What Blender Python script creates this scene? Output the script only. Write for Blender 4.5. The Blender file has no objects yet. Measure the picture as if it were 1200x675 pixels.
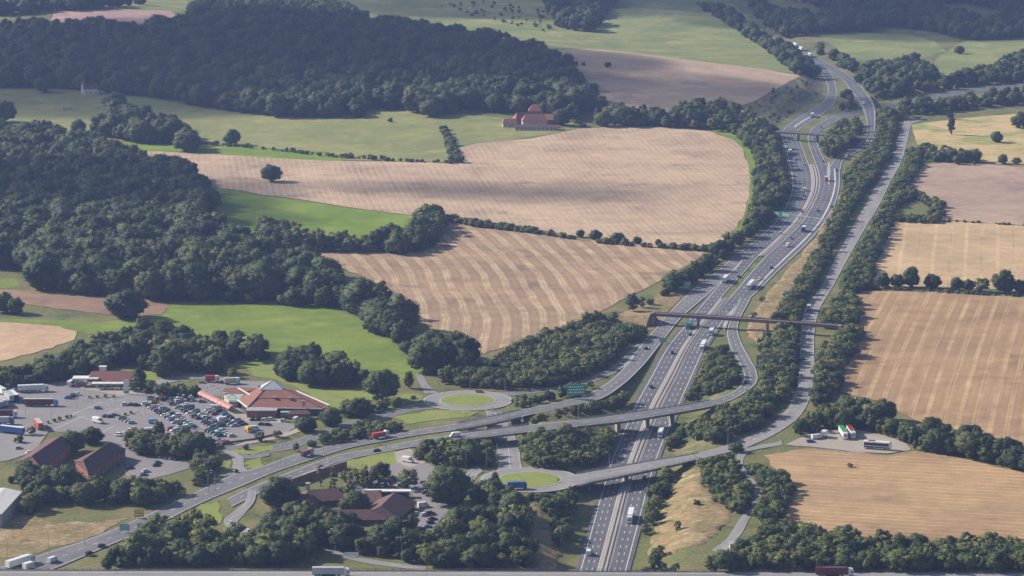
import bpy, bmesh, math, random
import numpy as np
from mathutils import Vector, Matrix
from mathutils.geometry import delaunay_2d_cdt

random.seed(7)
rng = np.random.default_rng(7)
scene = bpy.context.scene
COL = scene.collection

# ------------------------------------------------------------------ camera
CAM_H = 410.0          # metres above the valley floor
FPX = 3600.0           # focal length in photo pixels (photo is 1200 x 675)
TH = math.atan(687.5 / FPX)
cam_data = bpy.data.cameras.new('camera')
cam_data.sensor_width = 36.0
cam_data.lens = 36.0 * FPX / 1200.0
cam_data.clip_start = 1.0
cam_data.clip_end = 30000.0
cam = bpy.data.objects.new('camera', cam_data)
cam.location = (0, 0, CAM_H)
cam.rotation_euler = (math.pi / 2 - TH, 0, 0)
COL.objects.link(cam)
scene.camera = cam

# ------------------------------------------------------------------ world, sun, exposure
SUN_EL = math.radians(31.0)
SUN_DIR = Vector((-0.93, 0.37, 0)).normalized()      # towards the sun, on the map
world = bpy.data.worlds.new('World')
scene.world = world
world.use_nodes = True
wn = world.node_tree.nodes
wl = world.node_tree.links
wn.clear()
sky = wn.new('ShaderNodeTexSky')
sky.sky_type = 'NISHITA'
sky.sun_disc = False
sky.sun_elevation = SUN_EL
sky.sun_rotation = math.atan2(SUN_DIR.x, SUN_DIR.y)
sky.air_density = 1.0
sky.dust_density = 1.5
bg = wn.new('ShaderNodeBackground')
bg.inputs['Strength'].default_value = 0.08
wo = wn.new('ShaderNodeOutputWorld')
wl.new(sky.outputs[0], bg.inputs[0])
wl.new(bg.outputs[0], wo.inputs[0])
sun_data = bpy.data.lights.new('sun', 'SUN')
sun_data.energy = 5.0
sun_data.angle = math.radians(0.55)
sun_data.color = (1.0, 0.925, 0.81)
sun = bpy.data.objects.new('sun', sun_data)
sd = Vector((SUN_DIR.x * math.cos(SUN_EL), SUN_DIR.y * math.cos(SUN_EL), math.sin(SUN_EL)))
sun.rotation_euler = sd.to_track_quat('Z', 'Y').to_euler()
COL.objects.link(sun)

scene.view_settings.view_transform = 'Standard'
scene.view_settings.look = 'None'
scene.view_settings.exposure = 0.52
scene.view_settings.gamma = 1.0
scene.view_settings.use_curve_mapping = False
scene.render.engine = 'CYCLES'
scene.cycles.max_bounces = 5
scene.cycles.diffuse_bounces = 2
scene.cycles.glossy_bounces = 2
scene.cycles.transmission_bounces = 2
scene.cycles.volume_bounces = 0
scene.cycles.use_denoising = True
scene.cycles.caustics_reflective = False
scene.cycles.caustics_refractive = False

# ------------------------------------------------------------------ pixel -> world
CT, ST = math.cos(TH), math.sin(TH)

def ray(px, py):
    u = px - 600.0
    v = 337.5 - py
    return (u, FPX * CT + v * ST, -FPX * ST + v * CT)

def PZ(px, py, z=0.0):
    """the point of the horizontal plane at height z that this pixel looks at"""
    d = ray(px, py)
    t = (z - CAM_H) / d[2]
    return Vector((d[0] * t, d[1] * t, z))

def to_px(x, y, z):
    dz = z - CAM_H
    f = y * CT - dz * ST
    up = y * ST + dz * CT
    return 600 + FPX * x / f, 337.5 - FPX * up / f

def mpp(y, z=0.0):
    """photo pixels per metre at this depth"""
    return FPX / (y * CT - (z - CAM_H) * ST)

# ------------------------------------------------------------------ object helpers
def tag(o, label=None, cat=None, group=None, kind=None):
    if label: o['label'] = label
    if cat: o['category'] = cat
    if group: o['group'] = group
    if kind: o['kind'] = kind
    return o

def link(name, data, parent=None, mat=None):
    o = bpy.data.objects.new(name, data)
    COL.objects.link(o)
    if parent is not None: o.parent = parent
    if mat is not None and data is not None and len(data.materials) == 0:
        data.materials.append(mat)
    return o

def thing(name, label, cat, loc=(0, 0, 0), rz=0.0, group=None, scale=1.0):
    o = bpy.data.objects.new(name, None)
    COL.objects.link(o)
    o.empty_display_size = 1
    o.location = loc
    o.rotation_euler = (0, 0, rz)
    if scale != 1.0: o.scale = (scale,) * 3
    return tag(o, label, cat, group)

class MB:
    """collects geometry for one mesh"""
    def __init__(s):
        s.v = []; s.f = []; s.m = []
    def add(s, vs, fs, mi=0):
        n = len(s.v)
        s.v += [tuple(q) for q in vs]
        s.f += [tuple(i + n for i in f) for f in fs]
        s.m += [mi] * len(fs)
        return s
    def box(s, x0, x1, y0, y1, z0, z1, mi=0):
        vs = [(x, y, z) for z in (z0, z1) for y in (y0, y1) for x in (x0, x1)]
        return s.add(vs, [(0, 2, 3, 1), (4, 5, 7, 6), (0, 1, 5, 4), (1, 3, 7, 5), (3, 2, 6, 7), (2, 0, 4, 6)], mi)
    def loft(s, secs, mi=0, cap=True):
        """secs: list of rings (same count of points), closed rings"""
        k = len(secs[0]); vs = [p for r in secs for p in r]; fs = []
        for i in range(len(secs) - 1):
            for j in range(k):
                a = i * k + j; b = i * k + (j + 1) % k
                fs.append((a, b, b + k, a + k))
        if cap:
            fs.append(tuple(range(k))[::-1])
            fs.append(tuple((len(secs) - 1) * k + j for j in range(k)))
        return s.add(vs, fs, mi)
    def cyl(s, p, q, r0, r1=None, n=8, mi=0, cap=True):
        p = Vector(p); q = Vector(q); r1 = r0 if r1 is None else r1
        d = (q - p).normalized()
        a = d.orthogonal().normalized(); b = d.cross(a)
        ring = lambda c, r: [c + a * (r * math.cos(2 * math.pi * i / n)) + b * (r * math.sin(2 * math.pi * i / n)) for i in range(n)]
        return s.loft([ring(p, r0), ring(q, r1)], mi, cap)
    def mesh(s, name, mats=(), smooth=False):
        me = bpy.data.meshes.new(name)
        me.from_pydata(s.v, [], s.f)
        for m in mats: me.materials.append(m)
        if any(s.m): me.polygons.foreach_set('material_index', s.m)
        if smooth: me.polygons.foreach_set('use_smooth', [True] * len(s.f))
        me.update()
        return me
    def build(s, name, mat, parent=None, smooth=False):
        return link(name, s.mesh(name, [mat] if not isinstance(mat, (list, tuple)) else mat, smooth), parent)

# ------------------------------------------------------------------ materials
def srgb(r, g, b):
    f = lambda c: (c / 255 / 12.92) if c / 255 <= 0.04045 else ((c / 255 + 0.055) / 1.055) ** 2.4
    return (f(r), f(g), f(b), 1.0)

MATS = {}
class NT:
    def __init__(s, name):
        s.mat = bpy.data.materials.new(name)
        s.mat.use_nodes = True
        s.n = s.mat.node_tree.nodes; s.l = s.mat.node_tree.links
        s.n.clear()
        s.out = s.n.new('ShaderNodeOutputMaterial')
        s.bsdf = s.n.new('ShaderNodeBsdfPrincipled')
        s.l.new(s.bsdf.outputs[0], s.out.inputs[0])
        s.tc = s.n.new('ShaderNodeTexCoord')
    def put(s, sock, v):
        if hasattr(v, 'is_output'): s.l.new(v, sock)
        else: sock.default_value = v
    def noise(s, scale, detail=4.0, rough=0.55, vec=None, dist=0.0):
        t = s.n.new('ShaderNodeTexNoise')
        t.inputs['Scale'].default_value = scale
        t.inputs['Detail'].default_value = detail
        t.inputs['Roughness'].default_value = rough
        t.inputs['Distortion'].default_value = dist
        s.l.new(vec if vec is not None else s.tc.outputs['Object'], t.inputs['Vector'])
        return t.outputs['Fac']
    def ramp(s, fac, a, b):
        """0 below a, 1 above b, smooth"""
        m = s.n.new('ShaderNodeMapRange')
        m.interpolation_type = 'SMOOTHSTEP'
        m.inputs[1].default_value = a; m.inputs[2].default_value = b
        s.l.new(fac, m.inputs[0])
        return m.outputs[0]
    def math(s, op, a, b=0.0, c=0.0):
        m = s.n.new('ShaderNodeMath'); m.operation = op
        for i, v in enumerate((a, b, c)): s.put(m.inputs[i], v)
        return m.outputs[0]
    def mix(s, fac, a, b, mode='MIX'):
        m = s.n.new('ShaderNodeMix'); m.data_type = 'RGBA'; m.blend_type = mode
        s.put(m.inputs[0], fac); s.put(m.inputs[6], a); s.put(m.inputs[7], b)
        return m.outputs[2]
    def bump(s, h, strength=0.5, dist=0.3):
        b = s.n.new('ShaderNodeBump')
        b.inputs['Strength'].default_value = strength
        b.inputs['Distance'].default_value = dist
        s.l.new(h, b.inputs['Height'])
        s.l.new(b.outputs[0], s.bsdf.inputs['Normal'])
    def fin(s, col, rough=0.8, spec=0.3, metal=0.0):
        s.put(s.bsdf.inputs['Base Color'], col)
        s.put(s.bsdf.inputs['Roughness'], rough)
        s.bsdf.inputs['Specular IOR Level'].default_value = spec
        s.bsdf.inputs['Metallic'].default_value = metal
        return s.mat

def plain(name, col, rough=0.6, spec=0.4, metal=0.0, var=0.12, scale=0.6):
    if name in MATS: return MATS[name]
    t = NT(name)
    c2 = tuple(c * (1 - var * 2) for c in col[:3]) + (1,)
    n = t.noise(scale, 3)
    MATS[name] = t.fin(t.mix(t.ramp(n, 0.3, 0.7), c2, col), rough, spec, metal)
    return MATS[name]

def mottled(name, cols, scales, rough=0.9, fine=None, bump=0.0):
    """cols: base then overlays; scales: (noise scale, lo, hi) for each overlay"""
    if name in MATS: return MATS[name]
    t = NT(name)
    c = cols[0]
    for cc, (sc, lo, hi) in zip(cols[1:], scales):
        c = t.mix(t.ramp(t.noise(sc, 5, 0.6), lo, hi), c, cc)
    if fine:
        n = t.noise(fine[0], 3, 0.7)
        c = t.mix(fine[1], c, t.mix(n, (0.0, 0.0, 0.0, 1), (1, 1, 1, 1)), 'OVERLAY')
    if bump: t.bump(t.noise(0.6, 4, 0.7), bump, 0.4)
    MATS[name] = t.fin(c, rough, 0.15)
    return MATS[name]

def field_mat(name, base, alt, patch, center, layers, seed=0.0, patch_amt=(0.5, 0.75), wob=3.0, fine=0.35):
    """arable field: base/alt large mottling, patch blotches, then rows laid round a far centre
    layers: (period m, duty, colour, strength, break-up scale)"""
    t = NT(name)
    geo = t.tc.outputs['Object']
    mp = t.n.new('ShaderNodeMapping'); mp.inputs['Location'].default_value = (seed, seed * 0.7, 0)
    t.l.new(geo, mp.inputs[0]); vec = mp.outputs[0]
    c = t.mix(t.ramp(t.noise(0.011, 5, 0.6, vec), 0.35, 0.65), base, alt)
    c = t.mix(t.ramp(t.noise(0.02, 6, 0.65, vec), *patch_amt), c, patch)
    dn = t.n.new('ShaderNodeVectorMath'); dn.operation = 'DISTANCE'
    t.l.new(geo, dn.inputs[0]); dn.inputs[1].default_value = (center[0], center[1], 0)
    wobn = t.noise(0.008, 3, 0.5, vec)
    d = t.math('MULTIPLY_ADD', wobn, wob, dn.outputs['Value'])
    for (per, duty, col, st, br) in layers:
        fr = t.math('PINGPONG', d, per / 2)
        e = per / 2 * duty
        band = t.ramp(fr, e * 1.5, e * 0.6)
        bk = t.ramp(t.noise(br, 4, 0.65, vec), 0.25, 0.7)
        c = t.mix(t.math('MULTIPLY', t.math('MULTIPLY', band, bk), st), c, col)
    n = t.noise(0.9, 4, 0.75, vec)
    c = t.mix(fine, c, t.mix(n, (0, 0, 0, 1), (1, 1, 1, 1)), 'OVERLAY')
    n2 = t.noise(0.07, 6, 0.75, vec)
    c = t.mix(fine * 1.2, c, t.mix(n2, (0, 0, 0, 1), (1, 1, 1, 1)), 'OVERLAY')
    return t.fin(c, 0.95, 0.1)
# ------------------------------------------------------------------ road layout (photo pixels -> world by height)
def sstep(a, b, x):
    t = min(1.0, max(0.0, (x - a) / (b - a)))
    return t * t * (3 - 2 * t)

def mz(py):                       # the motorway drops into a cutting towards the junction
    return -6.0 * sstep(395, 505, py)

def catmull(P, n):
    """P: list of numpy vectors; n samples per span"""
    P = [np.asarray(p, float) for p in P]
    Q = [2 * P[0] - P[1]] + P + [2 * P[-1] - P[-2]]
    out = []
    for i in range(1, len(Q) - 2):
        p0, p1, p2, p3 = Q[i - 1], Q[i], Q[i + 1], Q[i + 2]
        for k in range(n):
            t = k / n
            out.append(0.5 * (2 * p1 + (p2 - p0) * t + (2 * p0 - 5 * p1 + 4 * p2 - p3) * t * t + (3 * p1 - p0 - 3 * p2 + p3) * t ** 3))
    out.append(P[-1])
    return out

ROADS = {}
def road(name, st, carve=True, n=6):
    """st: (Lx, Ly, Rx, Ry, z[, 1 when on a bridge])"""
    rows = []; fl = []
    for s in st:
        z = mz((s[1] + s[3]) / 2) if s[4] is None else s[4]
        l = PZ(s[0], s[1], z); r = PZ(s[2], s[3], z)
        rows.append(np.array([l.x, l.y, r.x, r.y, z]))
        fl.append(s[5] if len(s) > 5 else 0)
    sm = catmull(rows, n)
    flags = [fl[min(i // n, len(fl) - 1)] for i in range(len(sm))]
    flags[-1] = fl[-2] if len(fl) > 1 else 0
    L = np.array([[q[0], q[1], q[4]] for q in sm]); R = np.array([[q[2], q[3], q[4]] for q in sm])
    C = (L + R) / 2
    ROADS[name] = dict(L=L, R=R, C=C, fl=np.array(flags), carve=carve, w=np.linalg.norm((R - L)[:, :2], axis=1) / 2)
    return ROADS[name]

def rows(ys, ls, rs, z=None):
    return [(l, y, r, y, z) for y, l, r in zip(ys, ls, rs)]

# motorway: left carriageway (traffic going away), right carriageway (coming on)
road('away_lower', rows([735, 700, 666, 621, 576, 541, 510, 477, 440, 407.5, 384, 367, 340, 318, 300],
                        [656, 666, 676, 688.5, 701, 712, 725, 739.5, 760, 778, 797.5, 811, 834, 852, 866],
                        [682.5, 692, 701.4, 713.7, 726, 737, 748.5, 762, 782, 799.6, 816.5, 830.7, 852.5, 873, 889]))
road('away_upper', rows([300, 282, 264, 250, 238, 227, 215, 203, 192, 176, 166],
                        [858, 882, 903, 914, 921, 925, 926, 925, 922.5, 919, 916],
                        [889, 909, 927, 938, 945, 950, 952, 951, 948, 942, 938])
     + [(914, 159, 934, 159, None), (917, 151, 936, 152, None), (928, 141.5, 944, 146.5, None), (947, 130, 961, 135.5, None),
        (963, 119, 975, 124, None), (969, 110, 980, 112, None), (969, 100, 979.5, 101, None), (963, 88, 975.5, 87.5, None), (951, 71, 961, 72, None)])
road('oncoming_lower', rows([735, 700, 666, 621, 576, 541, 510, 477, 440, 407.5, 384, 367, 350],
                            [694.5, 704, 713.6, 725, 736, 748.5, 760.5, 774, 793, 808, 824.5, 839.6, 854],
                            [721, 730, 739, 751, 763, 772.5, 784.5, 799, 815, 830, 845, 858, 879]))
road('oncoming_upper', rows([350, 337, 318, 300, 282, 264, 250, 238, 227, 215, 203, 193],
                            [854, 865, 881, 897, 917, 936, 946, 953, 957.5, 960, 959, 955.5],
                            [879, 893, 912, 931.5, 950, 965, 974, 979.5, 983, 985, 985, 984.5]))
road('branch_far', [(955.5, 193, 969.5, 193, 0), (949.5, 177, 962, 177, 0), (946, 162, 957.5, 162, 0), (950, 152, 962, 152.5, 0), (963, 142, 975, 144.5, 0),
                    (984, 133.6, 990, 138, 0), (1006, 129.5, 1009, 134.5, 0), (1040, 123, 1042, 128.5, 0), (1062, 116, 1064, 121.5, 0), (1130, 105, 1132, 110, 0), (1215, 95, 1216, 100, 0)], n=5)
road('slip_far', [(971, 196, 985, 200, 0.1), (977, 188, 988, 189, 0.1), (988, 181, 999, 181, 0.1), (1003, 172.5, 1013, 173.5, 0.5), (1013, 162, 1023, 163.5, 1.5), (1016, 146, 1025.5, 146, 4, 1),
                  (1010, 124, 1024, 123, 5, 1), (996, 105, 1012, 104, 3), (980, 88, 995, 88, 1), (951, 70, 966, 71.5, 0.2), (942, 61.5, 950, 62, 0.2), (926, 51.5, 932, 50.5, 0.2), (905, 44, 908, 42, 0.2), (880, 36, 882, 34, .2)])
# slip leaving the oncoming carriageway, round the loop and over the motorway (lower link)
road('link_lower', [(867, 350, 879.6, 350.7, 0.06), (856, 374, 867, 374, 0.06), (851.5, 390, 865, 389, 0.1), (855, 406, 870.7, 405, 0.2), (864, 422, 879.6, 421, 0.4), (871, 437, 886.7, 435, 0.7), (870, 447, 887, 448, 1.0),
                    (862, 457, 877, 457, 1.4), (848, 463.5, 859, 468, 1.8), (827, 470, 832, 476.5, 2.2, 1), (790, 476.4, 791, 484, 2.6, 1), (733, 484.6, 733, 493.3, 3.0, 1), (684, 491, 684, 499, 3.4), (640, 495.8, 640, 504, 3.8),
                    (613, 498.9, 613, 507, 4.0, 1), (575, 503.4, 575, 511.5, 4.0, 1), (550, 506.6, 550, 514.6, 3.6), (489, 515.2, 489, 523, 2.0), (446, 524, 446, 530.5, 0.9), (400, 532, 400, 540.5, 0.3), (368, 542, 372, 550, 0.15), (336, 554, 340, 562.5, 0.12), (300, 568, 306, 577, 0.12), (266, 584, 272, 594, 0.12)])
# upper link: from the motorway's left slip down to the dual carriageway
road('link_upper', [(860, 300, 872, 303, 0.08), (840, 318, 857, 320, 0.08), (814, 337, 838, 337, 0.08), (806.7, 343.6, 830, 345, 0.08), (785, 365, 801, 370, 0.1), (767, 386, 785, 389, 0.1), (750, 405, 768, 411, 0.1), (736, 425, 754, 428, 0.15), (716, 445, 731, 450, 0.3), (690, 461, 705, 467, 0.8),
                    (666.7, 468.6, 672, 474.5, 1.5), (640, 474.2, 642, 481.5, 2.4), (604, 481.5, 604, 490, 3.4, 1), (578, 487.6, 578, 496, 3.8, 1), (542, 495, 542, 502.5, 3.6), (489, 503.8, 489, 510, 2.2), (432, 513.7, 433, 520, 0.9), (400, 519.5, 402, 527, 0.3), (348, 531.6, 352, 543, 0.12), (309, 545.8, 320, 554, 0.12), (273, 555.5, 285, 569, 0.12),
                    (220, 581, 235, 590, 0.12), (165, 606, 180, 617, 0.12), (110, 629, 124, 641, 0.12), (40, 652, 60, 668, 0.12), (-40, 676, -20, 695, 0.12)])
# slip from the far link down to the small roundabout
road('slip_roundabout', [(748, 402, 754, 407, 0.06), (720, 428, 728, 432, 0.1), (702, 438, 712, 441, 0.1), (666.7, 452, 672, 455, 0.1), (632, 456, 634, 459.5, 0.1), (604, 459.5, 604, 463, 0.1), (580, 459, 578, 463, 0.1)], carve=False)
# old road on the right
road('side_road', [(1060, 141, 1068, 145, 0.1), (1057, 150, 1066, 152, 0.1), (1051, 165, 1063, 168, 0.1), (1044, 190, 1055, 192, 0.1), (1030, 212, 1043, 214, 0.1), (1014, 240, 1030, 241, 0.1), (998, 268, 1013, 269, 0.1), (978, 305, 992, 306, 0.1), (963, 335, 976, 336, 0.1),
                   (944, 360, 961, 361, 0.1), (939, 385, 955, 386, 0.1), (937, 415, 954, 416, 0.1), (936, 440, 953.5, 442, 0.1), (931, 463, 949, 467, 0.1), (920, 482, 936, 489, 0.1), (897, 502, 908, 509, 0.1), (866, 517, 874, 525, 0.15)])
road('bridge_approach', [(866, 517, 874, 525, 0.15), (840, 525, 843, 532.5, 0.3), (812, 532, 814, 539, 0.45, 1), (770, 539, 771, 549, 0.5, 1), (725, 547, 726, 558.5, 0.5, 1), (693, 552.5, 693, 565, 0.5, 1), (678, 555.5, 678, 569, 0.3), (662, 558, 662, 567, 0.2)])
# under the links, from the near roundabout to the far one
road('underpass', [(584, 553, 613, 553, 0.1), (585, 540, 609, 541, -0.6), (584, 527, 608, 528, -1.6), (580, 512, 603, 513, -2.2), (576, 500, 597, 501, -2.2), (573, 490, 592, 491, -1.2), (570, 481, 586, 482, 0.1)])
# lane out of the far roundabout into the fields, and the road to the services
road('farm_lane', [(498, 461, 514, 461, 0.1), (493, 452, 503, 452, 0.1), (489, 445, 499, 445, 0.1), (487, 438, 494, 438, 0.1)], carve=False)
road('services_road', [(498, 471.5, 516, 478, 0.1), (476.4, 476.5, 486, 481, 0.1), (452, 483, 462, 487.5, 0.1), (427, 489.5, 443, 493, 0.1), (395, 499, 402, 504, 0.1), (360, 511, 366, 517, 0.1), (333, 519.5, 341, 526, 0.1), (316, 523, 316, 530, 0.1)], carve=False)
road('services_link', [(300, 521.5, 302, 527, 0.1), (280, 521.5, 281, 526, 0.1), (262, 524, 263, 531, 0.1)], carve=False)
road('services_back', [(316, 527.5, 316, 534, 0.1), (300, 532, 301, 537, 0.1), (283, 532, 287, 537.5, 0.1), (268, 530, 272, 536, 0.1)], carve=False)
road('services_exit', [(258, 526, 276, 530, 0.1), (270, 535, 285, 537, 0.1), (273, 544, 286, 546, 0.1), (268, 553, 292, 552, 0.1), (258, 559, 300, 550, 0.09)], carve=False)
road('track', [(868, 527, 876, 531, 0.1), (863, 537, 871, 539, 0.1), (866, 549, 873, 550, 0.1), (876, 561, 883, 562, 0.1), (884, 575, 891, 576, 0.1), (882, 592, 891, 594, 0.1), (868, 606, 879, 607, 0.1), (858, 622, 870, 624, 0.1), (850, 633, 860, 636, 0.1), (833, 645, 846, 650, 0.1)], carve=False)
road('park_lane', [(872, 526, 876, 529, 0.1), (893, 521, 897, 525, 0.1), (908, 519, 914, 522, 0.1), (916, 515.5, 917, 521.5, 0.1)], carve=False)
road('field_lane', [(1060, 142, 1067, 145.5, 0.1), (1080, 137.5, 1083, 141, 0.1), (1110, 134.5, 1112, 137.5, 0.1), (1160, 128, 1161, 131, 0.1), (1215, 122, 1216, 125, 0.1)], carve=False)
# foreground viaduct road along the bottom edge of the picture
road('foreground', [(-120, 668.5, -120, 700, 3), (60, 669, 60, 700, 3), (300, 669.5, 300, 700, 3), (560, 670, 560, 700, 3), (640, 670.2, 640, 700, 3, 1), (700, 670.3, 700, 700, 3, 1), (770, 670.6, 770, 700, 3), (1000, 671, 1000, 700, 3), (1320, 672, 1320, 700, 3)])
road('hotel_road', [(560, 546, 566, 553, 0.1), (548, 553, 560, 557, 0.1), (543, 566, 553, 568, 0.1), (536, 576, 549, 580, 0.1), (522, 590, 534, 594, 0.1), (515, 600, 525, 603, .1)], carve=False)
road('lower_lane', [(375, 640, 380, 645, 0.1), (400, 648, 404, 654, 0.1), (430, 655, 434, 661, 0.1), (470, 661, 472, 666, 0.1), (500, 664, 500, 669, 0.1)], carve=False)
road('exit_lane', [(291, 574, 301, 574, 0.1), (287, 588, 298, 588, 0.1), (273, 600, 287, 602, 0.1), (262, 610, 278, 614, 0.1), (268, 620, 290, 622, 0.1), (285, 626, 300, 628, 0.1)], carve=False)
road('upper_lane', [(180, 447, 186, 451, 0.1), (215, 441, 222, 445, 0.1), (245, 440, 248, 445, 0.1), (275, 446, 278, 452, 0.1), (300, 447, 303, 452, 0.1), (322, 447, 324, 453, 0.1)], carve=False)

# ------------------------------------------------------------------ terrain height grid
FX = np.unique(np.concatenate([np.array([-7000, -5000, -3500, -2500, -1800, -1400, -1150, -950]), np.arange(-800, 801, 6.0), np.array([950, 1150, 1400, 1800, 2500, 3500, 5000, 7000])]))
FY = np.unique(np.concatenate([np.array([-1500, -800, -200, 300, 700, 950, 1150, 1260]), np.arange(1330, 4500, 6.0), np.array([4550, 4650, 4800, 5000, 5300, 5700, 6300, 7000, 8000, 9500])]))
GX, GY = np.meshgrid(FX, FY)

def relief(x, y):
    """large forms: wooded hill on the left, far slope rising"""
    # ridge along a line
    ax, ay, bx, by = -760.0, 3900.0, 40.0, 3330.0
    dx, dy = bx - ax, by - ay
    L2 = dx * dx + dy * dy
    t = np.clip(((x - ax) * dx + (y - ay) * dy) / L2, -1.5, 1.0)
    qx, qy = ax + t * dx, ay + t * dy
    d2 = (x - qx) ** 2 + (y - qy) ** 2
    hump = 42.0 * np.exp(-d2 / (2 * 190.0 ** 2)) * (1 - 0.55 * np.clip(t, 0, 1) ** 2)
    far = 0.5 * np.clip(y - 3650, 0, None) ** 2 / 9000.0
    far = np.where(y > 4100, 0.5 * 450.0 ** 2 / 9000 + (np.clip(y, None, 6500) - 4100) * 0.05, far)
    roll = 1.6 * np.sin(x / 130.0 + 0.6) * np.sin(y / 210.0)
    keep = np.clip((np.abs(x - 0.11 * y + 40) - 190) / 260, 0, 1) * np.clip((y - 1950) / 300, 0, 1)
    return hump + far + roll * keep

GH = relief(GX, GY)

def seg_field(C, w, fl, pad):
    """distance of every grid point in the neighbourhood to the road's edge and the road's height there"""
    x0, x1 = C[:, 0].min() - pad, C[:, 0].max() + pad
    y0, y1 = C[:, 1].min() - pad, C[:, 1].max() + pad
    ix = np.where((FX > x0) & (FX < x1))[0]; iy = np.where((FY > y0) & (FY < y1))[0]
    sl = np.ix_(iy, ix)
    X, Y = GX[sl], GY[sl]
    best = np.full(X.shape, 1e9); bz = np.zeros(X.shape)
    for i in range(len(C) - 1):
        if fl[i]: continue
        ax, ay, az = C[i]; bx, by, bz_ = C[i + 1]
        dx, dy = bx - ax, by - ay
        L2 = dx * dx + dy * dy + 1e-6
        t = np.clip(((X - ax) * dx + (Y - ay) * dy) / L2, 0, 1)
        d = np.hypot(X - ax - t * dx, Y - ay - t * dy) - (w[i] * (1 - t) + w[i + 1] * t)
        m = d < best
        best = np.where(m, d, best); bz = np.where(m, az + t * (bz_ - az), bz)
    return sl, best, bz

CUTS = ('away_lower', 'oncoming_lower', 'underpass')
for nm in ('link_lower', 'link_upper', 'slip_far', 'foreground', 'bridge_approach'):      # embankments
    r = ROADS[nm]
    sl, d, z = seg_field(r['C'], r['w'], r['fl'], 60)
    h = GH[sl]
    GH[sl] = np.where(d < 5, np.maximum(h, z - 0.35), np.maximum(h, z - 0.35 - (d - 5) * 0.5))
    lo = (d < 8) & (GH[sl] > z - 0.3)
    GH[sl] = np.where(lo, z - 0.35, GH[sl])
for nm in CUTS:                                                                            # cuttings
    r = ROADS[nm]
    sl, d, z = seg_field(r['C'], r['w'], r['fl'] * 0, 60)
    h = GH[sl]
    sl_ = 0.38 if nm != 'underpass' else 0.9
    GH[sl] = np.minimum(h, z - 0.35 + np.clip(d - 8, 0, None) * sl_)
for nm in ('away_upper', 'oncoming_upper', 'branch_far', 'side_road'):                     # level beds
    r = ROADS[nm]
    sl, d, z = seg_field(r['C'], r['w'], r['fl'] * 0, 60)
    h = GH[sl]
    GH[sl] = np.where(d < 9, np.minimum(h, z - 0.25), h)
    GH[sl] = np.where(d > 9, np.minimum(GH[sl], z - 0.25 + (d - 9) * 0.4), GH[sl])

def hgt(x, y):
    """bilinear ground height, arrays or scalars"""
    i = np.clip(np.searchsorted(FX, x) - 1, 0, len(FX) - 2); j = np.clip(np.searchsorted(FY, y) - 1, 0, len(FY) - 2)
    tx = (x - FX[i]) / (FX[i + 1] - FX[i]); ty = (y - FY[j]) / (FY[j + 1] - FY[j])
    return (GH[j, i] * (1 - tx) + GH[j, i + 1] * tx) * (1 - ty) + (GH[j + 1, i] * (1 - tx) + GH[j + 1, i + 1] * tx) * ty

YS = np.arange(1250.0, 6500.0, 3.0)
def G(px, py, up=0.0):
    """ground point this pixel looks at (or a point `up` metres above the ground)"""
    d = ray(px, py)
    t = YS / d[1]
    x = d[0] * t; z = CAM_H + d[2] * t
    diff = z - (hgt(x, YS) + up)
    k = np.argmax(diff < 0)
    if diff[k] >= 0: k = len(YS) - 1
    k = max(k, 1)
    a, b = diff[k - 1], diff[k]
    f = a / (a - b) if a != b else 0
    y = YS[k - 1] + f * 3.0
    tt = y / d[1]
    return Vector((d[0] * tt, y, float(hgt(d[0] * tt, y))))

# ------------------------------------------------------------------ ground sheet
M_GROUND = mottled('rough_grass', [(0.135, 0.142, 0.05, 1), (0.21, 0.175, 0.085, 1), (0.075, 0.105, 0.032, 1), (0.16, 0.165, 0.055, 1)],
                   [(0.02, 0.45, 0.62), (0.035, 0.5, 0.64), (0.2, 0.45, 0.7)], fine=(0.5, 0.75))
def make_ground():
    ny, nx = GX.shape
    co = np.stack([GX, GY, GH], -1).reshape(-1, 3)
    idx = np.arange(ny * nx).reshape(ny, nx)
    q = np.stack([idx[:-1, :-1], idx[:-1, 1:], idx[1:, 1:], idx[1:, :-1]], -1).reshape(-1, 4)
    me = bpy.data.meshes.new('ground')
    me.vertices.add(len(co)); me.vertices.foreach_set('co', co.ravel())
    me.loops.add(q.size); me.loops.foreach_set('vertex_index', q.ravel().astype(np.int32))
    me.polygons.add(len(q)); me.polygons.foreach_set('loop_start', np.arange(0, q.size, 4, dtype=np.int32))
    me.polygons.foreach_set('use_smooth', np.ones(len(q), dtype=bool))
    me.update(calc_edges=True); me.validate()
    o = link('ground', me, None, M_GROUND)
    tag(o, 'rough green and straw coloured grassland between the fields and roads', kind='structure')
make_ground()

# ------------------------------------------------------------------ draped sheets (fields, yards, verges)
def smooth_px(poly, n=4):
    if n <= 1: return poly
    P = [np.array(p, float) for p in poly]
    out = []; m = len(P)
    for i in range(m):
        p0, p1, p2, p3 = P[i - 1], P[i], P[(i + 1) % m], P[(i + 2) % m]
        for k in range(n):
            t = k / n
            # gentle rounding only
            q = 0.5 * (2 * p1 + (p2 - p0) * t * 0.5 + 0) if False else p1 + (p2 - p1) * t
            out.append(q)
    return out

def inside(poly, x, y):
    c = False; j = len(poly) - 1
    for i in range(len(poly)):
        xi, yi = poly[i]; xj, yj = poly[j]
        if (yi > y) != (yj > y) and x < (xj - xi) * (y - yi) / (yj - yi) + xi: c = not c
        j = i
    return c

def inside_np(poly, X, Y):
    P = np.asarray(poly, float); c = np.zeros(X.shape, bool)
    x2, y2 = np.roll(P[:, 0], 1), np.roll(P[:, 1], 1)
    for xi, yi, xj, yj in zip(P[:, 0], P[:, 1], x2, y2):
        if yi == yj: continue
        c ^= ((yi > Y) != (yj > Y)) & (X < (xj - xi) * (Y - yi) / (yj - yi) + xi)
    return c

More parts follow.
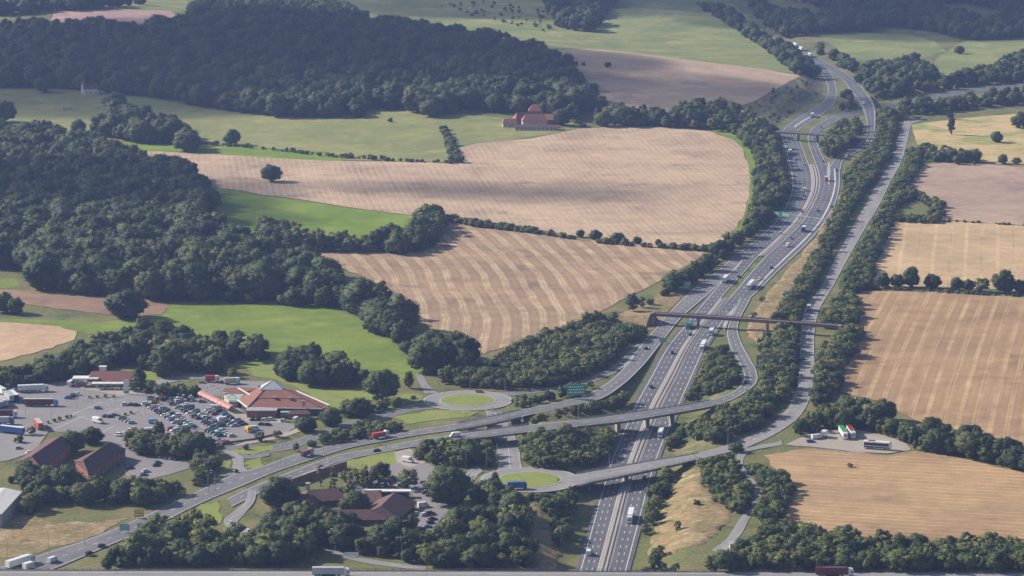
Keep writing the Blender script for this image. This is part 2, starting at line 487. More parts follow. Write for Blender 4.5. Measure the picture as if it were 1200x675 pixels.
def sheet(name, poly, mat, lift=0.12, step=9.0, label=None, wig=0.0):
    """a thin sheet draped on the ground inside a pixel outline"""
    W = []
    m = len(poly)
    for i in range(m):
        a, b = poly[i], poly[(i + 1) % m]
        for k in range(4):
            t = k / 4
            p = G(a[0] + (b[0] - a[0]) * t, a[1] + (b[1] - a[1]) * t)
            W.append((p.x + random.uniform(-wig, wig), p.y + random.uniform(-wig, wig) * 2))
    A = np.array(W)
    gx = np.arange(math.floor(A[:, 0].min() / step) * step, A[:, 0].max(), step); gy = np.arange(math.floor(A[:, 1].min() / step) * step, A[:, 1].max(), step)
    X, Y = np.meshgrid(gx, gy)
    ins = inside_np(W, X, Y)
    pts = [Vector(p) for p in W] + [Vector((a, b)) for a, b in zip(X[ins], Y[ins])]
    n = len(W)
    vo, eo, fo, *_ = delaunay_2d_cdt(pts, [], [list(range(n))], 1, 0.01)
    V = np.array([[v.x, v.y] for v in vo])
    z = hgt(V[:, 0], V[:, 1]) + lift
    if name == 'dry_bank': z[:n] -= lift + 0.25      # its rim runs into the turf
    me = bpy.data.meshes.new(name)
    me.from_pydata([(a, b, c) for (a, b), c in zip(V, z)], [], [tuple(f) for f in fo])
    me.polygons.foreach_set('use_smooth', [True] * len(me.polygons))
    # face up
    if len(me.polygons) and sum(p.normal.z for p in me.polygons) < 0: me.flip_normals()
    o = link(name, me, None, mat)
    tag(o, label, kind='structure')
    return o

def far_center(px0, py0, px1, py1, dist):
    """centre of the arcs whose rows run from pixel 0 to pixel 1"""
    a, b = G(px0, py0), G(px1, py1)
    d = (b - a); d.z = 0; d.normalize()
    nrm = Vector((-d.y, d.x, 0))
    mid = (a + b) / 2
    return mid + nrm * dist

TAN = srgb(196, 166, 134); TAN2 = srgb(176, 148, 122); STRAW = srgb(214, 188, 142); PINK = srgb(178, 148, 132); MAUVE = srgb(146, 122, 110); GREENISH = srgb(150, 146, 98)
FIELDS = [
 ('stubble_field', [(128, 176), (240, 180), (330, 186), (400, 189), (470, 190), (528, 191), (540, 189), (536, 174), (560, 168), (620, 163), (680, 151), (720, 148), (770, 149), (830, 154), (858, 163), (872, 178), (878, 200), (879, 225), (873, 250), (858, 272), (836, 290),
                    (780, 288), (720, 284), (640, 271), (560, 258), (520, 250), (487, 253), (430, 246), (330, 231), (240, 218), (190, 200)],
  field_mat('stubble_a', srgb(188, 162, 136), srgb(168, 144, 122), srgb(138, 118, 104), far_center(640, 200, 700, 265, 14000), [(5.5, 0.35, srgb(208, 186, 150), 0.4, 0.03), (2.7, 0.3, srgb(136, 116, 96), 0.3, 0.05), (26, 0.05, srgb(126, 108, 90), 0.3, 0.02)], 11.0), 'large pale stubble field in the middle distance left of the motorway'),
 ('stubble_field', [(350, 297), (420, 294), (505, 292), (512, 278), (522, 261), (600, 270), (700, 282), (780, 288), (838, 292), (800, 315), (740, 347), (690, 372), (640, 392), (600, 404), (575, 412), (548, 420), (520, 400), (480, 365), (470, 345), (420, 322), (385, 310)],
  field_mat('stubble_b', srgb(168, 142, 114), srgb(150, 126, 102), srgb(122, 102, 86), far_center(515, 285, 575, 400, -1700), [(13.5, 0.34, srgb(208, 184, 146), 0.7, 0.03), (4.5, 0.3, srgb(132, 108, 90), 0.5, 0.05), (2.2, 0.35, srgb(120, 98, 82), 0.35, 0.08)], 23.0, wob=16), 'stubble field with bold curved pale stripes below the hedge'),
 ('stubble_field', [(-30, 377), (0, 378), (60, 382), (92, 388), (88, 398), (60, 408), (30, 416), (0, 424), (-30, 430)],
  field_mat('stubble_c', srgb(188, 158, 128), srgb(172, 145, 118), srgb(150, 124, 102), far_center(0, 400, 80, 390, 14000), [(6, 0.3, STRAW, 0.3, 0.03)], 5.0), 'small tan stubble field at the left edge above the lorry park'),
 ('ploughed_strip', [(-30, 339), (0, 340), (70, 346), (130, 349), (185, 352), (197, 360), (190, 369), (150, 372), (100, 366), (40, 358), (-30, 354)],
  field_mat('plough_d', srgb(150, 122, 100), srgb(136, 110, 92), srgb(120, 100, 84), far_center(0, 345, 180, 360, 14000), [(4, 0.3, srgb(168, 140, 116), 0.4, 0.03)], 41.0), 'narrow brown ploughed strip below the dark left wood'),
 ('stubble_field', [(650, 60), (690, 57), (740, 62), (820, 72), (900, 82), (938, 89), (915, 102), (880, 120), (850, 131), (790, 135), (730, 130), (705, 118), (690, 98), (668, 76)],
  field_mat('stubble_e', srgb(180, 156, 132), srgb(160, 138, 118), srgb(136, 118, 104), far_center(680, 90, 860, 100, 14000), [(9, 0.3, srgb(196, 170, 146), 0.4, 0.02)], 61.0), 'distant mauve stubble field behind the farmhouse'),
 ('stubble_field', [(64, 14), (130, 11), (200, 13), (206, 20), (190, 30), (80, 30), (60, 24)],
  field_mat('stubble_f', srgb(178, 146, 134), srgb(160, 132, 124), srgb(140, 116, 108), far_center(70, 20, 200, 18, 14000), [(9, 0.3, srgb(190, 160, 146), 0.3, 0.02)], 71.0), 'far tan field glimpsed above the hill wood, upper left'),
 ('dry_pasture', [(1068, 146), (1110, 141), (1160, 136), (1230, 130), (1230, 198), (1190, 194), (1145, 190), (1100, 186), (1085, 178), (1072, 165)],
  field_mat('pasture_g', srgb(192, 166, 124), srgb(176, 156, 110), srgb(130, 140, 76), far_center(1080, 160, 1190, 150, 14000), [(8, 0.3, STRAW, 0.3, 0.02)], 81.0, patch_amt=(0.45, 0.62)), 'straw and green pasture right of the old road with lone conifers'),
 ('stubble_field', [(1072, 195), (1110, 190), (1150, 192), (1230, 199), (1230, 266), (1180, 263), (1106, 258), (1100, 240), (1074, 226), (1064, 215)],
  field_mat('stubble_h', srgb(170, 146, 126), srgb(154, 132, 116), srgb(138, 118, 106), far_center(1080, 210, 1190, 220, 14000), [(7, 0.3, srgb(190, 164, 140), 0.35, 0.03)], 91.0), 'mauve brown stubble field at the right edge, upper'),
 ('stubble_field', [(1042, 262), (1110, 259), (1180, 264), (1230, 268), (1230, 344), (1180, 340), (1100, 338), (1040, 336), (1018, 335), (1028, 300)],
  field_mat('stubble_i', srgb(190, 162, 126), srgb(174, 148, 116), srgb(160, 148, 100), far_center(1100, 275, 1095, 325, 14000), [(12, 0.2, srgb(214, 190, 146), 0.5, 0.03), (24, 0.08, srgb(140, 116, 92), 0.6, 0.02)], 101.0), 'golden stubble field above the line of hedge trees on the right'),
 ('stubble_field', [(992, 342), (1060, 341), (1130, 345), (1230, 351), (1230, 530), (1180, 517), (1130, 506), (1085, 500), (1060, 486), (1020, 468), (980, 458), (985, 430), (1004, 395), (1000, 370)],
  field_mat('stubble_j', srgb(170, 140, 106), srgb(152, 125, 96), srgb(124, 101, 80), far_center(1120, 350, 1070, 480, 14000), [(9.5, 0.3, srgb(204, 176, 130), 0.6, 0.025), (4.0, 0.3, srgb(140, 112, 82), 0.4, 0.04), (19, 0.05, srgb(120, 96, 74), 0.6, 0.02)], 111.0), 'big striped tan field on the right of the old road'),
 ('stubble_field', [(896, 534), (940, 526), (990, 529), (1040, 534), (1068, 529), (1110, 535), (1230, 560), (1230, 632), (1150, 634), (1090, 635), (1020, 630), (960, 622), (912, 612), (918, 598), (928, 580), (920, 562), (905, 548)],
  field_mat('stubble_k', srgb(174, 144, 108), srgb(157, 130, 99), srgb(132, 108, 84), far_center(930, 575, 1190, 590, 14000), [(7, 0.3, srgb(204, 172, 128), 0.45, 0.03), (22, 0.1, srgb(140, 112, 86), 0.5, 0.02)], 121.0), 'tan stubble field below the roadside lorry park'),
]
M_MEADOW = field_mat('meadow', srgb(120, 134, 58), srgb(102, 120, 50), srgb(138, 146, 70), far_center(250, 400, 420, 390, 14000), [(9, 0.3, srgb(120, 142, 70), 0.3, 0.02)], 3.0, fine=0.4)
M_BRIGHT = field_mat('bright_meadow', srgb(118, 138, 48), srgb(104, 126, 44), srgb(138, 150, 60), far_center(260, 235, 460, 262, 14000), [(8, 0.3, srgb(132, 152, 62), 0.3, 0.02)], 9.0, fine=0.38)
M_PASTURE = field_mat('dull_pasture', srgb(138, 138, 86), srgb(120, 126, 78), srgb(156, 150, 98), far_center(60, 130, 450, 160, 14000), [(14, 0.3, srgb(150, 148, 96), 0.35, 0.012)], 13.0, fine=0.4)
M_FARGREEN = field_mat('far_slope', srgb(134, 138, 88), srgb(112, 122, 74), srgb(158, 152, 104), far_center(500, 10, 900, 60, 14000), [(20, 0.3, srgb(150, 150, 98), 0.35, 0.01)], 17.0, fine=0.4)
M_LAWN = mottled('lawn', [(0.20, 0.25, 0.055, 1), (0.26, 0.25, 0.075, 1), (0.14, 0.20, 0.045, 1)], [(0.06, 0.4, 0.7), (0.1, 0.5, 0.75)], fine=(0.9, 0.3))
M_SCRUB = mottled('dry_grass', [(0.27, 0.195, 0.10, 1), (0.19, 0.16, 0.066, 1), (0.34, 0.26, 0.15, 1), (0.09, 0.098, 0.038, 1)], [(0.035, 0.5, 0.62), (0.06, 0.5, 0.64), (0.1, 0.6, 0.68)], fine=(0.3, 0.9))
M_HEATH = mottled('heath', [(0.12, 0.11, 0.075, 1), (0.085, 0.095, 0.05, 1), (0.17, 0.14, 0.10, 1)], [(0.012, 0.4, 0.6), (0.03, 0.5, 0.7)], fine=(0.3, 0.5))
GREENS = [
 ('meadow', [(236, 222), (330, 232), (430, 247), (487, 253), (486, 268), (470, 282), (400, 286), (300, 280), (250, 262)], M_BRIGHT, 'bright green meadow wedge beside the left wood'),
 ('meadow', [(-30, 372), (60, 375), (120, 378), (180, 372), (198, 358), (215, 352), (300, 351), (385, 357), (430, 377), (470, 400), (500, 428), (515, 436), (470, 445), (400, 445), (330, 430), (310, 415), (230, 408), (150, 400), (92, 388), (60, 382), (-30, 377)], M_MEADOW, 'green meadow above the service area with dark tree belts'),
 ('meadow', [(-30, 326), (20, 328), (25, 336), (0, 338), (-30, 338)], M_MEADOW, 'small green patch at the left edge under the wood'),
 ('green_strip', [(112, 166), (180, 168), (270, 172), (385, 180), (403, 189), (330, 186), (240, 180), (150, 176)], M_BRIGHT, 'long narrow bright green strip above the large stubble field'),
 ('pasture', [(-40, 100), (60, 105), (140, 108), (230, 124), (330, 136), (420, 138), (470, 128), (540, 132), (600, 140), (650, 140), (692, 145), (684, 150), (620, 161), (560, 168), (534, 172), (528, 190), (470, 189), (402, 187), (385, 179), (270, 171), (180, 167), (110, 164), (-40, 158)], M_PASTURE, 'dull green hillside pasture below the big hill wood'),
 ('green_slope', [(330, -6), (430, -12), (640, -14), (800, -10), (860, 5), (900, 40), (940, 60), (945, 88), (900, 82), (820, 72), (740, 62), (690, 57), (650, 60), (560, 45), (430, 22)], M_FARGREEN, 'distant green downland slope at the top of the view'),
 ('pasture', [(150, 6), (200, -6), (260, -8), (240, 12), (205, 14), (150, 13)], M_FARGREEN, 'tiny far green field above the upper left wood'),
 ('meadow', [(958, 42), (1000, 38), (1060, 40), (1095, 48), (1110, 60), (1080, 68), (1075, 78), (1060, 74), (1000, 70), (985, 60)], M_FARGREEN, 'sunlit far green field beyond the motorway fork'),
 ('meadow', [(1095, 70), (1130, 48), (1230, 42), (1230, 62), (1150, 88), (1095, 92)], M_FARGREEN, 'far green field at the upper right with a lone tree'),
 ('scrub_slope', [(868, 118), (895, 100), (938, 90), (956, 86), (966, 100), (962, 112), (940, 127), (918, 140), (905, 150), (880, 145)], M_HEATH, 'dark rough cutting slope left of the motorway fork'),
 ('field_margin', [(830, 153), (850, 152), (872, 162), (886, 182), (890, 215), (886, 245), (870, 268), (858, 272), (873, 250), (879, 225), (878, 200), (872, 178), (858, 163)], M_BRIGHT, 'bright green margin curving along the large stubble field'),
 ('dry_verge', [(745, 385), (765, 385), (790, 358), (812, 333), (850, 300), (868, 282), (850, 285), (810, 320), (765, 350), (728, 368), (738, 378)], M_SCRUB, 'dry grassy verge beside the left slip road'),
 ('dry_bank', [(878, 372), (900, 345), (930, 310), (955, 278), (975, 250), (984, 228), (992, 228), (985, 255), (965, 295), (945, 330), (930, 365), (910, 392), (890, 405), (876, 392)], M_SCRUB, 'straw coloured bank right of the oncoming carriageway'),
 ('dry_bank', [(788, 572), (800, 553), (825, 548), (828, 570), (842, 590), (862, 596), (858, 612), (838, 628), (815, 640), (785, 650), (758, 655), (764, 625), (775, 600)], M_SCRUB, 'dry tan hillock right of the motorway in the foreground'),
 ('dry_bank', [(612, 592), (632, 590), (645, 620), (658, 650), (650, 668), (630, 668), (620, 640)], M_SCRUB, 'worn brown slope between foreground shrubs left of the motorway'),
 ('dry_verge', [(530, 452), (600, 456), (650, 454), (690, 444), (700, 441), (690, 447), (650, 457), (600, 459), (560, 457)], M_SCRUB, 'thin dry verge behind the far roundabout'),
 ('scrub_slope', [(-20, 612), (25, 606), (60, 612), (120, 612), (150, 608), (120, 624), (80, 638), (40, 650), (-20, 655)], M_SCRUB, 'mown brown green bank at the lower left corner'),
 ('lawn', [(275, 425), (310, 420), (340, 430), (420, 445), (445, 455), (440, 468), (400, 480), (375, 472), (345, 452), (300, 440)], M_LAWN, 'sunlit lawn behind the big services building'),
 ('lawn', [(444, 470), (470, 463), (495, 462), (496, 468), (470, 476), (440, 481)], M_LAWN, 'small lawn beside the road into the far roundabout'),
 ('lawn', [(460, 490), (500, 482), (550, 479), (578, 481), (540, 489), (480, 498)], M_LAWN, 'lawn strip below the far roundabout'),
 ('lawn', [(266, 530), (285, 525), (320, 523), (318, 528), (300, 532), (275, 533)], M_LAWN, 'small grass island at the services exit'),
 ('lawn', [(288, 540), (306, 536), (312, 545), (298, 551), (289, 548)], M_LAWN, 'grass corner right of the services exit road'),
 ('lawn', [(250, 562), (268, 540), (272, 546), (266, 556), (256, 564)], M_LAWN, 'grass corner left of the services exit road'),
 ('lawn', [(398, 541), (440, 532), (462, 528), (470, 540), (460, 552), (420, 552)], M_LAWN, 'sunlit lawn below the lower link road'),
 ('lawn', [(232, 592), (256, 588), (262, 610), (250, 618), (232, 612)], M_LAWN, 'small grass plot beside the exit lane at lower left'),
 ('meadow', [(120, 430), (150, 418), (230, 425), (245, 440), (220, 447), (180, 447)], M_LAWN, 'strip of grass behind the fuel station trees'),
 ('lawn', [(515, 605), (535, 580), (552, 570), (558, 572), (540, 592), (525, 612)], M_BRIGHT, 'bright green verge beside the hotel road'),
]
for i_, (nm, poly, mat, lab) in enumerate(GREENS): sheet(nm, poly, mat, (0.36 if nm == 'dry_bank' else 0.07) + 0.006 * i_, 3.0 if nm in ('dry_bank', 'dry_verge') else 9.0, label=lab, wig=1.5)
for i_, (nm, poly, mat, lab) in enumerate(FIELDS): sheet(nm, poly, mat, 0.26 + 0.006 * i_, label=lab, wig=1.2)
# ------------------------------------------------------------------ road surfaces
def asphalt(name, c, worn, dark):
    t = NT(name)
    col = t.mix(t.ramp(t.noise(0.03, 5, 0.6), 0.4, 0.7), c, worn)
    col = t.mix(t.ramp(t.noise(0.12, 4, 0.6), 0.55, 0.75), col, dark)
    mp = t.n.new('ShaderNodeMapping'); mp.inputs['Scale'].default_value = (0.55, 0.012, 1); t.l.new(t.tc.outputs['UV'], mp.inputs[0])
    col = t.mix(t.math('MULTIPLY', t.ramp(t.noise(1.0, 3, 0.6, mp.outputs[0]), 0.42, 0.66), 0.6), col, tuple(k * 0.62 for k in c[:3]) + (1,))
    mp2 = t.n.new('ShaderNodeMapping'); mp2.inputs['Scale'].default_value = (0.12, 0.03, 1); t.l.new(t.tc.outputs['UV'], mp2.inputs[0])
    vo = t.n.new('ShaderNodeTexVoronoi'); vo.inputs['Scale'].default_value = 1.0; t.l.new(mp2.outputs[0], vo.inputs['Vector'])
    col = t.mix(t.math('MULTIPLY', t.ramp(vo.outputs['Color'], 0.55, 0.6), 0.35), col, worn)
    n = t.noise(1.5, 3, 0.7)
    col = t.mix(0.35, col, t.mix(n, (0, 0, 0, 1), (1, 1, 1, 1)), 'OVERLAY')
    return t.fin(col, 0.85, 0.3)
M_ASPH = asphalt('asphalt', (0.112, 0.112, 0.128, 1), (0.145, 0.143, 0.157, 1), (0.088, 0.088, 0.10, 1))
M_ASPH_OLD = asphalt('worn_asphalt', (0.25, 0.238, 0.24, 1), (0.30, 0.283, 0.275, 1), (0.20, 0.192, 0.195, 1))
M_ASPH_MID = asphalt('link_asphalt', (0.155, 0.15, 0.16, 1), (0.195, 0.185, 0.19, 1), (0.125, 0.12, 0.128, 1))
M_YARD = asphalt('yard_asphalt', (0.235, 0.215, 0.22, 1), (0.28, 0.255, 0.255, 1), (0.19, 0.175, 0.18, 1))
M_DUST = asphalt('gravel', (0.36, 0.31, 0.26, 1), (0.42, 0.37, 0.31, 1), (0.29, 0.25, 0.21, 1))
M_WHITE = plain('road_paint', (0.72, 0.72, 0.70, 1), 0.6, 0.3, var=0.18, scale=0.5)
M_RESERVE = asphalt('reserve_gravel', (0.34, 0.29, 0.26, 1), (0.40, 0.345, 0.31, 1), (0.26, 0.225, 0.205, 1))
M_KERB = plain('kerb_concrete', (0.40, 0.385, 0.36, 1), 0.8, 0.2)
M_CONC = plain('concrete', (0.36, 0.345, 0.325, 1), 0.85, 0.2, var=0.2, scale=0.4)
M_CONC_D = plain('weathered_concrete', (0.22, 0.205, 0.19, 1), 0.85, 0.2, var=0.22, scale=0.4)
M_STEEL = plain('galvanised_steel', (0.55, 0.55, 0.55, 1), 0.5, 0.5, 0.0)
M_RUST = plain('red_girder', (0.25, 0.16, 0.145, 1), 0.6, 0.4, var=0.2)

OFF = {}
def roff(name):
    if name not in OFF: OFF[name] = 0.006 * len(OFF)
    return OFF[name]

def at(r, i, t, dz=0.0):
    p = r['L'][i] * (1 - t) + r['R'][i] * t
    return (p[0], p[1], p[2] + dz)

ROAD_OBJ = {}
def road_mesh(name, objname, mat, label, kerb=False, skip_bridge=False):
    r = ROADS[name]; dz = roff(name)
    mb = MB(); n = len(r['L'])
    ts = (0, 0.25, 0.5, 0.75, 1)
    vs = [at(r, i, t, dz) for i in range(n) for t in ts]
    k = len(ts)
    fs = []
    for i in range(n - 1):
        for j in range(k - 1):
            a = i * k + j
            fs.append((a + 1, a, a + k, a + k + 1))
    mb.add(vs, fs)
    me = mb.mesh(name, [mat])
    s_ = np.concatenate([[0], np.cumsum(np.linalg.norm(np.diff(r['C'], axis=0), axis=1))])
    uvl = me.uv_layers.new(name='UVMap')
    for lp in me.loops:
        i, j = divmod(lp.vertex_index, k); uvl.data[lp.index].uv = (ts[j] * 2 * r['w'][i], s_[i])
    if sum(p.normal.z for p in me.polygons) < 0: me.flip_normals()
    o = link(objname, me)
    tag(o, label, kind='structure')
    ROAD_OBJ[name] = o
    if kerb:
        kb = MB()
        for s_ in (0, 1):
            A = []; 
            for i in range(n):
                p = np.array(at(r, i, s_)); q = np.array(at(r, i, 1 - s_)); d = (p - q); d[2] = 0; d /= np.linalg.norm(d) + 1e-9
                A.append([(p[0] + d[0] * a_, p[1] + d[1] * a_, p[2] + z_) for a_, z_ in ((0, -0.2), (0, 0.12), (0.5, 0.12), (0.5, -0.2))])
            for i in range(n - 1):
                for j in range(3):
                    kb.add([A[i][j], A[i][j + 1], A[i + 1][j + 1], A[i + 1][j]], [(0, 1, 2, 3)])
        kb.build('kerb', M_KERB, o)
    return o

def arclen(r, t):
    P = np.array([at(r, i, t) for i in range(len(r['L']))])
    d = np.linalg.norm(np.diff(P, axis=0), axis=1)
    return P, np.concatenate([[0], np.cumsum(d)])

def line(name, t, w=0.3, dash=None, a=0.0, b=1.0, t2=None, part='edge_line', mat=None):
    """painted line at fraction t across (t2 = fraction at its end); dash=(mark, gap)"""
    r = ROADS[name]; dz = roff(name) + 0.012 + 0.25 * 0.02
    n = len(r['L'])
    tt = [t if t2 is None else t + (t2 - t) * i / (n - 1) for i in range(n)]
    P = np.array([at(r, i, tt[i], dz) for i in range(n)])
    s = np.concatenate([[0], np.cumsum(np.linalg.norm(np.diff(P, axis=0), axis=1))])
    T = s[-1]; s0, s1 = a * T, b * T
    def pos(u): return np.array([np.interp(u, s, P[:, k]) for k in range(3)])
    mb = MB()
    def piece(u0, u1):
        m = max(1, int((u1 - u0) / 9))
        us = np.linspace(u0, u1, m + 1)
        pr = None
        for u in us:
            p = pos(u); q = pos(min(u + 1.0, T)) - pos(max(u - 1.0, 0)); q[2] = 0; q /= np.linalg.norm(q) + 1e-9
            nrm = np.array([-q[1], q[0], 0]) * w / 2
            cur = (tuple(p + nrm), tuple(p - nrm))
            if pr: mb.add([pr[0], pr[1], cur[1], cur[0]], [(0, 1, 2, 3)])
            pr = cur
    if dash:
        u = s0
        while u + dash[0] < s1:
            piece(u, u + dash[0]); u += dash[0] + dash[1]
    else: piece(s0, s1)
    if not mb.v: return
    return mb.build(part, mat or M_WHITE, ROAD_OBJ[name])

road_mesh('away_lower', 'motorway', M_ASPH, 'left motorway carriageway running away under the bridges')
road_mesh('oncoming_lower', 'motorway', M_ASPH, 'right motorway carriageway coming towards the viewer under the bridges')
road_mesh('away_upper', 'motorway', M_ASPH, 'wide left carriageway beyond the sign gantry')
road_mesh('oncoming_upper', 'motorway', M_ASPH, 'wide right carriageway curving beyond the sign gantry')
road_mesh('branch_far', 'motorway_branch', M_ASPH, 'far motorway branch bending right behind the trees')
road_mesh('slip_far', 'slip_road', M_ASPH, 'far right slip road climbing to the distant merge')
road_mesh('link_lower', 'link_road', M_ASPH_MID, 'curved link road that crosses the motorway on the longer concrete bridge')
road_mesh('link_upper', 'link_road', M_ASPH_MID, 'upper link road from the left slip to the dual carriageway')
road_mesh('slip_roundabout', 'slip_road', M_ASPH_MID, 'narrow slip road running to the far roundabout')
road_mesh('side_road', 'side_road', M_ASPH_OLD, 'pale old single road parallel to the motorway on the right')
road_mesh('bridge_approach', 'bridge_road', M_ASPH_OLD, 'short road from the old road over the near bridge to the roundabout')
road_mesh('underpass', 'underpass_road', M_ASPH_OLD, 'road dipping under the two link roads', kerb=True)
road_mesh('farm_lane', 'farm_lane', M_ASPH_OLD, 'short lane leaving the far roundabout to the fields')
road_mesh('services_road', 'services_road', M_ASPH_MID, 'services road leading to the far roundabout', kerb=True)
road_mesh('services_link', 'services_road', M_ASPH_MID, 'upper side of the small loop at the services exit')
road_mesh('services_back', 'services_road', M_ASPH_MID, 'lower side of the small loop at the services exit')
road_mesh('services_exit', 'services_road', M_ASPH_OLD, 'pale exit road from the services joining the dual carriageway')
road_mesh('track', 'track', M_ASPH_OLD, 'narrow winding track through bushes at lower right')
road_mesh('park_lane', 'lane', M_ASPH_OLD, 'lane into the roadside lorry park')
road_mesh('field_lane', 'field_lane', M_ASPH_OLD, 'lane along the dry pasture on the right')
road_mesh('foreground', 'viaduct_road', M_ASPH_OLD, 'grey viaduct road along the bottom edge')
road_mesh('hotel_road', 'hotel_road', M_ASPH_OLD, 'access road beside the lower hotel building')
road_mesh('lower_lane', 'lane', M_ASPH_OLD, 'lane below the hotel trees at the bottom')
road_mesh('exit_lane', 'lane', M_ASPH_OLD, 'queueing lane below the dual carriageway at lower left')
road_mesh('upper_lane', 'lane', M_ASPH_OLD, 'lane behind the fuel station and services building')

# markings: each carriageway shows two edge lines and broken lane lines
for nm in ('away_lower', 'oncoming_lower'):
    o, i_ = (0.21, 0.97) if nm == 'away_lower' else (0.79, 0.03)
    line(nm, o, 0.42); line(nm, i_, 0.42)
    for k in (1, 2): line(nm, o + (i_ - o) * k / 3, 0.34, (4.5, 9), part='lane_line')
for nm, hs in (('away_upper', 0.12), ('oncoming_upper', 0.94)):
    o, i_ = (hs, 0.97) if nm == 'away_upper' else (hs, 0.03)
    line(nm, o, 0.42); line(nm, i_, 0.42)
    if nm == 'away_upper':
        for k in (1, 2, 3): line(nm, o + (i_ - o) * k / 4, 0.34, (4.5, 9), part='lane_line', b=0.78)
    else:
        line(nm, 0.74, 1.15, part='edge_line', a=0.08)
        for k in (0.25, 0.49): line(nm, k, 0.34, (4.5, 9), part='lane_line')
for nm in ('branch_far', 'slip_far'):
    line(nm, 0.08, 0.4); line(nm, 0.92, 0.4); line(nm, 0.5, 0.34, (4.5, 9), part='lane_line')
line('link_lower', 0.08, 0.34); line('link_lower', 0.93, 0.34); line('link_lower', 0.5, 0.34, (4, 8), part='lane_line')
line('link_upper', 0.06, 0.34); line('link_upper', 0.95, 0.34); line('link_upper', 0.5, 0.34, (4, 8), part='lane_line')
line('link_upper', 0.30, 0.25, (4, 8), part='lane_line', b=0.35); line('link_upper', 0.72, 0.25, (4, 8), part='lane_line', b=0.35)
line('side_road', 0.06, 0.16); line('side_road', 0.94, 0.16); line('side_road', 0.5, 0.22, (3, 6), part='lane_line')
line('bridge_approach', 0.07, 0.25); line('bridge_approach', 0.93, 0.25); line('bridge_approach', 0.5, 0.25, (3, 6), part='lane_line')
line('slip_roundabout', 0.1, 0.25); line('slip_roundabout', 0.9, 0.25)
line('services_road', 0.5, 0.22, (3, 6), part='lane_line'); line('underpass', 0.5, 0.3, part='lane_line')
line('foreground', 0.06, 0.3); line('foreground', 0.3, 0.3, (4, 8), part='lane_line')

def chevron(name, pts, parent, z=0.2):
    """hatched gore between lanes: an outline wedge with bars"""
    P = [PZ(px, py, z) for px, py in pts]
    mb = MB(); mb.add([p for p in P], [tuple(range(len(P)))])
    me = mb.mesh(name, [M_WHITE_WORN])
    if me.polygons[0].normal.z < 0: me.flip_normals()
    return link(name, me, parent)
M_WHITE_WORN = plain('worn_hatching', (0.50, 0.49, 0.48, 1), 0.7, 0.2, var=0.25, scale=0.35)
chevron('gore_marking', [(863, 356), (862, 360), (853, 378), (849.5, 388), (846, 384), (850, 374)], ROAD_OBJ['oncoming_lower'])
chevron('gore_marking', [(752, 406), (734, 428), (729, 431.5), (732, 427), (750, 405)], ROAD_OBJ['link_upper'])
chevron('gore_marking', [(871, 305), (862, 316), (850, 326.5), (848, 325.5), (860, 315), (869, 304.5)], ROAD_OBJ['away_lower'])
chevron('gore_marking', [(972, 190), (973.5, 200), (972, 216), (970.5, 216), (969, 200), (970, 190)], ROAD_OBJ['oncoming_upper'])
chevron('gore_marking', [(930, 148), (940, 141), (951, 135.5), (951, 137), (941, 143), (931, 150)], ROAD_OBJ['away_upper'])
chevron('gore_marking', [(884, 338), (893, 328), (905, 317), (906, 318), (895, 329), (886, 340)], ROAD_OBJ['oncoming_upper'])

# central reserve: gravel strip between the carriageways and a double steel barrier
def reserve(a, b, name, label, rail_label):
    ra, rb = ROADS[a], ROADS[b]
    n = min(len(ra['R']), len(rb['L']))
    A = ra['R']; B = rb['L']
    # match by depth
    ys = np.linspace(max(A[:, 1].min(), B[:, 1].min()) + 0.5, min(A[:, 1].max(), B[:, 1].max()) - 0.5, 120)
    ia = np.argsort(A[:, 1]); ib = np.argsort(B[:, 1])
    ax = np.interp(ys, A[ia, 1], A[ia, 0]); az = np.interp(ys, A[ia, 1], A[ia, 2])
    bx = np.interp(ys, B[ib, 1], B[ib, 0]); bz = np.interp(ys, B[ib, 1], B[ib, 2])
    mb = MB(); rail = MB(); rail2 = MB()
    for i in range(len(ys) - 1):
        mb.add([(ax[i] - 0.2, ys[i], az[i] + 0.16), (bx[i] + 0.2, ys[i], bz[i] + 0.16), (bx[i + 1] + 0.2, ys[i + 1], bz[i + 1] + 0.16), (ax[i + 1] - 0.2, ys[i + 1], az[i + 1] + 0.16)], [(0, 1, 2, 3)])
        for k, t in enumerate((0.3, 0.7)):
            x0 = ax[i] * (1 - t) + bx[i] * t; x1 = ax[i + 1] * (1 - t) + bx[i + 1] * t
            z0 = az[i]; z1 = az[i + 1]
            (rail, rail2)[k].loft([[(x0 - 0.12, ys[i], z0 + 0.55), (x0 + 0.12, ys[i], z0 + 0.55), (x0 + 0.12, ys[i], z0 + 0.9), (x0 - 0.12, ys[i], z0 + 0.9)],
                       [(x1 - 0.12, ys[i + 1], z1 + 0.55), (x1 + 0.12, ys[i + 1], z1 + 0.55), (x1 + 0.12, ys[i + 1], z1 + 0.9), (x1 - 0.12, ys[i + 1], z1 + 0.9)]])
            (rail, rail2)[k].box(x0 - 0.06, x0 + 0.06, ys[i] - 0.06, ys[i] + 0.06, z0 + 0.1, z0 + 0.6)
    o = mb.build('central_reserve', M_RESERVE); tag(o, label, kind='structure')
    t = thing('crash_barrier', rail_label, 'barrier', group='steel barriers along the central reserve')
    rail.build('rail', M_STEEL, t); rail2.build('rail', M_STEEL, t)
reserve('away_lower', 'oncoming_lower', 'r1', 'gravel central reserve of the near motorway stretch', 'double steel crash barrier on the near motorway central reserve')
reserve('away_upper', 'oncoming_upper', 'r2', 'gravel central reserve of the far motorway stretch', 'double steel crash barrier on the far motorway central reserve')

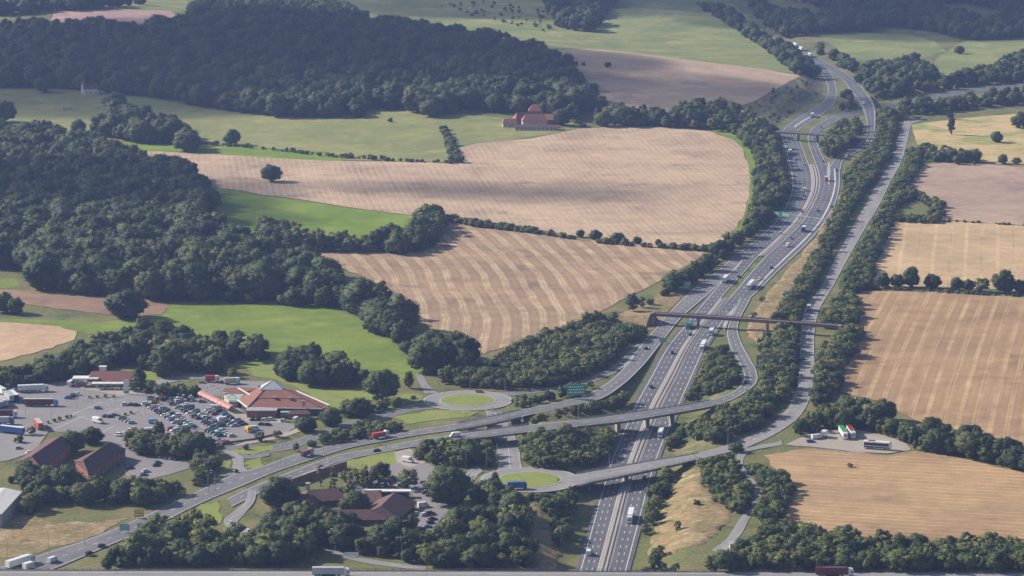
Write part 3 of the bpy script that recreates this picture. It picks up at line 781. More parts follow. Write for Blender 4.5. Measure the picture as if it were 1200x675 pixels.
# ------------------------------------------------------------------ roundabouts and yards
def roundabout(px, py, z, ri, ro, lab_road, lab_isl, off):
    c = PZ(px, py, z); N = 56
    ring = lambda r, zz: [(c.x + r * math.cos(2 * math.pi * i / N), c.y + r * math.sin(2 * math.pi * i / N), zz) for i in range(N)]
    mb = MB(); a = ring(ri - 0.5, z + off); b = ring(ro, z + off)
    for i in range(N):
        j = (i + 1) % N
        mb.add([a[i], b[i], b[j], a[j]], [(0, 1, 2, 3)])
    o = mb.build('roundabout', M_ASPH_OLD); tag(o, lab_road, kind='structure')
    k = MB(); r0 = ring(ri, z + off - 0.1); r1 = ring(ri, z + off + 0.14); r2 = ring(ri - 0.9, z + off + 0.16)
    for i in range(N):
        j = (i + 1) % N
        k.add([r0[i], r0[j], r1[j], r1[i]], [(0, 1, 2, 3)]); k.add([r1[i], r1[j], r2[j], r2[i]], [(0, 1, 2, 3)])
    k.build('kerb', M_KERB, o)
    for rr in (ro - 0.8,):
        l = MB(); p = ring(rr, z + off + 0.02); q = ring(rr - 0.35, z + off + 0.02)
        for i in range(N):
            j = (i + 1) % N
            l.add([p[i], q[i], q[j], p[j]], [(0, 1, 2, 3)])
        l.build('edge_line', M_WHITE, o)
    isl = MB(); rs = [ring(ri - 0.9, z + off + 0.15), ring(ri * 0.6, z + off + 0.3), ring(ri * 0.25, z + off + 0.42)]
    isl.loft(rs)
    io = isl.build('traffic_island', M_LAWN, None, False); tag(io, lab_isl, kind='structure')
    return c
RB_FAR = roundabout(548, 469.5, 0.1, 17.0, 27.0, 'far roundabout carriageway beside the upper link road', 'mown grass island of the far roundabout', 0.2)
RB_NEAR = roundabout(621, 562.5, 0.1, 17.5, 27.0, 'near roundabout carriageway at the end of the short bridge', 'mown grass island of the near roundabout', 0.2)

YARDS = [
 ('lorry_park', [(-30, 452), (60, 447), (110, 449), (128, 458), (118, 470), (90, 484), (55, 498), (50, 512), (20, 530), (-30, 545)], M_YARD, 0.21, 'asphalt lorry park at the left edge'),
 ('car_park', [(128, 458), (165, 459), (178, 462), (230, 462), (255, 470), (285, 492), (330, 494), (350, 499), (335, 508), (290, 517), (270, 522), (240, 522), (200, 518), (170, 522), (150, 538), (120, 520), (100, 508), (60, 506), (55, 498), (90, 484), (118, 470)], M_YARD, 0.217, 'crowded services car park in front of the red roofed building'),
 ('car_park', [(140, 545), (152, 532), (175, 532), (215, 538), (235, 545), (200, 556), (175, 562), (150, 560)], M_YARD, 0.224, 'small car park behind the two brown roofed buildings'),
 ('car_park', [(395, 558), (440, 545), (500, 543), (520, 552), (545, 560), (545, 578), (525, 600), (505, 622), (480, 615), (490, 590), (480, 576), (420, 572)], M_YARD, 0.231, 'hotel car park with small round trees'),
 ('gravel_yard', [(462, 530), (480, 526), (495, 535), (500, 542), (480, 548), (465, 542)], M_DUST, 0.25, 'pale gravel works yard below the lower link road'),
 ('gravel_yard', [(920, 522), (945, 510), (970, 505), (1000, 503), (1040, 512), (1062, 520), (1068, 528), (1040, 532), (1000, 530), (950, 524)], M_DUST, 0.36, 'pale gravel lorry park beside the right hand field'),
 ('forecourt', [(84, 448), (100, 446), (150, 450), (165, 455), (160, 462), (140, 464), (120, 460), (86, 454)], M_DUST, 0.26, 'pale concrete forecourt of the fuel station'),
 ('paving', [(255, 470), (275, 474), (290, 488), (330, 491), (330, 496), (285, 495), (268, 486), (252, 474)], M_DUST, 0.27, 'paved walkway in front of the services entrance'),
 ('paving', [(290, 517), (340, 506), (352, 500), (352, 506), (330, 514), (290, 521), (270, 524)], M_DUST, 0.275, 'pale paved verge along the car park lower edge'),
 ('service_yard', [(230, 452), (250, 446), (300, 450), (305, 456), (262, 466), (238, 463)], M_YARD, 0.28, 'delivery yard behind the pink canopy'),
 ('lane', [(0, 500), (40, 498), (58, 505), (40, 530), (10, 540), (-20, 545), (-20, 505)], M_ASPH_OLD, 0.30, 'pale lane below the lorry park'),
]
for nm, poly, mat, lift, lab in YARDS: sheet(nm, poly, mat, lift, 12.0, lab)
# painted bays in the big car park
bay = MB()
def bay_line(a, b, w=0.35, z=0.24):
    p, q = PZ(*a, z), PZ(*b, z); d = (q - p); d.z = 0; d.normalize(); n_ = Vector((-d.y, d.x, 0)) * w / 2
    bay.add([p + n_, p - n_, q - n_, q + n_], [(0, 1, 2, 3)])
for a, b in [((55, 499), (118, 471)), ((62, 503), (100, 487)), ((100, 476), (112, 478)), ((92, 488), (108, 492)), ((118, 462), (132, 469)), ((132, 469), (150, 470)), ((112, 478), (140, 480)), ((126, 484), (140, 478)), ((118, 507), (136, 498)), ((108, 470), (128, 474)),
             ((172, 476), (222, 501)), ((200, 473), (256, 502)), ((243, 478), (283, 500)), ((195, 502), (222, 514)), ((235, 499), (262, 512))]: bay_line(a, b)
bo = bay.build('bay_lines', M_WHITE); tag(bo, 'worn white bay and lane lines on the services car park', kind='structure')

# ------------------------------------------------------------------ bridges
def bridge_deck(t, r, i0, i1, depth, mat_deck, mat_para, para_h=1.0, over=0.5, rail=True):
    """box deck under ribbon stations i0..i1, parapets with posts on both sides"""
    L, R = r['L'][i0:i1 + 1], r['R'][i0:i1 + 1]
    mb = MB(); secs = []
    for l, q in zip(L, R):
        d = (q - l); d[2] = 0; d = d / np.linalg.norm(d)
        a = l - d * over; b = q + d * over
        z = l[2]
        secs.append([(a[0], a[1], z - 0.06), (b[0], b[1], z - 0.06), (b[0], b[1], z - depth * 0.45), ((b - d * 1.6)[0], (b - d * 1.6)[1], z - depth), ((a + d * 1.6)[0], (a + d * 1.6)[1], z - depth), (a[0], a[1], z - depth * 0.45)])
    mb.loft(secs); mb.build('deck', mat_deck, t)
    for side in (0, 1):
        pm = MB(); A = []
        base = L if side == 0 else R; oth = R if side == 0 else L
        for l, q in zip(base, oth):
            d = (q - l); d[2] = 0; d = d / np.linalg.norm(d)
            A.append((l - d * (over + 0.02), d, l[2]))
        sec = []
        for p, d, z in A:
            p2 = p + d * 0.35
            sec.append([(p[0], p[1], z - 0.3), (p2[0], p2[1], z - 0.3), (p2[0], p2[1], z + 0.35), (p[0], p[1], z + 0.35)])
        pm.loft(sec)
        if rail:
            for k in (0.62, para_h):
                pm.loft([[(p[0], p[1], z + k - 0.06), ((p + d * .12)[0], (p + d * .12)[1], z + k - 0.06), ((p + d * .12)[0], (p + d * .12)[1], z + k + 0.06), (p[0], p[1], z + k + 0.06)] for p, d, z in A])
            # posts every ~4 m
            pts = np.array([p for p, d, z in A]); s = np.concatenate([[0], np.cumsum(np.linalg.norm(np.diff(pts, axis=0), axis=1))])
            for u in np.arange(0, s[-1], 4.0):
                x, y, z = [np.interp(u, s, pts[:, k]) for k in range(3)]
                pm.box(x - 0.1, x + 0.1, y - 0.1, y + 0.1, z, z + para_h + 0.05)
        pm.build('parapet', mat_para, t)

def pier_at(t, px, py, ztop, zbot, w, d, mat, rz=0.0, name='pier'):
    c = PZ(px, py, ztop)
    mb = MB(); mb.box(-w / 2, w / 2, -d / 2, d / 2, zbot - c.z, 0)
    mb.box(-w / 2 - 0.5, w / 2 + 0.5, -d / 2 - 0.3, d / 2 + 0.3, -0.9, -0.002)
    o = mb.build(name, mat, t); o.location = c; o.rotation_euler = (0, 0, rz)
    return o

def flag_range(r):
    runs = []; n = len(r['fl']); i = 0
    while i < n:
        if r['fl'][i]:
            j = i
            while j + 1 < n and r['fl'][j + 1]: j += 1
            runs.append((max(0, i - 1), min(n - 1, j + 2))); i = j + 1
        else: i += 1
    return runs

t = thing('road_bridge', 'long curved concrete link bridge across the motorway below the overbridge', 'bridge')
rr = ROADS['link_lower']; runs = flag_range(rr)
bridge_deck(t, rr, *runs[0], 1.5, M_CONC_D, M_CONC)
for px, py in ((724, 489), (758, 485.5), (787, 481.5)):
    c = PZ(px, py, 1.6)
    pier_at(t, px, py + 1, 1.5, float(hgt(c.x, c.y)) - 2, 2.0, 9.0, M_CONC, 0.1)
t = thing('road_bridge', 'lower of the two link bridges over the dipping road', 'bridge')
bridge_deck(t, rr, *runs[1], 1.3, M_CONC_D, M_CONC)
pier_at(t, 612, 502, 2.7, -5, 1.2, 16, M_CONC, 0.0, 'abutment'); pier_at(t, 577, 506, 2.7, -5, 1.2, 16, M_CONC_D, 0.0, 'abutment')
t = thing('road_bridge', 'upper of the two link bridges over the dipping road', 'bridge')
rr = ROADS['link_upper']; runs = flag_range(rr)
bridge_deck(t, rr, *runs[0], 1.3, M_CONC_D, M_CONC)
pier_at(t, 600, 485.5, 2.4, -5, 1.2, 16, M_CONC, 0.0, 'abutment'); pier_at(t, 572, 492, 2.4, -5, 1.2, 16, M_CONC_D, 0.0, 'abutment')
t = thing('road_bridge', 'near concrete bridge from the roundabout across the motorway', 'bridge')
rr = ROADS['bridge_approach']; runs = flag_range(rr)
bridge_deck(t, rr, *runs[0], 1.4, M_CONC_D, M_CONC)
for px, py in ((733.5, 552),):
    pier_at(t, px, py + 1, -0.9, -8, 1.8, 8.0, M_CONC, 0.05)
pier_at(t, 689, 559, -0.9, -8, 1.5, 16, M_CONC, 0.05, 'abutment'); pier_at(t, 800, 538, -0.9, -8, 1.5, 12, M_CONC, 0.05, 'abutment')
t = thing('road_bridge', 'far slip road bridge above the motorway branch', 'bridge')
rr = ROADS['slip_far']; runs = flag_range(rr)
bridge_deck(t, rr, *runs[0], 1.4, M_CONC_D, M_CONC, rail=False)
t = thing('viaduct', 'foreground viaduct along the bottom edge with dark parapet', 'viaduct')
rr = ROADS['foreground']
bridge_deck(t, rr, 0, len(rr['L']) - 1, 1.6, M_CONC_D, M_CONC_D, 1.3)

def straight_bridge(label, a, b, z, width, depth, fascia, piers, ground_ends, para=1.1, drop=0.0):
    p, q = PZ(a[0], a[1], z), PZ(b[0], b[1], z - drop)
    v = q - p; Ln = math.hypot(v.x, v.y); rz = math.atan2(v.y, v.x)
    t = thing('footbridge' if width < 6 else 'overbridge', label, 'bridge', p, rz)
    sl = -drop / Ln
    def slab(x0, x1, y0, y1, za, zb):
        mb = MB(); n_ = 12; secs = []
        for i in range(n_ + 1):
            x = x0 + (x1 - x0) * i / n_
            camber = 0.35 * math.sin(math.pi * i / n_)
            o_ = sl * x + camber
            secs.append([(x, y0, za + o_), (x, y1, za + o_), (x, y1, zb + o_), (x, y0, zb + o_)])
        return mb.loft(secs)
    slab(0, Ln, -width / 2, width / 2, -0.45, 0).build('deck', M_ASPH_OLD, t)
    for s_ in (-1, 1):
        g = slab(0, Ln, s_ * (width / 2 - 0.9) - 0.25, s_ * (width / 2 - 0.9) + 0.25, -depth, -0.452); g.build('girder', fascia, t)
        y = s_ * width / 2
        pm = slab(0, Ln, y - 0.16, y + 0.16, -0.55, para * 0.55)
        for u in np.arange(1.0, Ln, 3.0): pm.box(u - .07, u + .07, y - .07, y + .07, para * 0.5, para + 0.35)
        top = slab(0, Ln, y - 0.09, y + 0.09, para, para + 0.12); pm.add(top.v, top.f)
        pm.build('parapet', fascia, t)
    for u in piers:
        w = p + v * u; zb = float(hgt(w.x, w.y)) - 1.0
        mb = MB()
        for yy in (-width * 0.28, width * 0.28): mb.box(Ln * u - 0.5, Ln * u + 0.5, yy - 0.6, yy + 0.6, zb - z, -depth - 0.5 + sl * Ln * u)
        mb.box(Ln * u - 0.6, Ln * u + 0.6, -width / 2 + 0.4, width / 2 - 0.4, -depth - 0.502 + sl * Ln * u, -depth + 0.3 + sl * Ln * u)
        mb.build('pier', M_CONC, t)
    for u, s_ in ((0, -1), (1, 1)):
        w = p + v * u; zb = float(hgt(w.x, w.y)) - 1.0
        mb = MB(); x = Ln * u
        mb.box(min(x, x + s_ * 1.5), max(x, x + s_ * 1.5), -width / 2 - 0.3, width / 2 + 0.3, zb - z, 0.3 - drop * u)
        # sloping wing walls
        mb.build('abutment', M_CONC, t)
    return t, p, q
OB, ob_p, ob_q = straight_bridge('long straight overbridge with dark red girders spanning motorway and old road', (766, 367), (983, 381.5), 7.2, 5.0, 1.6, M_RUST, (0.245, 0.62), True)
OB2, _, _ = straight_bridge('pale distant overbridge across the motorway fork', (911, 154), (1024, 162), 7.5, 6.0, 1.5, M_CONC, (0.22, 0.42, 0.62), True)

# earth ramps behind the overbridge ends
def ramp_mound(a, direction, z, w, length, label, z1=0.0):
    d = Vector(direction); d.z = 0; d.normalize(); n_ = Vector((-d.y, d.x, 0))
    mb = MB(); secs = []
    for i in range(7):
        u = i / 6; c = a + d * (1.2 + length * u); zz = z * (1 - u) ** 1.0 + z1 * u
        side = w / 2 + 0.6
        foot = side + max(0.5, zz * 1.6)
        def pt(k, h): return (c.x + n_.x * k, c.y + n_.y * k, h)
        secs.append([pt(-foot, -0.6), pt(foot, -0.6), pt(side, zz - 0.25), pt(-side, zz - 0.25)])
    mb.loft(secs)
    o = mb.build('embankment', M_SCRUB); tag(o, label, kind='structure')
ramp_mound(ob_p, ob_p - ob_q, 7.2, 8, 60, 'grassy earth ramp at the left end of the overbridge')
ramp_mound(ob_q, ob_q - ob_p, 7.2, 8, 24, 'grassy earth ramp at the right end of the overbridge')
# ------------------------------------------------------------------ trees
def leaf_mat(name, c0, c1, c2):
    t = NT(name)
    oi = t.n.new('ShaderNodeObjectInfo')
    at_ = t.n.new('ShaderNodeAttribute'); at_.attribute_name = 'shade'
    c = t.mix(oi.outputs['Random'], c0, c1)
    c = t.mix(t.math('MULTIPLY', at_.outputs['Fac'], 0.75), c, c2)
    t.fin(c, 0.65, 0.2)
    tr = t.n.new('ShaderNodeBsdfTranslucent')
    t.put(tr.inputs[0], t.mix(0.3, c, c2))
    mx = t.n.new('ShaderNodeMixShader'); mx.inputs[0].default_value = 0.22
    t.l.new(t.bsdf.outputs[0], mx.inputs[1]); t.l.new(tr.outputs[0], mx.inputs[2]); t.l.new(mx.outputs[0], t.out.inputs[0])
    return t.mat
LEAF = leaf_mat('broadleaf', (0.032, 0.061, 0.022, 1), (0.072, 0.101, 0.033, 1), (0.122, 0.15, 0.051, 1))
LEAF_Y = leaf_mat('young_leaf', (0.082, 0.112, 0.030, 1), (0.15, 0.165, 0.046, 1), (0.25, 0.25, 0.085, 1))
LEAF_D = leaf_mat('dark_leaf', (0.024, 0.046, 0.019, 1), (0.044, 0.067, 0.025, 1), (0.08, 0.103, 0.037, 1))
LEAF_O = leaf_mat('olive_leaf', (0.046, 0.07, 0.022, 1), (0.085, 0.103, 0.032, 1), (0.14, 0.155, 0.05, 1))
BARK = plain('bark', (0.10, 0.075, 0.055, 1), 0.9, 0.1)

def make_crown(seed, rx, rz, zc, lobes, per, leaf, core=0.80, flat=0.35, cone=False, spread=1.0):
    """crown around (0,0,zc): leaf quads on many lobes; returns verts, faces, shade per face"""
    R = np.random.default_rng(seed)
    cs = []
    for i in range(lobes):
        while True:
            p = R.uniform(-1, 1, 3)
            l = np.linalg.norm(p)
            if 0.25 < l < 1.0 and p[2] > -0.92: break
        p = p / l * (0.35 + 0.45 * R.random() ** 0.5)
        k = 1.0
        if cone: k = max(0.12, (1 - (p[2] + 0.75) / 1.6))
        r = rx * R.uniform(0.17, 0.36) * (0.55 + 0.45 * k if cone else 1)
        cs.append((p[0] * rx * k * spread, p[1] * rx * k * spread, zc + p[2] * rz, r, r * R.uniform(0.75, 0.95), R.random()))
    V = []; F = []; S = []; Nn = []
    C = np.array(cs)
    def soft(p, d):
        o = np.array([p[0] / rx, p[1] / rx, (p[2] - zc) / rz]); o /= np.linalg.norm(o) + 1e-6
        n = o * 0.7 + np.array(d) * 0.6; return n / (np.linalg.norm(n) + 1e-9)
    # cores
    ico = bmesh.new(); bmesh.ops.create_icosphere(ico, subdivisions=1, radius=1.0)
    iv = np.array([v.co[:] for v in ico.verts]); ifc = [[v.index for v in f.verts] for f in ico.faces]; ico.free()
    for (x, y, z, r, r2, sh) in cs:
        n0 = len(V)
        for q in iv:
            j = R.uniform(0.85, 1.1)
            V.append((x + q[0] * r * core * j, y + q[1] * r * core * j, z + q[2] * r2 * core * j)); Nn.append(soft(V[-1], q))
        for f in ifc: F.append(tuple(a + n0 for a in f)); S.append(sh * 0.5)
    for (x, y, z, r, r2, sh) in cs:
        for _ in range(per):
            d = R.normal(size=3); d /= np.linalg.norm(d)
            if d[2] < -0.45: continue
            j = R.uniform(0.82, 1.1)
            p = np.array([x + d[0] * r * j, y + d[1] * r * j, z + d[2] * r2 * j])
            e = ((C[:, 0] - p[0]) / C[:, 3]) ** 2 + ((C[:, 1] - p[1]) / C[:, 3]) ** 2 + ((C[:, 2] - p[2]) / C[:, 4]) ** 2
            if (e < 0.6).any(): continue
            nrm = d + R.normal(size=3) * 0.45; nrm[2] += flat; nrm /= np.linalg.norm(nrm)
            a = np.cross(nrm, R.normal(size=3)); a /= np.linalg.norm(a) + 1e-9; b = np.cross(nrm, a)
            s1 = leaf * R.uniform(0.6, 1.25); s2 = leaf * R.uniform(0.45, 0.9)
            n0 = len(V)
            V += [tuple(p + a * s1), tuple(p + b * s2), tuple(p - a * s1), tuple(p - b * s2)]
            nn = soft(p, d) + R.normal(size=3) * 0.36; nn /= np.linalg.norm(nn); Nn += [nn] * 4
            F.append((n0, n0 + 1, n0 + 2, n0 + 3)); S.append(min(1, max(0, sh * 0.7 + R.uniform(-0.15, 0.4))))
    return V, F, S, Nn

def crown_mesh(name, mat, **k):
    V, F, S, Nn = make_crown(**k)
    me = bpy.data.meshes.new(name); me.from_pydata(V, [], F); me.materials.append(mat)
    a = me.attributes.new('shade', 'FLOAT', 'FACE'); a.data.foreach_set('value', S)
    me.update()
    me.polygons.foreach_set('use_smooth', [True] * len(F))
    me.normals_split_custom_set_from_vertices([tuple(n) for n in Nn])
    return me

def trunk_mesh(name, h, r, spread, seed, limbs=6):
    R = random.Random(seed); mb = MB()
    top = Vector((R.uniform(-.3, .3), R.uniform(-.3, .3), h * 0.55))
    mb.cyl((0, 0, -0.6), (0, 0, h * 0.22), r * 1.25, r * 0.85, 8); mb.cyl((0, 0, h * 0.21), top, r * 0.85, r * 0.4, 8)
    for i in range(limbs):
        a = 2 * math.pi * i / limbs + R.uniform(-.4, .4); z0 = h * R.uniform(0.22, 0.42)
        e = Vector((math.cos(a) * spread * .6, math.sin(a) * spread * .6, z0 + h * R.uniform(0.18, 0.35)))
        mb.cyl((0, 0, z0), e, r * 0.42, r * 0.14, 6)
    return mb.mesh(name, [BARK])

# nominal sizes in metres: total height H, crown radius
KINDS = {}
def kind(key, H, rx, zc, rz, lobes, per, leaf, mats, n, trunk_r=0.45, **kw):
    for i in range(n):
        m = mats[i % len(mats)]
        cm = crown_mesh('crown_' + key + str(i), m, seed=hash((key, i)) % 1000 if False else sum(map(ord, key)) * 7 + i, rx=rx, rz=rz, zc=zc, lobes=lobes, per=per, leaf=leaf, **kw)
        tm = trunk_mesh('trunk_' + key + str(i), zc + rz * 0.4, trunk_r, rx, i + 3)
        KINDS.setdefault(key, []).append((cm, tm, H))
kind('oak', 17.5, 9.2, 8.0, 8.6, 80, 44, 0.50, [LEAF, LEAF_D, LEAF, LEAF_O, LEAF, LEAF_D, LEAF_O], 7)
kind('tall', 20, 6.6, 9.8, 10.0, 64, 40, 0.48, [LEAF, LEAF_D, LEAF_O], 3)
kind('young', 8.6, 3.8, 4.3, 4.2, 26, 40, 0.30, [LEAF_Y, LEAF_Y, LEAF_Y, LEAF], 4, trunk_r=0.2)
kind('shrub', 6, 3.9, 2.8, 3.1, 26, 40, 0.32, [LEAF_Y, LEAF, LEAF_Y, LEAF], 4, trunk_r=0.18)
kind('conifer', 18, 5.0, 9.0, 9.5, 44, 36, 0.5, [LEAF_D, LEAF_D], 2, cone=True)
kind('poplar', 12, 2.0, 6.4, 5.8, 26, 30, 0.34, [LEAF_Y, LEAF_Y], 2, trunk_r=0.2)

# merged copies (crown + trunk in one mesh) for the uncountable masses
MASS = bpy.data.collections.new('mass_sources')
MASS_IDX = {}
def mass_source(key, i):
    cm, tm, H = KINDS[key][i]
    o = bpy.data.objects.new('%03d_%s' % (len(MASS_IDX), key), cm)
    MASS.objects.link(o)
    MASS_IDX[(key, i)] = len(MASS_IDX)
for key in ('oak', 'tall', 'young', 'shrub', 'conifer'):
    for i in range(len(KINDS[key])): mass_source(key, i)

def scatter_group():
    ng = bpy.data.node_groups.new('scatter', 'GeometryNodeTree')
    ng.interface.new_socket('Geometry', in_out='INPUT', socket_type='NodeSocketGeometry')
    ng.interface.new_socket('Geometry', in_out='OUTPUT', socket_type='NodeSocketGeometry')
    N = ng.nodes; Lk = ng.links
    gi = N.new('NodeGroupInput'); go = N.new('NodeGroupOutput')
    ci = N.new('GeometryNodeCollectionInfo'); ci.inputs['Collection'].default_value = MASS
    ci.inputs['Separate Children'].default_value = True; ci.inputs['Reset Children'].default_value = True
    iop = N.new('GeometryNodeInstanceOnPoints'); iop.inputs['Pick Instance'].default_value = True
    def attr(nm, ty):
        a = N.new('GeometryNodeInputNamedAttribute'); a.data_type = ty; a.inputs['Name'].default_value = nm
        return a.outputs['Attribute']
    Lk.new(gi.outputs[0], iop.inputs['Points']); Lk.new(ci.outputs[0], iop.inputs['Instance'])
    Lk.new(attr('src', 'INT'), iop.inputs['Instance Index']); Lk.new(attr('rot', 'FLOAT_VECTOR'), iop.inputs['Rotation']); Lk.new(attr('scl', 'FLOAT_VECTOR'), iop.inputs['Scale'])
    Lk.new(iop.outputs[0], go.inputs[0])
    return ng
SCATTER = scatter_group()

ALLTREES = []   # dict(x,y,z,key,i,h,rz,sx,belt)
BELTS = {}

def wpoly(poly, h):
    """outline seen in the photo -> footprint on the ground, allowing for the trees' height"""
    out = []
    m = len(poly); P = []
    for i in range(m):
        a, b = poly[i], poly[(i + 1) % m]
        k = max(1, int(math.hypot(b[0] - a[0], b[1] - a[1]) / 14))
        for j in range(k): P.append((a[0] + (b[0] - a[0]) * j / k, a[1] + (b[1] - a[1]) * j / k))
    for p in P:
        top = inside(poly, p[0] + 0.01, p[1] + 2.0); bot = inside(poly, p[0] + 0.01, p[1] - 2.0)
        up = h * 0.85 if (top and not bot) else (h * 0.12 if (bot and not top) else h * 0.5)
        q = G(p[0], p[1], up)
        out.append((q.x, q.y))
    return out

ROADPTS = np.concatenate([np.stack([r['C'][:, 0], r['C'][:, 1], r['w']], 1) for k_, r in ROADS.items()])
def near_road(x, y, margin):
    d = np.hypot(ROADPTS[:, 0] - x, ROADPTS[:, 1] - y) - ROADPTS[:, 2]
    return d.min() < margin

KEEP_OUT = []
def belt(name, label, poly, h, space, mix, vary=0.32, margin=3.0, seed=0, gaps=None):
    W = wpoly(poly, h)
    A = np.array(W)
    R = np.random.default_rng(seed + len(BELTS))
    xs = np.arange(A[:, 0].min() - space, A[:, 0].max() + space, space)
    ys = np.arange(A[:, 1].min() - space, A[:, 1].max() + space, space * 0.87)
    X, Y = np.meshgrid(xs, ys)
    X = X + (np.arange(len(ys)) % 2)[:, None] * space / 2 + R.uniform(-.38, .38, X.shape) * space; Y = Y + R.uniform(-.38, .38, X.shape) * space
    ins = inside_np(W, X, Y)
    keys = [k for k, _ in mix]; pr = np.array([w for _, w in mix], float); pr /= pr.sum()
    BELTS[name] = label
    X, Y = X[ins], Y[ins]
    Z = hgt(X, Y)
    for x, y, z in zip(X, Y, Z):
        if margin and near_road(x, y, margin): continue
        if gaps and math.sin(x / gaps + 1.3) * math.sin(y / (gaps * 2.2) + 0.4) + 0.35 * math.sin(x / 31.0 + y / 57.0) > 0.55: continue
        key = keys[R.choice(len(keys), p=pr)]
        i = int(R.integers(len(KINDS[key])))
        hh = h * float(np.clip(R.normal(1.0, vary), 0.5, 1.45))
        if key == 'shrub' and h > 9: hh *= 0.5
        ALLTREES.append(dict(x=float(x), y=float(y), z=float(z) - 0.2, key=key, i=i, h=hh, rz=float(R.uniform(0, 6.28)), sx=float(R.uniform(0.85, 1.25)), belt=name))

WOOD = [('oak', 6), ('tall', 3), ('conifer', .35)]
MIXED = [('oak', 2), ('tall', 1), ('young', 2), ('shrub', 1.5)]
SHRUBS = [('shrub', 4), ('young', 2)]
belt('hill_wood', 'broadleaf tree of the great hill wood, upper left', [(-20, 22), (70, 23), (140, 25), (200, 23), (235, 3), (260, -8), (380, -2), (430, 20), (500, 30), (560, 38), (640, 55), (680, 85), (702, 112), (690, 132), (640, 134), (600, 130), (560, 127), (500, 135), (470, 124), (430, 127), (420, 135), (330, 135), (230, 122), (170, 112), (110, 105), (50, 100), (-20, 100)], 19, 11.5, WOOD, margin=0)
belt('skyline_wood', 'tree of the far wood along the top left edge', [(-20, -6), (170, -8), (165, 4), (120, 9), (62, 12), (-20, 18)], 18, 14, WOOD, margin=0)
belt('left_wood', 'broadleaf tree of the large left wood above the meadow', [(-20, 150), (40, 148), (90, 157), (150, 175), (215, 190), (241, 212), (243, 240), (238, 255), (262, 262), (300, 270), (345, 277), (365, 300), (400, 325), (440, 338), (470, 360), (470, 378), (430, 368), (380, 357), (300, 352), (200, 350), (130, 347), (60, 338), (22, 332), (45, 320), (30, 312), (-20, 312)], 19, 9.8, WOOD, margin=0)
belt('meadow_hedge', 'tall hedge tree between meadow wedge and striped field', [(300, 264), (330, 258), (372, 272), (440, 272), (485, 258), (500, 241), (522, 248), (516, 272), (505, 290), (470, 295), (350, 293), (310, 285)], 13, 8, MIXED, margin=0)
belt('wood_tail', 'tree of the belt between left wood and lane', [(440, 348), (476, 362), (478, 385), (492, 402), (520, 388), (546, 398), (549, 422), (530, 438), (500, 436), (480, 420), (450, 390), (430, 377)], 16, 8, WOOD, margin=2)
belt('pasture_copse', 'tree of the small copse standing in the hillside pasture', [(114, 150), (132, 115), (150, 122), (168, 130), (175, 140), (200, 135), (216, 146), (216, 160), (238, 168), (150, 166)], 17, 10, WOOD, margin=0)
belt('pasture_hedge', 'low dark hedge along the lower edge of the hillside pasture', [(210, 160), (300, 170), (400, 180), (500, 186), (530, 188), (530, 191), (480, 190), (390, 184), (300, 174), (230, 169)], 3.5, 6, [('shrub', 1)], margin=0)
belt('cross_hedge', 'thick short hedge crossing the pasture towards the stubble', [(516, 148), (522, 146), (532, 165), (539, 188), (529, 190), (522, 165)], 5, 5, [('shrub', 1)], margin=0)
belt('farm_trees', 'tree of the line behind the distant red roofed farm', [(655, 128), (700, 140), (700, 118), (730, 122), (760, 128), (800, 122), (850, 118), (880, 128), (905, 145), (890, 158), (840, 152), (790, 148), (730, 147), (690, 146)], 14, 10, MIXED, margin=2)
belt('motorway_left_belt', 'tree of the dark belt left of the motorway above the gantry', [(835, 142), (862, 142), (890, 142), (906, 152), (916, 190), (924, 225), (918, 250), (893, 266), (862, 292), (838, 312), (800, 337), (765, 354), (720, 374), (690, 388), (686, 376), (715, 362), (760, 342), (805, 316), (838, 292), (862, 272), (880, 248), (888, 215), (884, 182), (868, 162)], 10, 6.5, MIXED, margin=3)
belt('plantation', 'young tree of the shrubby plantation left of the slip road', [(515, 440), (540, 428), (575, 420), (605, 404), (650, 386), (690, 370), (722, 372), (752, 388), (748, 405), (715, 428), (690, 441), (645, 453), (600, 456), (560, 454), (520, 450)], 7, 4.8, [('young', 3), ('shrub', 3), ('oak', .4)], margin=3)
belt('field_hedge', 'low hedge between the pale stubble field and the striped field', [(520, 250), (560, 258), (620, 266), (700, 280), (760, 285), (830, 290), (830, 293), (760, 289), (700, 284), (620, 273), (560, 266), (520, 258)], 4.2, 3.2, [('shrub', 1)], margin=0)
belt('motorway_right_belt', 'shrub of the long belt between the motorway and the old road', [(1030, 128), (1058, 135), (1052, 155), (1042, 185), (1026, 208), (1008, 232), (992, 258), (976, 292), (958, 328), (940, 360), (922, 374), (908, 372), (922, 352), (938, 322), (958, 288), (976, 254), (990, 228), (990, 205), (1002, 187), (1022, 172), (1030, 155)], 6, 4.4, [('shrub', 3), ('young', 3)], margin=3)
belt('side_road_belt', 'shrub of the belt right of the old road beside the stubble fields', [(1064, 172), (1078, 178), (1076, 200), (1062, 222), (1048, 248), (1036, 280), (1022, 312), (1020, 338), (985, 348), (992, 315), (1012, 280), (1034, 243), (1050, 212), (1060, 190)], 6, 4.4, [('shrub', 3), ('young', 3), ('oak', .3)], margin=3)
belt('pasture_hedgerow', 'dark hedge tree below the dry pasture on the right', [(1082, 174), (1110, 174), (1140, 178), (1148, 190), (1120, 192), (1085, 188)], 9, 7, MIXED, margin=0)
belt('paddock_shrubs', 'shrub round the small rough paddock beside the old road', [(1045, 232), (1066, 218), (1095, 232), (1104, 238), (1106, 252), (1098, 262), (1050, 260), (1044, 254), (1060, 252), (1090, 252), (1092, 240), (1070, 232), (1050, 246)], 5, 5, SHRUBS, margin=3)
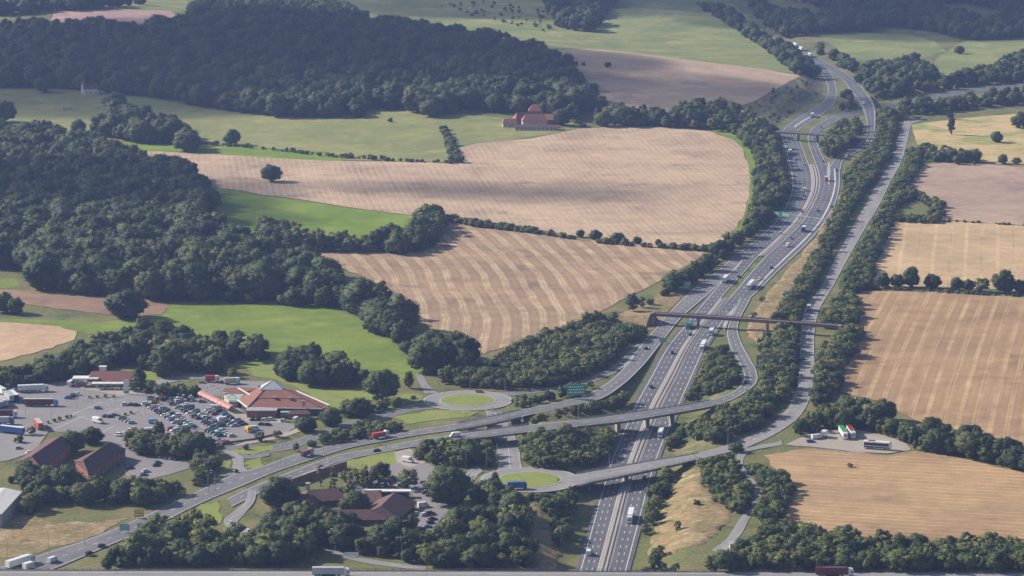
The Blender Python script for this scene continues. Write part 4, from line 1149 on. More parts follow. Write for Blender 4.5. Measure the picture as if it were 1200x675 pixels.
belt('boundary_hedge', 'low field hedge between the upper right stubble fields', [(1105, 256), (1150, 259), (1220, 263), (1220, 266), (1150, 262), (1105, 260)], 2.2, 4.5, [('shrub', 1)], margin=0)
belt('oak_row_hedge', 'low hedge under the row of trees between the right hand fields', [(1010, 332), (1060, 336), (1130, 340), (1220, 345), (1220, 349), (1130, 345), (1060, 341), (1010, 340)], 2.2, 4, [('shrub', 1)], margin=2)
belt('bridge_end_belt', 'shrub of the belt below the right end of the overbridge', [(984, 384), (1008, 382), (1006, 398), (992, 425), (984, 455), (960, 478), (950, 474), (954, 445), (962, 410)], 7, 5.5, SHRUBS + [('oak', .4)], margin=3)
belt('loop_belt', 'shrub of the thick belt between the curved slip and the old road', [(892, 400), (912, 384), (935, 368), (940, 400), (938, 440), (930, 465), (905, 492), (870, 508), (835, 520), (812, 515), (806, 503), (840, 482), (875, 465), (893, 448), (894, 425)], 6.5, 4.7, [('shrub', 3), ('young', 3), ('oak', .3)], margin=3)
belt('loop_shrubs', 'low shrub inside the loop of the curved slip', [(812, 440), (830, 412), (848, 400), (862, 422), (870, 440), (855, 456), (825, 464), (800, 468), (798, 462)], 5, 5, [('shrub', 1)], margin=3)
belt('link_shrubs', 'shrub between the upper link road and the motorway', [(700, 460), (735, 434), (752, 428), (760, 432), (748, 455), (735, 470), (715, 482), (670, 488), (620, 495), (616, 490), (660, 478)], 6, 5, SHRUBS, margin=5)
belt('median_shrubs', 'shrub beside the narrow slip to the far roundabout', [(600, 466), (640, 461), (690, 447), (704, 445), (694, 458), (650, 468), (605, 478)], 5.5, 5, SHRUBS, margin=2.5)
belt('triangle_shrubs', 'sunlit young tree in the triangle between link bridge and near roundabout', [(610, 512), (645, 500), (690, 501), (722, 504), (716, 528), (703, 546), (660, 550), (630, 549), (612, 540)], 7, 4.8, [('young', 5), ('shrub', 2)], margin=2.5)
belt('bridge_bank', 'shrub on the bank right of the motorway by the near bridge', [(778, 508), (790, 490), (805, 498), (800, 515), (785, 528), (772, 532)], 5, 5, SHRUBS, margin=3)
belt('cutting_shrubs', 'shrub on the right hand cutting slope below the near bridge', [(752, 590), (765, 565), (780, 548), (792, 546), (786, 565), (772, 592), (766, 615), (756, 628), (750, 622)], 6, 5, SHRUBS, margin=3)
belt('hillock_shrubs', 'shrub beside the winding track above the dry hillock', [(818, 545), (840, 537), (858, 532), (866, 548), (876, 566), (884, 585), (874, 604), (858, 596), (842, 590), (828, 570)], 5.5, 4.4, SHRUBS, margin=2)
belt('track_shrubs', 'shrub between the track and the lower right field', [(876, 545), (900, 548), (922, 560), (928, 580), (918, 598), (912, 614), (892, 612), (884, 598), (892, 575), (880, 558)], 6, 4.5, SHRUBS + [('oak', .3)], margin=2)
belt('bottom_right_trees', 'tree of the dense band along the bottom right edge', [(748, 668), (770, 652), (820, 658), (852, 648), (880, 628), (890, 614), (930, 614), (1000, 624), (1080, 632), (1130, 630), (1220, 632), (1220, 670), (748, 670)], 8, 5.2, MIXED, margin=3)
belt('lorry_park_trees', 'tree of the belt behind the roadside lorry park on the right', [(908, 508), (935, 488), (962, 472), (1000, 464), (1030, 470), (1055, 482), (1074, 500), (1095, 492), (1120, 502), (1150, 502), (1180, 515), (1220, 524), (1220, 555), (1180, 545), (1120, 533), (1075, 527), (1050, 512), (1010, 502), (960, 504), (920, 518)], 10, 6.5, MIXED, margin=3)
belt('bottom_left_trees', 'tree of the dense mass along the bottom left', [(118, 655), (140, 630), (170, 612), (200, 600), (232, 606), (262, 620), (300, 618), (330, 588), (360, 590), (410, 600), (430, 622), (480, 610), (505, 620), (530, 605), (555, 585), (580, 578), (602, 580), (615, 600), (622, 640), (620, 664), (520, 664), (420, 648), (380, 640), (345, 660), (118, 664)], 11, 6.5, MIXED, margin=2.5)
belt('bridge_side_belt', 'shrub beside the old road just above the overbridge', [(978, 350), (1000, 338), (1006, 360), (1002, 380), (982, 384), (962, 382), (964, 366)], 6, 4.5, SHRUBS, margin=3)
belt('bank_shrubs', 'shrub at the top of the dry bank above the overbridge', [(905, 372), (925, 345), (936, 335), (940, 352), (935, 372), (920, 378)], 6, 4.5, SHRUBS, margin=3)
belt('cutting_left', 'young tree on the left hand cutting slope below the near roundabout', [(632, 582), (660, 576), (690, 574), (692, 590), (684, 620), (676, 650), (668, 668), (658, 655), (648, 625)], 6, 4.6, [('young', 4), ('shrub', 2)], margin=10)
belt('roundabout_trees', 'tree between the lower link road and the hotel car park', [(478, 528), (500, 518), (540, 514), (575, 516), (590, 526), (582, 545), (560, 548), (530, 548), (495, 538)], 8, 6, MIXED, margin=2.5)
belt('island_trees', 'tree beside the near roundabout and the hotel road', [(552, 580), (560, 562), (580, 556), (600, 572), (640, 576), (640, 586), (600, 588), (570, 590)], 6.5, 5.5, MIXED, margin=2.5)
belt('lorry_screen', 'tree of the dark screen behind the lorry park, left edge', [(-20, 438), (30, 424), (80, 412), (118, 388), (130, 392), (135, 420), (120, 436), (90, 440), (50, 446), (-20, 460)], 11, 7, MIXED, margin=2)
belt('services_trees', 'tree of the screen behind the fuel station', [(120, 400), (150, 382), (180, 380), (215, 383), (232, 395), (262, 388), (310, 392), (314, 415), (280, 425), (250, 435), (210, 436), (185, 440), (160, 425), (140, 420)], 13, 8, WOOD + [('young', 2)], margin=2)
belt('lawn_trees', 'tree of the clump between the meadow and the services lawn', [(328, 420), (345, 402), (380, 410), (410, 420), (436, 436), (432, 452), (400, 452), (350, 450), (330, 438)], 12, 8, WOOD + [('young', 2)], margin=2)
belt('lane_trees', 'shrub beside the lane above the far roundabout', [(400, 478), (415, 466), (440, 470), (470, 465), (478, 472), (455, 482), (430, 490), (405, 490)], 6, 5.5, SHRUBS, margin=2.5)
belt('carriageway_hedge', 'shrub of the hedge between services and dual carriageway', [(306, 540), (330, 528), (352, 514), (400, 500), (430, 492), (480, 496), (540, 488), (560, 486), (556, 492), (500, 502), (430, 512), (390, 519), (350, 530), (318, 544)], 5, 5, SHRUBS, margin=2.5)
belt('car_park_hedge', 'shrub of the planted strip at the car park upper left edge', [(160, 446), (200, 448), (228, 450), (230, 462), (200, 464), (165, 460)], 5, 5, SHRUBS, margin=2)
belt('brown_building_trees', 'tree screening the brown roofed buildings at lower left', [(-20, 555), (20, 545), (50, 540), (60, 560), (95, 555), (130, 560), (170, 560), (200, 560), (240, 565), (262, 560), (240, 585), (180, 592), (120, 590), (60, 588), (30, 600), (-20, 612)], 9, 6.5, MIXED, margin=2.5)
belt('exit_trees', 'tree of the clump between the small car park and the exit road', [(150, 510), (185, 500), (205, 505), (225, 505), (248, 510), (250, 530), (225, 540), (196, 534), (160, 536)], 9, 7, MIXED, margin=2.5)
belt('exit_corner', 'shrub beside the services exit and its pink white sign', [(222, 548), (236, 535), (262, 540), (266, 548), (252, 566), (230, 570)], 6, 5.5, SHRUBS, margin=2.5)
belt('upper_right_wood', 'tree of the far woods across the upper right corner', [(870, -10), (1220, -10), (1220, 44), (1130, 46), (1090, 36), (1050, 34), (1000, 36), (950, 40), (915, 45), (890, 20)], 15, 12, WOOD, margin=2, gaps=38)
belt('fork_trees', 'tree of the wood right of the distant motorway fork', [(930, 48), (955, 50), (985, 60), (1010, 80), (1030, 68), (1080, 66), (1095, 80), (1100, 95), (1200, 60), (1220, 60), (1220, 96), (1140, 104), (1090, 106), (1060, 112), (1030, 122), (1020, 108), (1000, 90), (975, 70)], 12, 10, MIXED + [('oak', 2)], margin=4)
belt('fork_far_trees', 'tree beyond the old road bend behind the dry pasture', [(1030, 130), (1060, 118), (1120, 112), (1220, 100), (1220, 122), (1160, 127), (1110, 133), (1080, 137), (1050, 142)], 11, 9, MIXED, margin=3)
belt('fork_left_trees', 'tree of the belt left of the far merging roads', [(800, -5), (840, 2), (870, 18), (900, 42), (925, 52), (948, 68), (954, 86), (935, 88), (900, 60), (870, 40), (830, 15)], 12, 11, MIXED + [('oak', 2)], margin=3)
belt('fork_island', 'tree on the island between the forking carriageways', [(962, 175), (972, 152), (985, 142), (1004, 140), (1012, 150), (1010, 168), (990, 178), (978, 186), (968, 184)], 9, 6.5, [('young', 4), ('oak', 1)], margin=3)
belt('fork_island_far', 'shrub on the far island between the merging carriageways', [(966, 122), (980, 106), (992, 104), (1004, 118), (1006, 126), (980, 131)], 7, 6.5, MIXED, margin=3)
belt('slope_copse', 'tree of the copse on the far downland slope', [(640, -8), (725, -10), (712, 20), (690, 36), (655, 32), (645, 15)], 16, 13, WOOD, margin=0)
belt('slope_scrub', 'scrub bush scattered on the distant slope above the hill wood', [(560, 0), (650, 5), (650, 40), (600, 30), (500, 5)], 4, 24, [('shrub', 1), ('young', .3)], margin=0)
belt('cutting_scrub', 'scrub bush on the dark cutting slope by the far fork', [(872, 122), (900, 104), (940, 92), (958, 95), (960, 112), (930, 132), (905, 148), (880, 145)], 3.0, 19, [('shrub', 1)], margin=3)

# trees that stand out singly: (px of base, py of base, height m, kind, width factor, label)
SINGLES = [
 (318, 213, 17, 'oak', 1.15, 'lone round oak in the middle of the pale stubble field'),
 (148, 373, 23, 'oak', 1.25, 'largest lone round tree beside the brown ploughed strip'),
 (18, 368, 13, 'oak', 1.0, 'round tree at the left end of the ploughed strip hedge'),
 (4, 366, 16, 'oak', 1.0, 'tree cut by the left edge beside the ploughed strip'),
 (272, 170, 17, 'oak', 1.0, 'lone tree on the edge of the hillside pasture above the green strip'),
 (6, 143, 24, 'oak', 1.0, 'big dark tree at the left edge of the hillside pasture'),
 (92, 158, 17, 'oak', .9, 'tree standing just above the left wood edge in the pasture'),
 (50, 108, 18, 'oak', 1.1, 'dark tree left of the white spired house'),
 (455, 129, 14, 'oak', 1.0, 'small tree at the foot of the hill wood'),
 (499, 134, 24, 'tall', 1.1, 'tall tree jutting from the hill wood into the pasture'),
 (575, 128, 24, 'oak', 1.1, 'pale domed tree at the right foot of the hill wood'),
 (457, 143, 5, 'shrub', 1.0, 'tiny bush out in the hillside pasture'),
 (658, 147, 18, 'oak', 1.0, 'sunlit tree right beside the red roofed farm'),
 (707, 148, 16, 'oak', 1.1, 'left one of two round trees at the stubble field top edge'),
 (729, 147, 21, 'oak', 1.1, 'right and taller of two round trees at the stubble field top edge'),
 (712, 79, 7, 'oak', 1.2, 'solitary tree in the far mauve stubble field'),
 (675, 77, 6, 'oak', 1.0, 'left one of two small bushes in the far mauve field'),
 (684, 77, 5, 'oak', 1.0, 'right one of two small bushes in the far mauve field'),
 (1115, 158, 24, 'conifer', .9, 'tall dark conifer at the top of the dry pasture'),
 (1113, 140, 18, 'conifer', .9, 'dark conifer behind the tall one by the dry pasture'),
 (1168, 167, 12, 'oak', 1.0, 'lone round tree in the dry pasture'),
 (1175, 192, 10, 'oak', 1.0, 'tree at the lower hedge of the dry pasture'),
 (1191, 193, 7, 'shrub', 1.2, 'bush near the right edge below the dry pasture'),
 (1124, 63, 11, 'oak', 1.2, 'lone tree in the far upper right green field'),
 (1194, 97, 16, 'oak', 1.1, 'tree at the right edge beyond the far road'),
 (1195, 150, 18, 'oak', 1.1, 'tree cut by the right edge beside the dry pasture'),
 (1035, 337, 12, 'oak', .9, 'first tree of the field row counted from the old road'),
 (1051, 337, 11, 'oak', 1.0, 'second tree of the field row from the old road'),
 (1067, 337, 17, 'oak', .8, 'tallest tree in the left half of the field row'),
 (1093, 338, 12, 'oak', 1.1, 'tree standing apart right of the row gap'),
 (1121, 340, 11, 'oak', .9, 'small tree after the gap in the field row'),
 (1135, 341, 10, 'oak', 1.0, 'fifth tree of the field row, small and round'),
 (1150, 342, 11, 'young', 1.4, 'thin tree in the right half of the field row'),
 (1176, 343, 18, 'oak', 1.0, 'tallest tree of the field row near the right edge'),
 (1196, 344, 11, 'oak', 1.0, 'tree of the field row cut by the right edge'),
 (680, 278, 7, 'oak', 1.0, 'left hedge tree between pale and striped stubble fields'),
 (698, 281, 9, 'oak', 1.2, 'middle hedge tree between pale and striped stubble fields'),
 (724, 284, 9, 'oak', 1.3, 'broad hedge tree above the striped field'),
 (747, 286, 7, 'oak', 1.1, 'right hedge tree above the striped field'),
 (772, 288, 6, 'oak', 1.0, 'last small hedge tree towards the motorway above the striped field'),
 (508, 272, 18, 'oak', 1.0, 'tall tree at the corner where three fields meet'),
 (515, 430, 20, 'oak', 1.2, 'great dark tree at the lower end of the wood tail'),
 (448, 470, 22, 'oak', 1.0, 'big dark tree behind the services road, left of the far roundabout'),
 (421, 489, 13, 'oak', 1.2, 'rounded dark tree beside the services road'),
 (479, 455, 12, 'tall', .9, 'upright tree at the lane leaving the far roundabout'),
 (405, 447, 10, 'oak', 1.0, 'tree at the lawn edge above the services road'),
 (365, 452, 16, 'oak', 1.1, 'tree on the lawn right behind the services roof'),
 (382, 453, 15, 'oak', 1.0, 'dark tree of the lawn pair behind the services roof'),
 (252, 437, 14, 'oak', 1.0, 'light green tree beside the lane behind the services'),
 (272, 443, 7, 'young', 1.2, 'small round tree near the delivery yard'),
 (140, 428, 17, 'oak', 1.2, 'broad dark tree behind the fuel station'),
 (222, 425, 17, 'oak', 1.2, 'broad dark tree above the car park hedge'),
 (190, 442, 13, 'oak', 1.0, 'tree between the fuel station and the car park'),
 (157, 458, 9, 'young', 1.4, 'leafy tree in front of the fuel station canopy'),
 (163, 452, 12, 'oak', .8, 'dark tree at the right end of the fuel station'),
 (305, 517, 6, 'young', 1.4, 'small tree at the corner of the car park paving'),
 (325, 513, 5, 'young', 1.5, 'shrubby tree on the pale verge by the car park'),
 (359, 506, 10, 'oak', 1.3, 'dark tree right of the small brick annex'),
 (388, 499, 12, 'oak', 1.2, 'dark tree in front of the services right corner'),
 (288, 527, 4, 'shrub', .8, 'tiny round bush on the exit loop island'),
 (152, 528, 13, 'tall', .8, 'slim tree at the lower edge of the car park'),
 (184, 533, 12, 'oak', 1.2, 'round tree below the car park, left one of a pair'),
 (229, 533, 14, 'oak', 1.2, 'round tree below the car park, right one of a pair'),
 (85, 530, 14, 'oak', 1.1, 'tree between the two brown roofed buildings'),
 (107, 520, 11, 'oak', 1.3, 'tree behind the gap between the brown roofs'),
 (75, 578, 17, 'oak', 1.2, 'big domed tree in front of the brown roofed buildings'),
 (36, 510, 6, 'young', 1.3, 'small tree at the tail of the red container lorry'),
 (22, 519, 5, 'shrub', 1.0, 'bush with yellow green leaves beside the pale lane'),
 (328, 595, 18, 'oak', 1.2, 'big dark tree hiding part of the dual carriageway'),
 (525, 590, 22, 'oak', 1.15, 'big broad tree at the right of the hotel car park'),
 (391, 575, 17, 'poplar', 1.0, 'bright green poplar beside the left hotel roof'),
 (376, 570, 14, 'poplar', 1.1, 'light green poplar against the brick retaining wall'),
 (404, 565, 7, 'young', 1.2, 'small sunlit tree below the lower link road'),
 (418, 568, 10, 'young', 1.4, 'round sunlit tree above the hotel car park'),
 (432, 574, 15, 'young', 1.1, 'yellowing tree in the hotel car park'),
 (447, 563, 11, 'oak', 1.0, 'dark tree behind the hotel car park'),
 (411, 582, 10, 'young', .9, 'slender tree in front of the hotel car park, left'),
 (388, 585, 9, 'young', .9, 'slender tree beside the left hotel roof'),
 (446, 571, 8, 'young', .8, 'thin young tree left of the red car'),
 (459, 571, 8, 'young', .8, 'thin young tree right beside the red car'),
 (478, 573, 12, 'young', 1.3, 'autumn tinged tree at the hotel car park right side'),
 (415, 603, 14, 'oak', 1.2, 'round dark tree between the two hotel roofs'),
 (573, 583, 8, 'young', 1.5, 'sunlit rounded tree below the near roundabout'),
 (817, 592, 3.5, 'shrub', 1.0, 'single round bush on the dry hillock'),
 (794, 622, 6, 'young', .8, 'thin bush on the left side of the dry hillock'),
 (771, 653, 7, 'young', 1.2, 'bush by the pale bare patch at the hillock foot'),
 (893, 354, 5, 'young', 1.2, 'upper round bush on the bank beside the overbridge'),
 (883, 373, 5, 'young', 1.3, 'round bush on the bank just above the overbridge'),
 (996, 548, 3, 'shrub', 1.0, 'single small bush in the lower right stubble field'),
 (1098, 530, 15, 'oak', 1.1, 'tall oak right of the roadside lorry park'),
 (1138, 535, 16, 'oak', 1.2, 'broad oak between lorry park and right edge'),
 (1172, 540, 14, 'oak', 1.1, 'oak near the right edge below the striped field'),
 (1195, 550, 15, 'oak', 1.1, 'oak cut by the right edge below the striped field'),
 (862, 530, 6, 'shrub', 1.3, 'round shrub where the bridge road meets the old road'),
]
def place_tree(key, i, loc, h, rz, sx, label, group=None, name=None):
    cm, tm, H = KINDS[key][i]
    nm = name or {'oak': 'broadleaf_tree', 'tall': 'broadleaf_tree', 'young': 'young_tree', 'shrub': 'shrub', 'conifer': 'conifer_tree', 'poplar': 'poplar_tree'}[key]
    t = thing(nm, label, 'shrub' if key == 'shrub' else 'tree', loc, rz, group)
    s = h / H
    t.scale = (s * sx, s * sx, s)
    link('crown', cm, t); link('trunk', tm, t)
    return t
for n_, (px, py, h, key, sx, lab) in enumerate(SINGLES):
    p = G(px, py)
    i = n_ % len(KINDS[key])
    place_tree(key, i, p - Vector((0, 0, 0.2)), h, n_ * 1.7, sx, lab)
    r_ = 0.8 * h * sx * 0.45
    KEEP_OUT.append((p.x, p.y, r_))

CLEAR = [[(-40, 565), (30, 568), (30, 612), (-40, 616)], [(15, 508), (90, 508), (60, 556), (15, 556)], [(84, 515), (152, 515), (152, 535), (106, 560), (84, 548)], [(396, 572), (495, 572), (495, 620), (396, 620)], [(338, 572), (398, 572), (398, 600), (338, 600)]]
CLEAR = [[(PZ(x, y, 0).x, PZ(x, y, 0).y) for x, y in c] for c in CLEAR]
def finish_trees(limit=300):
    ko = np.array(KEEP_OUT)
    vis = []
    for d in ALLTREES:
        if len(ko) and (np.hypot(ko[:, 0] - d['x'], ko[:, 1] - d['y']) < ko[:, 2]).any(): continue
        if any(inside(c, d['x'], d['y']) for c in CLEAR): continue
        px, py = to_px(d['x'], d['y'], d['z'] + d['h'] * 0.6)
        d['size'] = d['h'] * mpp(d['y'])
        d['in'] = -10 < px < 1210 and -10 < py < 690
        vis.append(d)
    cand = sorted([d for d in vis if d['in'] and d['key'] != 'shrub'], key=lambda d: -d['size'])
    # a tree counts as showing when nothing taller stands close in front of it
    xy = np.array([(d['x'], d['y'], d['h']) for d in vis])
    chosen = []; n_sh = 0
    for d in cand:
        if len(chosen) >= limit: break
        fr = (np.abs(xy[:, 0] - d['x']) < 5) & (xy[:, 1] < d['y'] - 2) & (xy[:, 1] > d['y'] - d['h'] * 2.0) & (xy[:, 2] > d['h'] * 0.95)
        if fr.sum() > 1: continue
        if d['belt'] == 'left_wood':
            n_sh += 1
            if n_sh > 150: continue
        d['own'] = True; d['sp'] = to_px(d['x'], d['y'], d['z']); chosen.append(d)
    for d in chosen:
        lab = BELTS[d['belt']]
        L_ = [e for e in chosen if e['belt'] == d['belt']]
        if len(L_) > 5:      # say which part of its belt it stands in
            xs_ = sorted(e['sp'][0] for e in L_); k_ = sum(x < d['sp'][0] for x in xs_) / len(xs_)
            near = sorted(e['sp'][1] for e in L_); q_ = sum(y < d['sp'][1] for y in near) / len(near)
            lab += ', ' + ('left' if k_ < 0.25 else 'left of middle' if k_ < 0.5 else 'right of middle' if k_ < 0.75 else 'right') + (' front' if q_ > 0.66 else ' middle' if q_ > 0.33 else ' back')
        place_tree(d['key'], d['i'], (d['x'], d['y'], d['z']), d['h'], d['rz'], d['sx'], lab, BELTS[d['belt']])
    by = {}
    for d in vis:
        if not d.get('own'): by.setdefault(d['belt'], []).append(d)
    for b, L in by.items():
        me = bpy.data.meshes.new(b)
        me.from_pydata([(d['x'], d['y'], d['z']) for d in L], [], [])
        a = me.attributes.new('src', 'INT', 'POINT'); a.data.foreach_set('value', [MASS_IDX[(d['key'], d['i'])] for d in L])
        a = me.attributes.new('rot', 'FLOAT_VECTOR', 'POINT'); a.data.foreach_set('vector', np.array([(0, 0, d['rz']) for d in L], dtype=np.float32).ravel())
        sc = np.array([(d['h'] / KINDS[d['key']][d['i']][2] * d['sx'], d['h'] / KINDS[d['key']][d['i']][2] * d['sx'], d['h'] / KINDS[d['key']][d['i']][2]) for d in L], dtype=np.float32)
        a = me.attributes.new('scl', 'FLOAT_VECTOR', 'POINT'); a.data.foreach_set('vector', sc.ravel())
        o = link(b, me)
        md = o.modifiers.new('scatter', 'NODES'); md.node_group = SCATTER
        tag(o, BELTS[b].replace('tree of the', 'trees of the', 1).replace('shrub of the', 'shrubs of the', 1), b.split('_')[-1].rstrip('s') if False else None, kind='stuff')
    print('TREES', len(ALLTREES), 'own', len(chosen))
# ------------------------------------------------------------------ buildings
def tile_mat(name, c, c2, c3):
    t = NT(name)
    col = t.mix(t.ramp(t.noise(0.15, 4, 0.6), 0.35, 0.65), c, c2)
    br = t.n.new('ShaderNodeTexBrick'); br.inputs['Scale'].default_value = 1.0
    br.inputs['Brick Width'].default_value = 0.6; br.inputs['Row Height'].default_value = 0.55; br.inputs['Mortar Size'].default_value = 0.05
    t.put(br.inputs['Color1'], col); t.put(br.inputs['Color2'], c3); t.put(br.inputs['Mortar'], c2)
    t.l.new(t.tc.outputs['Object'], br.inputs['Vector'])
    n = t.noise(1.2, 3, 0.7)
    col2 = t.mix(0.4, br.outputs['Color'], t.mix(n, (0, 0, 0, 1), (1, 1, 1, 1)), 'OVERLAY')
    return t.fin(col2, 0.8, 0.25)
M_TILE_R = tile_mat('red_tile', (0.27, 0.118, 0.085, 1), (0.21, 0.098, 0.078, 1), (0.31, 0.14, 0.10, 1))
M_TILE_B = tile_mat('brown_tile', (0.135, 0.075, 0.07, 1), (0.105, 0.062, 0.06, 1), (0.16, 0.09, 0.08, 1))
M_BRICK = tile_mat('brick', (0.27, 0.11, 0.075, 1), (0.22, 0.095, 0.07, 1), (0.31, 0.135, 0.09, 1))
M_BRICK_D = tile_mat('dark_brick', (0.16, 0.07, 0.06, 1), (0.13, 0.06, 0.05, 1), (0.19, 0.085, 0.07, 1))
M_WALLW = plain('white_render', (0.74, 0.72, 0.68, 1), 0.7, 0.3, var=0.1)
M_CREAM = plain('cream_wall', (0.55, 0.49, 0.40, 1), 0.8, 0.2)
M_DARKW = plain('dark_cladding', (0.05, 0.05, 0.065, 1), 0.5, 0.4)
M_GLASS = plain('window_glass', (0.03, 0.035, 0.045, 1), 0.12, 0.6, var=0.05)
M_SKYL = plain('rooflight_glass', (0.62, 0.65, 0.66, 1), 0.2, 0.6, var=0.06)
M_GREYR = plain('grey_roofing', (0.38, 0.38, 0.38, 1), 0.7, 0.3)
M_WHITER = plain('white_roof_sheet', (0.62, 0.60, 0.58, 1), 0.5, 0.4, var=0.08)
M_PINK = plain('pink_canopy', (0.62, 0.30, 0.27, 1), 0.6, 0.3, var=0.2)
M_GREENP = plain('green_panel', (0.14, 0.30, 0.18, 1), 0.5, 0.4)
M_TEAL = plain('pale_green_roof', (0.36, 0.47, 0.42, 1), 0.6, 0.3)

def poly_obj(name, pts, mat, parent, thick=0.35):
    """a slab following the polygon pts (world), given a thickness downwards"""
    P = [Vector(p) for p in pts]; n = len(P)
    mb = MB(); lo = [p - Vector((0, 0, thick)) for p in P]
    mb.add(P + lo, [tuple(range(n)), tuple(range(2 * n - 1, n - 1, -1))] + [(i, i + n, (i + 1) % n + n, (i + 1) % n) for i in range(n)])
    me = mb.mesh(name, [mat])
    bm = bmesh.new(); bm.from_mesh(me); bmesh.ops.recalc_face_normals(bm, faces=bm.faces); bm.to_mesh(me); bm.free()
    o = link(name, me, parent)
    if parent is not None: o.matrix_parent_inverse = Matrix.Translation(parent.location).inverted()
    return o

def walls(name, foot, z0, z1, mat, parent, inset=0.0):
    c = sum((Vector((p[0], p[1], 0)) for p in foot), Vector()) / len(foot)
    ft = [Vector((p[0], p[1], 0)) + (c - Vector((p[0], p[1], 0))).normalized() * inset for p in foot]
    mb = MB(); n = len(ft)
    mb.add([(p.x, p.y, z0) for p in ft] + [(p.x, p.y, z1) for p in ft], [(i, (i + 1) % n, (i + 1) % n + n, i + n) for i in range(n)] + [tuple(range(n, 2 * n))])
    me = mb.mesh(name, [mat])
    bm = bmesh.new(); bm.from_mesh(me); bmesh.ops.recalc_face_normals(bm, faces=bm.faces); bm.to_mesh(me); bm.free()
    o = link(name, me, parent); o.matrix_parent_inverse = Matrix.Translation(parent.location).inverted()
    return o, ft

def wall_windows(parent, a, b, z0, z1, n, w, frame=True, mat=None, off=0.06, name='window'):
    """n windows along the wall a->b, each its own part with frame"""
    a = Vector(a); b = Vector(b); d = (b - a); d.z = 0; L = d.length; d.normalize(); nr = Vector((d.y, -d.x, 0))
    if nr.y > 0: nr = -nr
    for i in range(n):
        c = a + d * L * (i + 0.5) / n + nr * off
        mb = MB(); h = w / 2
        q = lambda u, v, z: (c.x + d.x * u + nr.x * v, c.y + d.y * u + nr.y * v, z)
        mb.add([q(-h, 0, z0), q(h, 0, z0), q(h, 0, z1), q(-h, 0, z1), q(-h, -0.1, z0), q(h, -0.1, z0), q(h, -0.1, z1), q(-h, -0.1, z1)], [(0, 1, 2, 3), (0, 4, 5, 1), (1, 5, 6, 2), (2, 6, 7, 3), (3, 7, 4, 0)])
        o = mb.build(name, mat or M_GLASS, parent); o.matrix_parent_inverse = Matrix.Translation(parent.location).inverted()
        if frame:
            fb = MB()
            for (u0, u1, za, zb) in ((-h - .12, -h, z0 - .1, z1 + .1), (h, h + .12, z0 - .1, z1 + .1), (-h, h, z1, z1 + .12), (-h - .15, h + .15, z0 - .14, z0)):
                fb.add([q(u0, .05, za), q(u1, .05, za), q(u1, .05, zb), q(u0, .05, zb), q(u0, -.08, za), q(u1, -.08, za), q(u1, -.08, zb), q(u0, -.08, zb)], [(0, 1, 2, 3), (0, 4, 5, 1), (1, 5, 6, 2), (2, 6, 7, 3), (3, 7, 4, 0)])
            f = fb.build('frame', M_WALLW, o); f.matrix_parent_inverse = o.matrix_parent_inverse.copy() if False else Matrix.Identity(4)

def box_building(t, px, py, w, d, h, rz, wall, roof, ridge=0.0, hip=0.0, over=0.5, z=0.15, names=('wall', 'roof')):
    """gabled/hipped/flat block centred on a ground pixel, long axis along local x; children in local space of t"""
    c = PZ(px, py, z) - t.location
    m = Matrix.Translation(c) @ Matrix.Rotation(rz, 4, 'Z')
    mb = MB(); mb.box(-w / 2, w / 2, -d / 2, d / 2, -0.6, h)
    if ridge and not hip:
        mb.add([(-w / 2, -d / 2, h), (-w / 2, d / 2, h), (-w / 2, 0, h + ridge)], [(0, 1, 2)]); mb.add([(w / 2, -d / 2, h), (w / 2, d / 2, h), (w / 2, 0, h + ridge)], [(0, 2, 1)])
    o = mb.build(names[0], wall, t); o.matrix_local = m
    rb = MB(); a, b = w / 2 + over, d / 2 + over
    zz = h - 0.02
    if ridge:
        r = a - hip
        top = [(-a, -b, zz - .25), (a, -b, zz - .25), (a, b, zz - .25), (-a, b, zz - .25), (-r, 0, zz + ridge), (r, 0, zz + ridge)]
        bot = [(x, y, q - 0.3) for x, y, q in top]
        rb.add(top + bot, [(0, 1, 5, 4), (2, 3, 4, 5), (1, 2, 5), (3, 0, 4), (6, 10, 11, 7), (8, 11, 10, 9), (7, 11, 8), (9, 10, 6), (0, 6, 7, 1), (1, 7, 8, 2), (2, 8, 9, 3), (3, 9, 6, 0)])
    else:
        rb.box(-a, a, -b, b, zz + 0.03, zz + 0.4)
    ro = rb.build(names[1], roof, t); ro.matrix_local = m
    return m, o, ro

# --- services main building: big hipped roof with glazed lantern
t = thing('services_building', 'large services building with wide red tiled hipped roof and white glass pyramid', 'building', PZ(330, 482, 0))
def W(px, py, z): return PZ(px, py, z)
E = [W(290, 477.5, 4.2), W(378.5, 479, 4.2), W(386, 475, 4.2), W(347, 458, 4.2), W(300, 455, 4.2), W(278.5, 468.5, 4.2)]
R0, R1 = W(311, 455.6, 11.5), W(333.5, 455.8, 11.5)
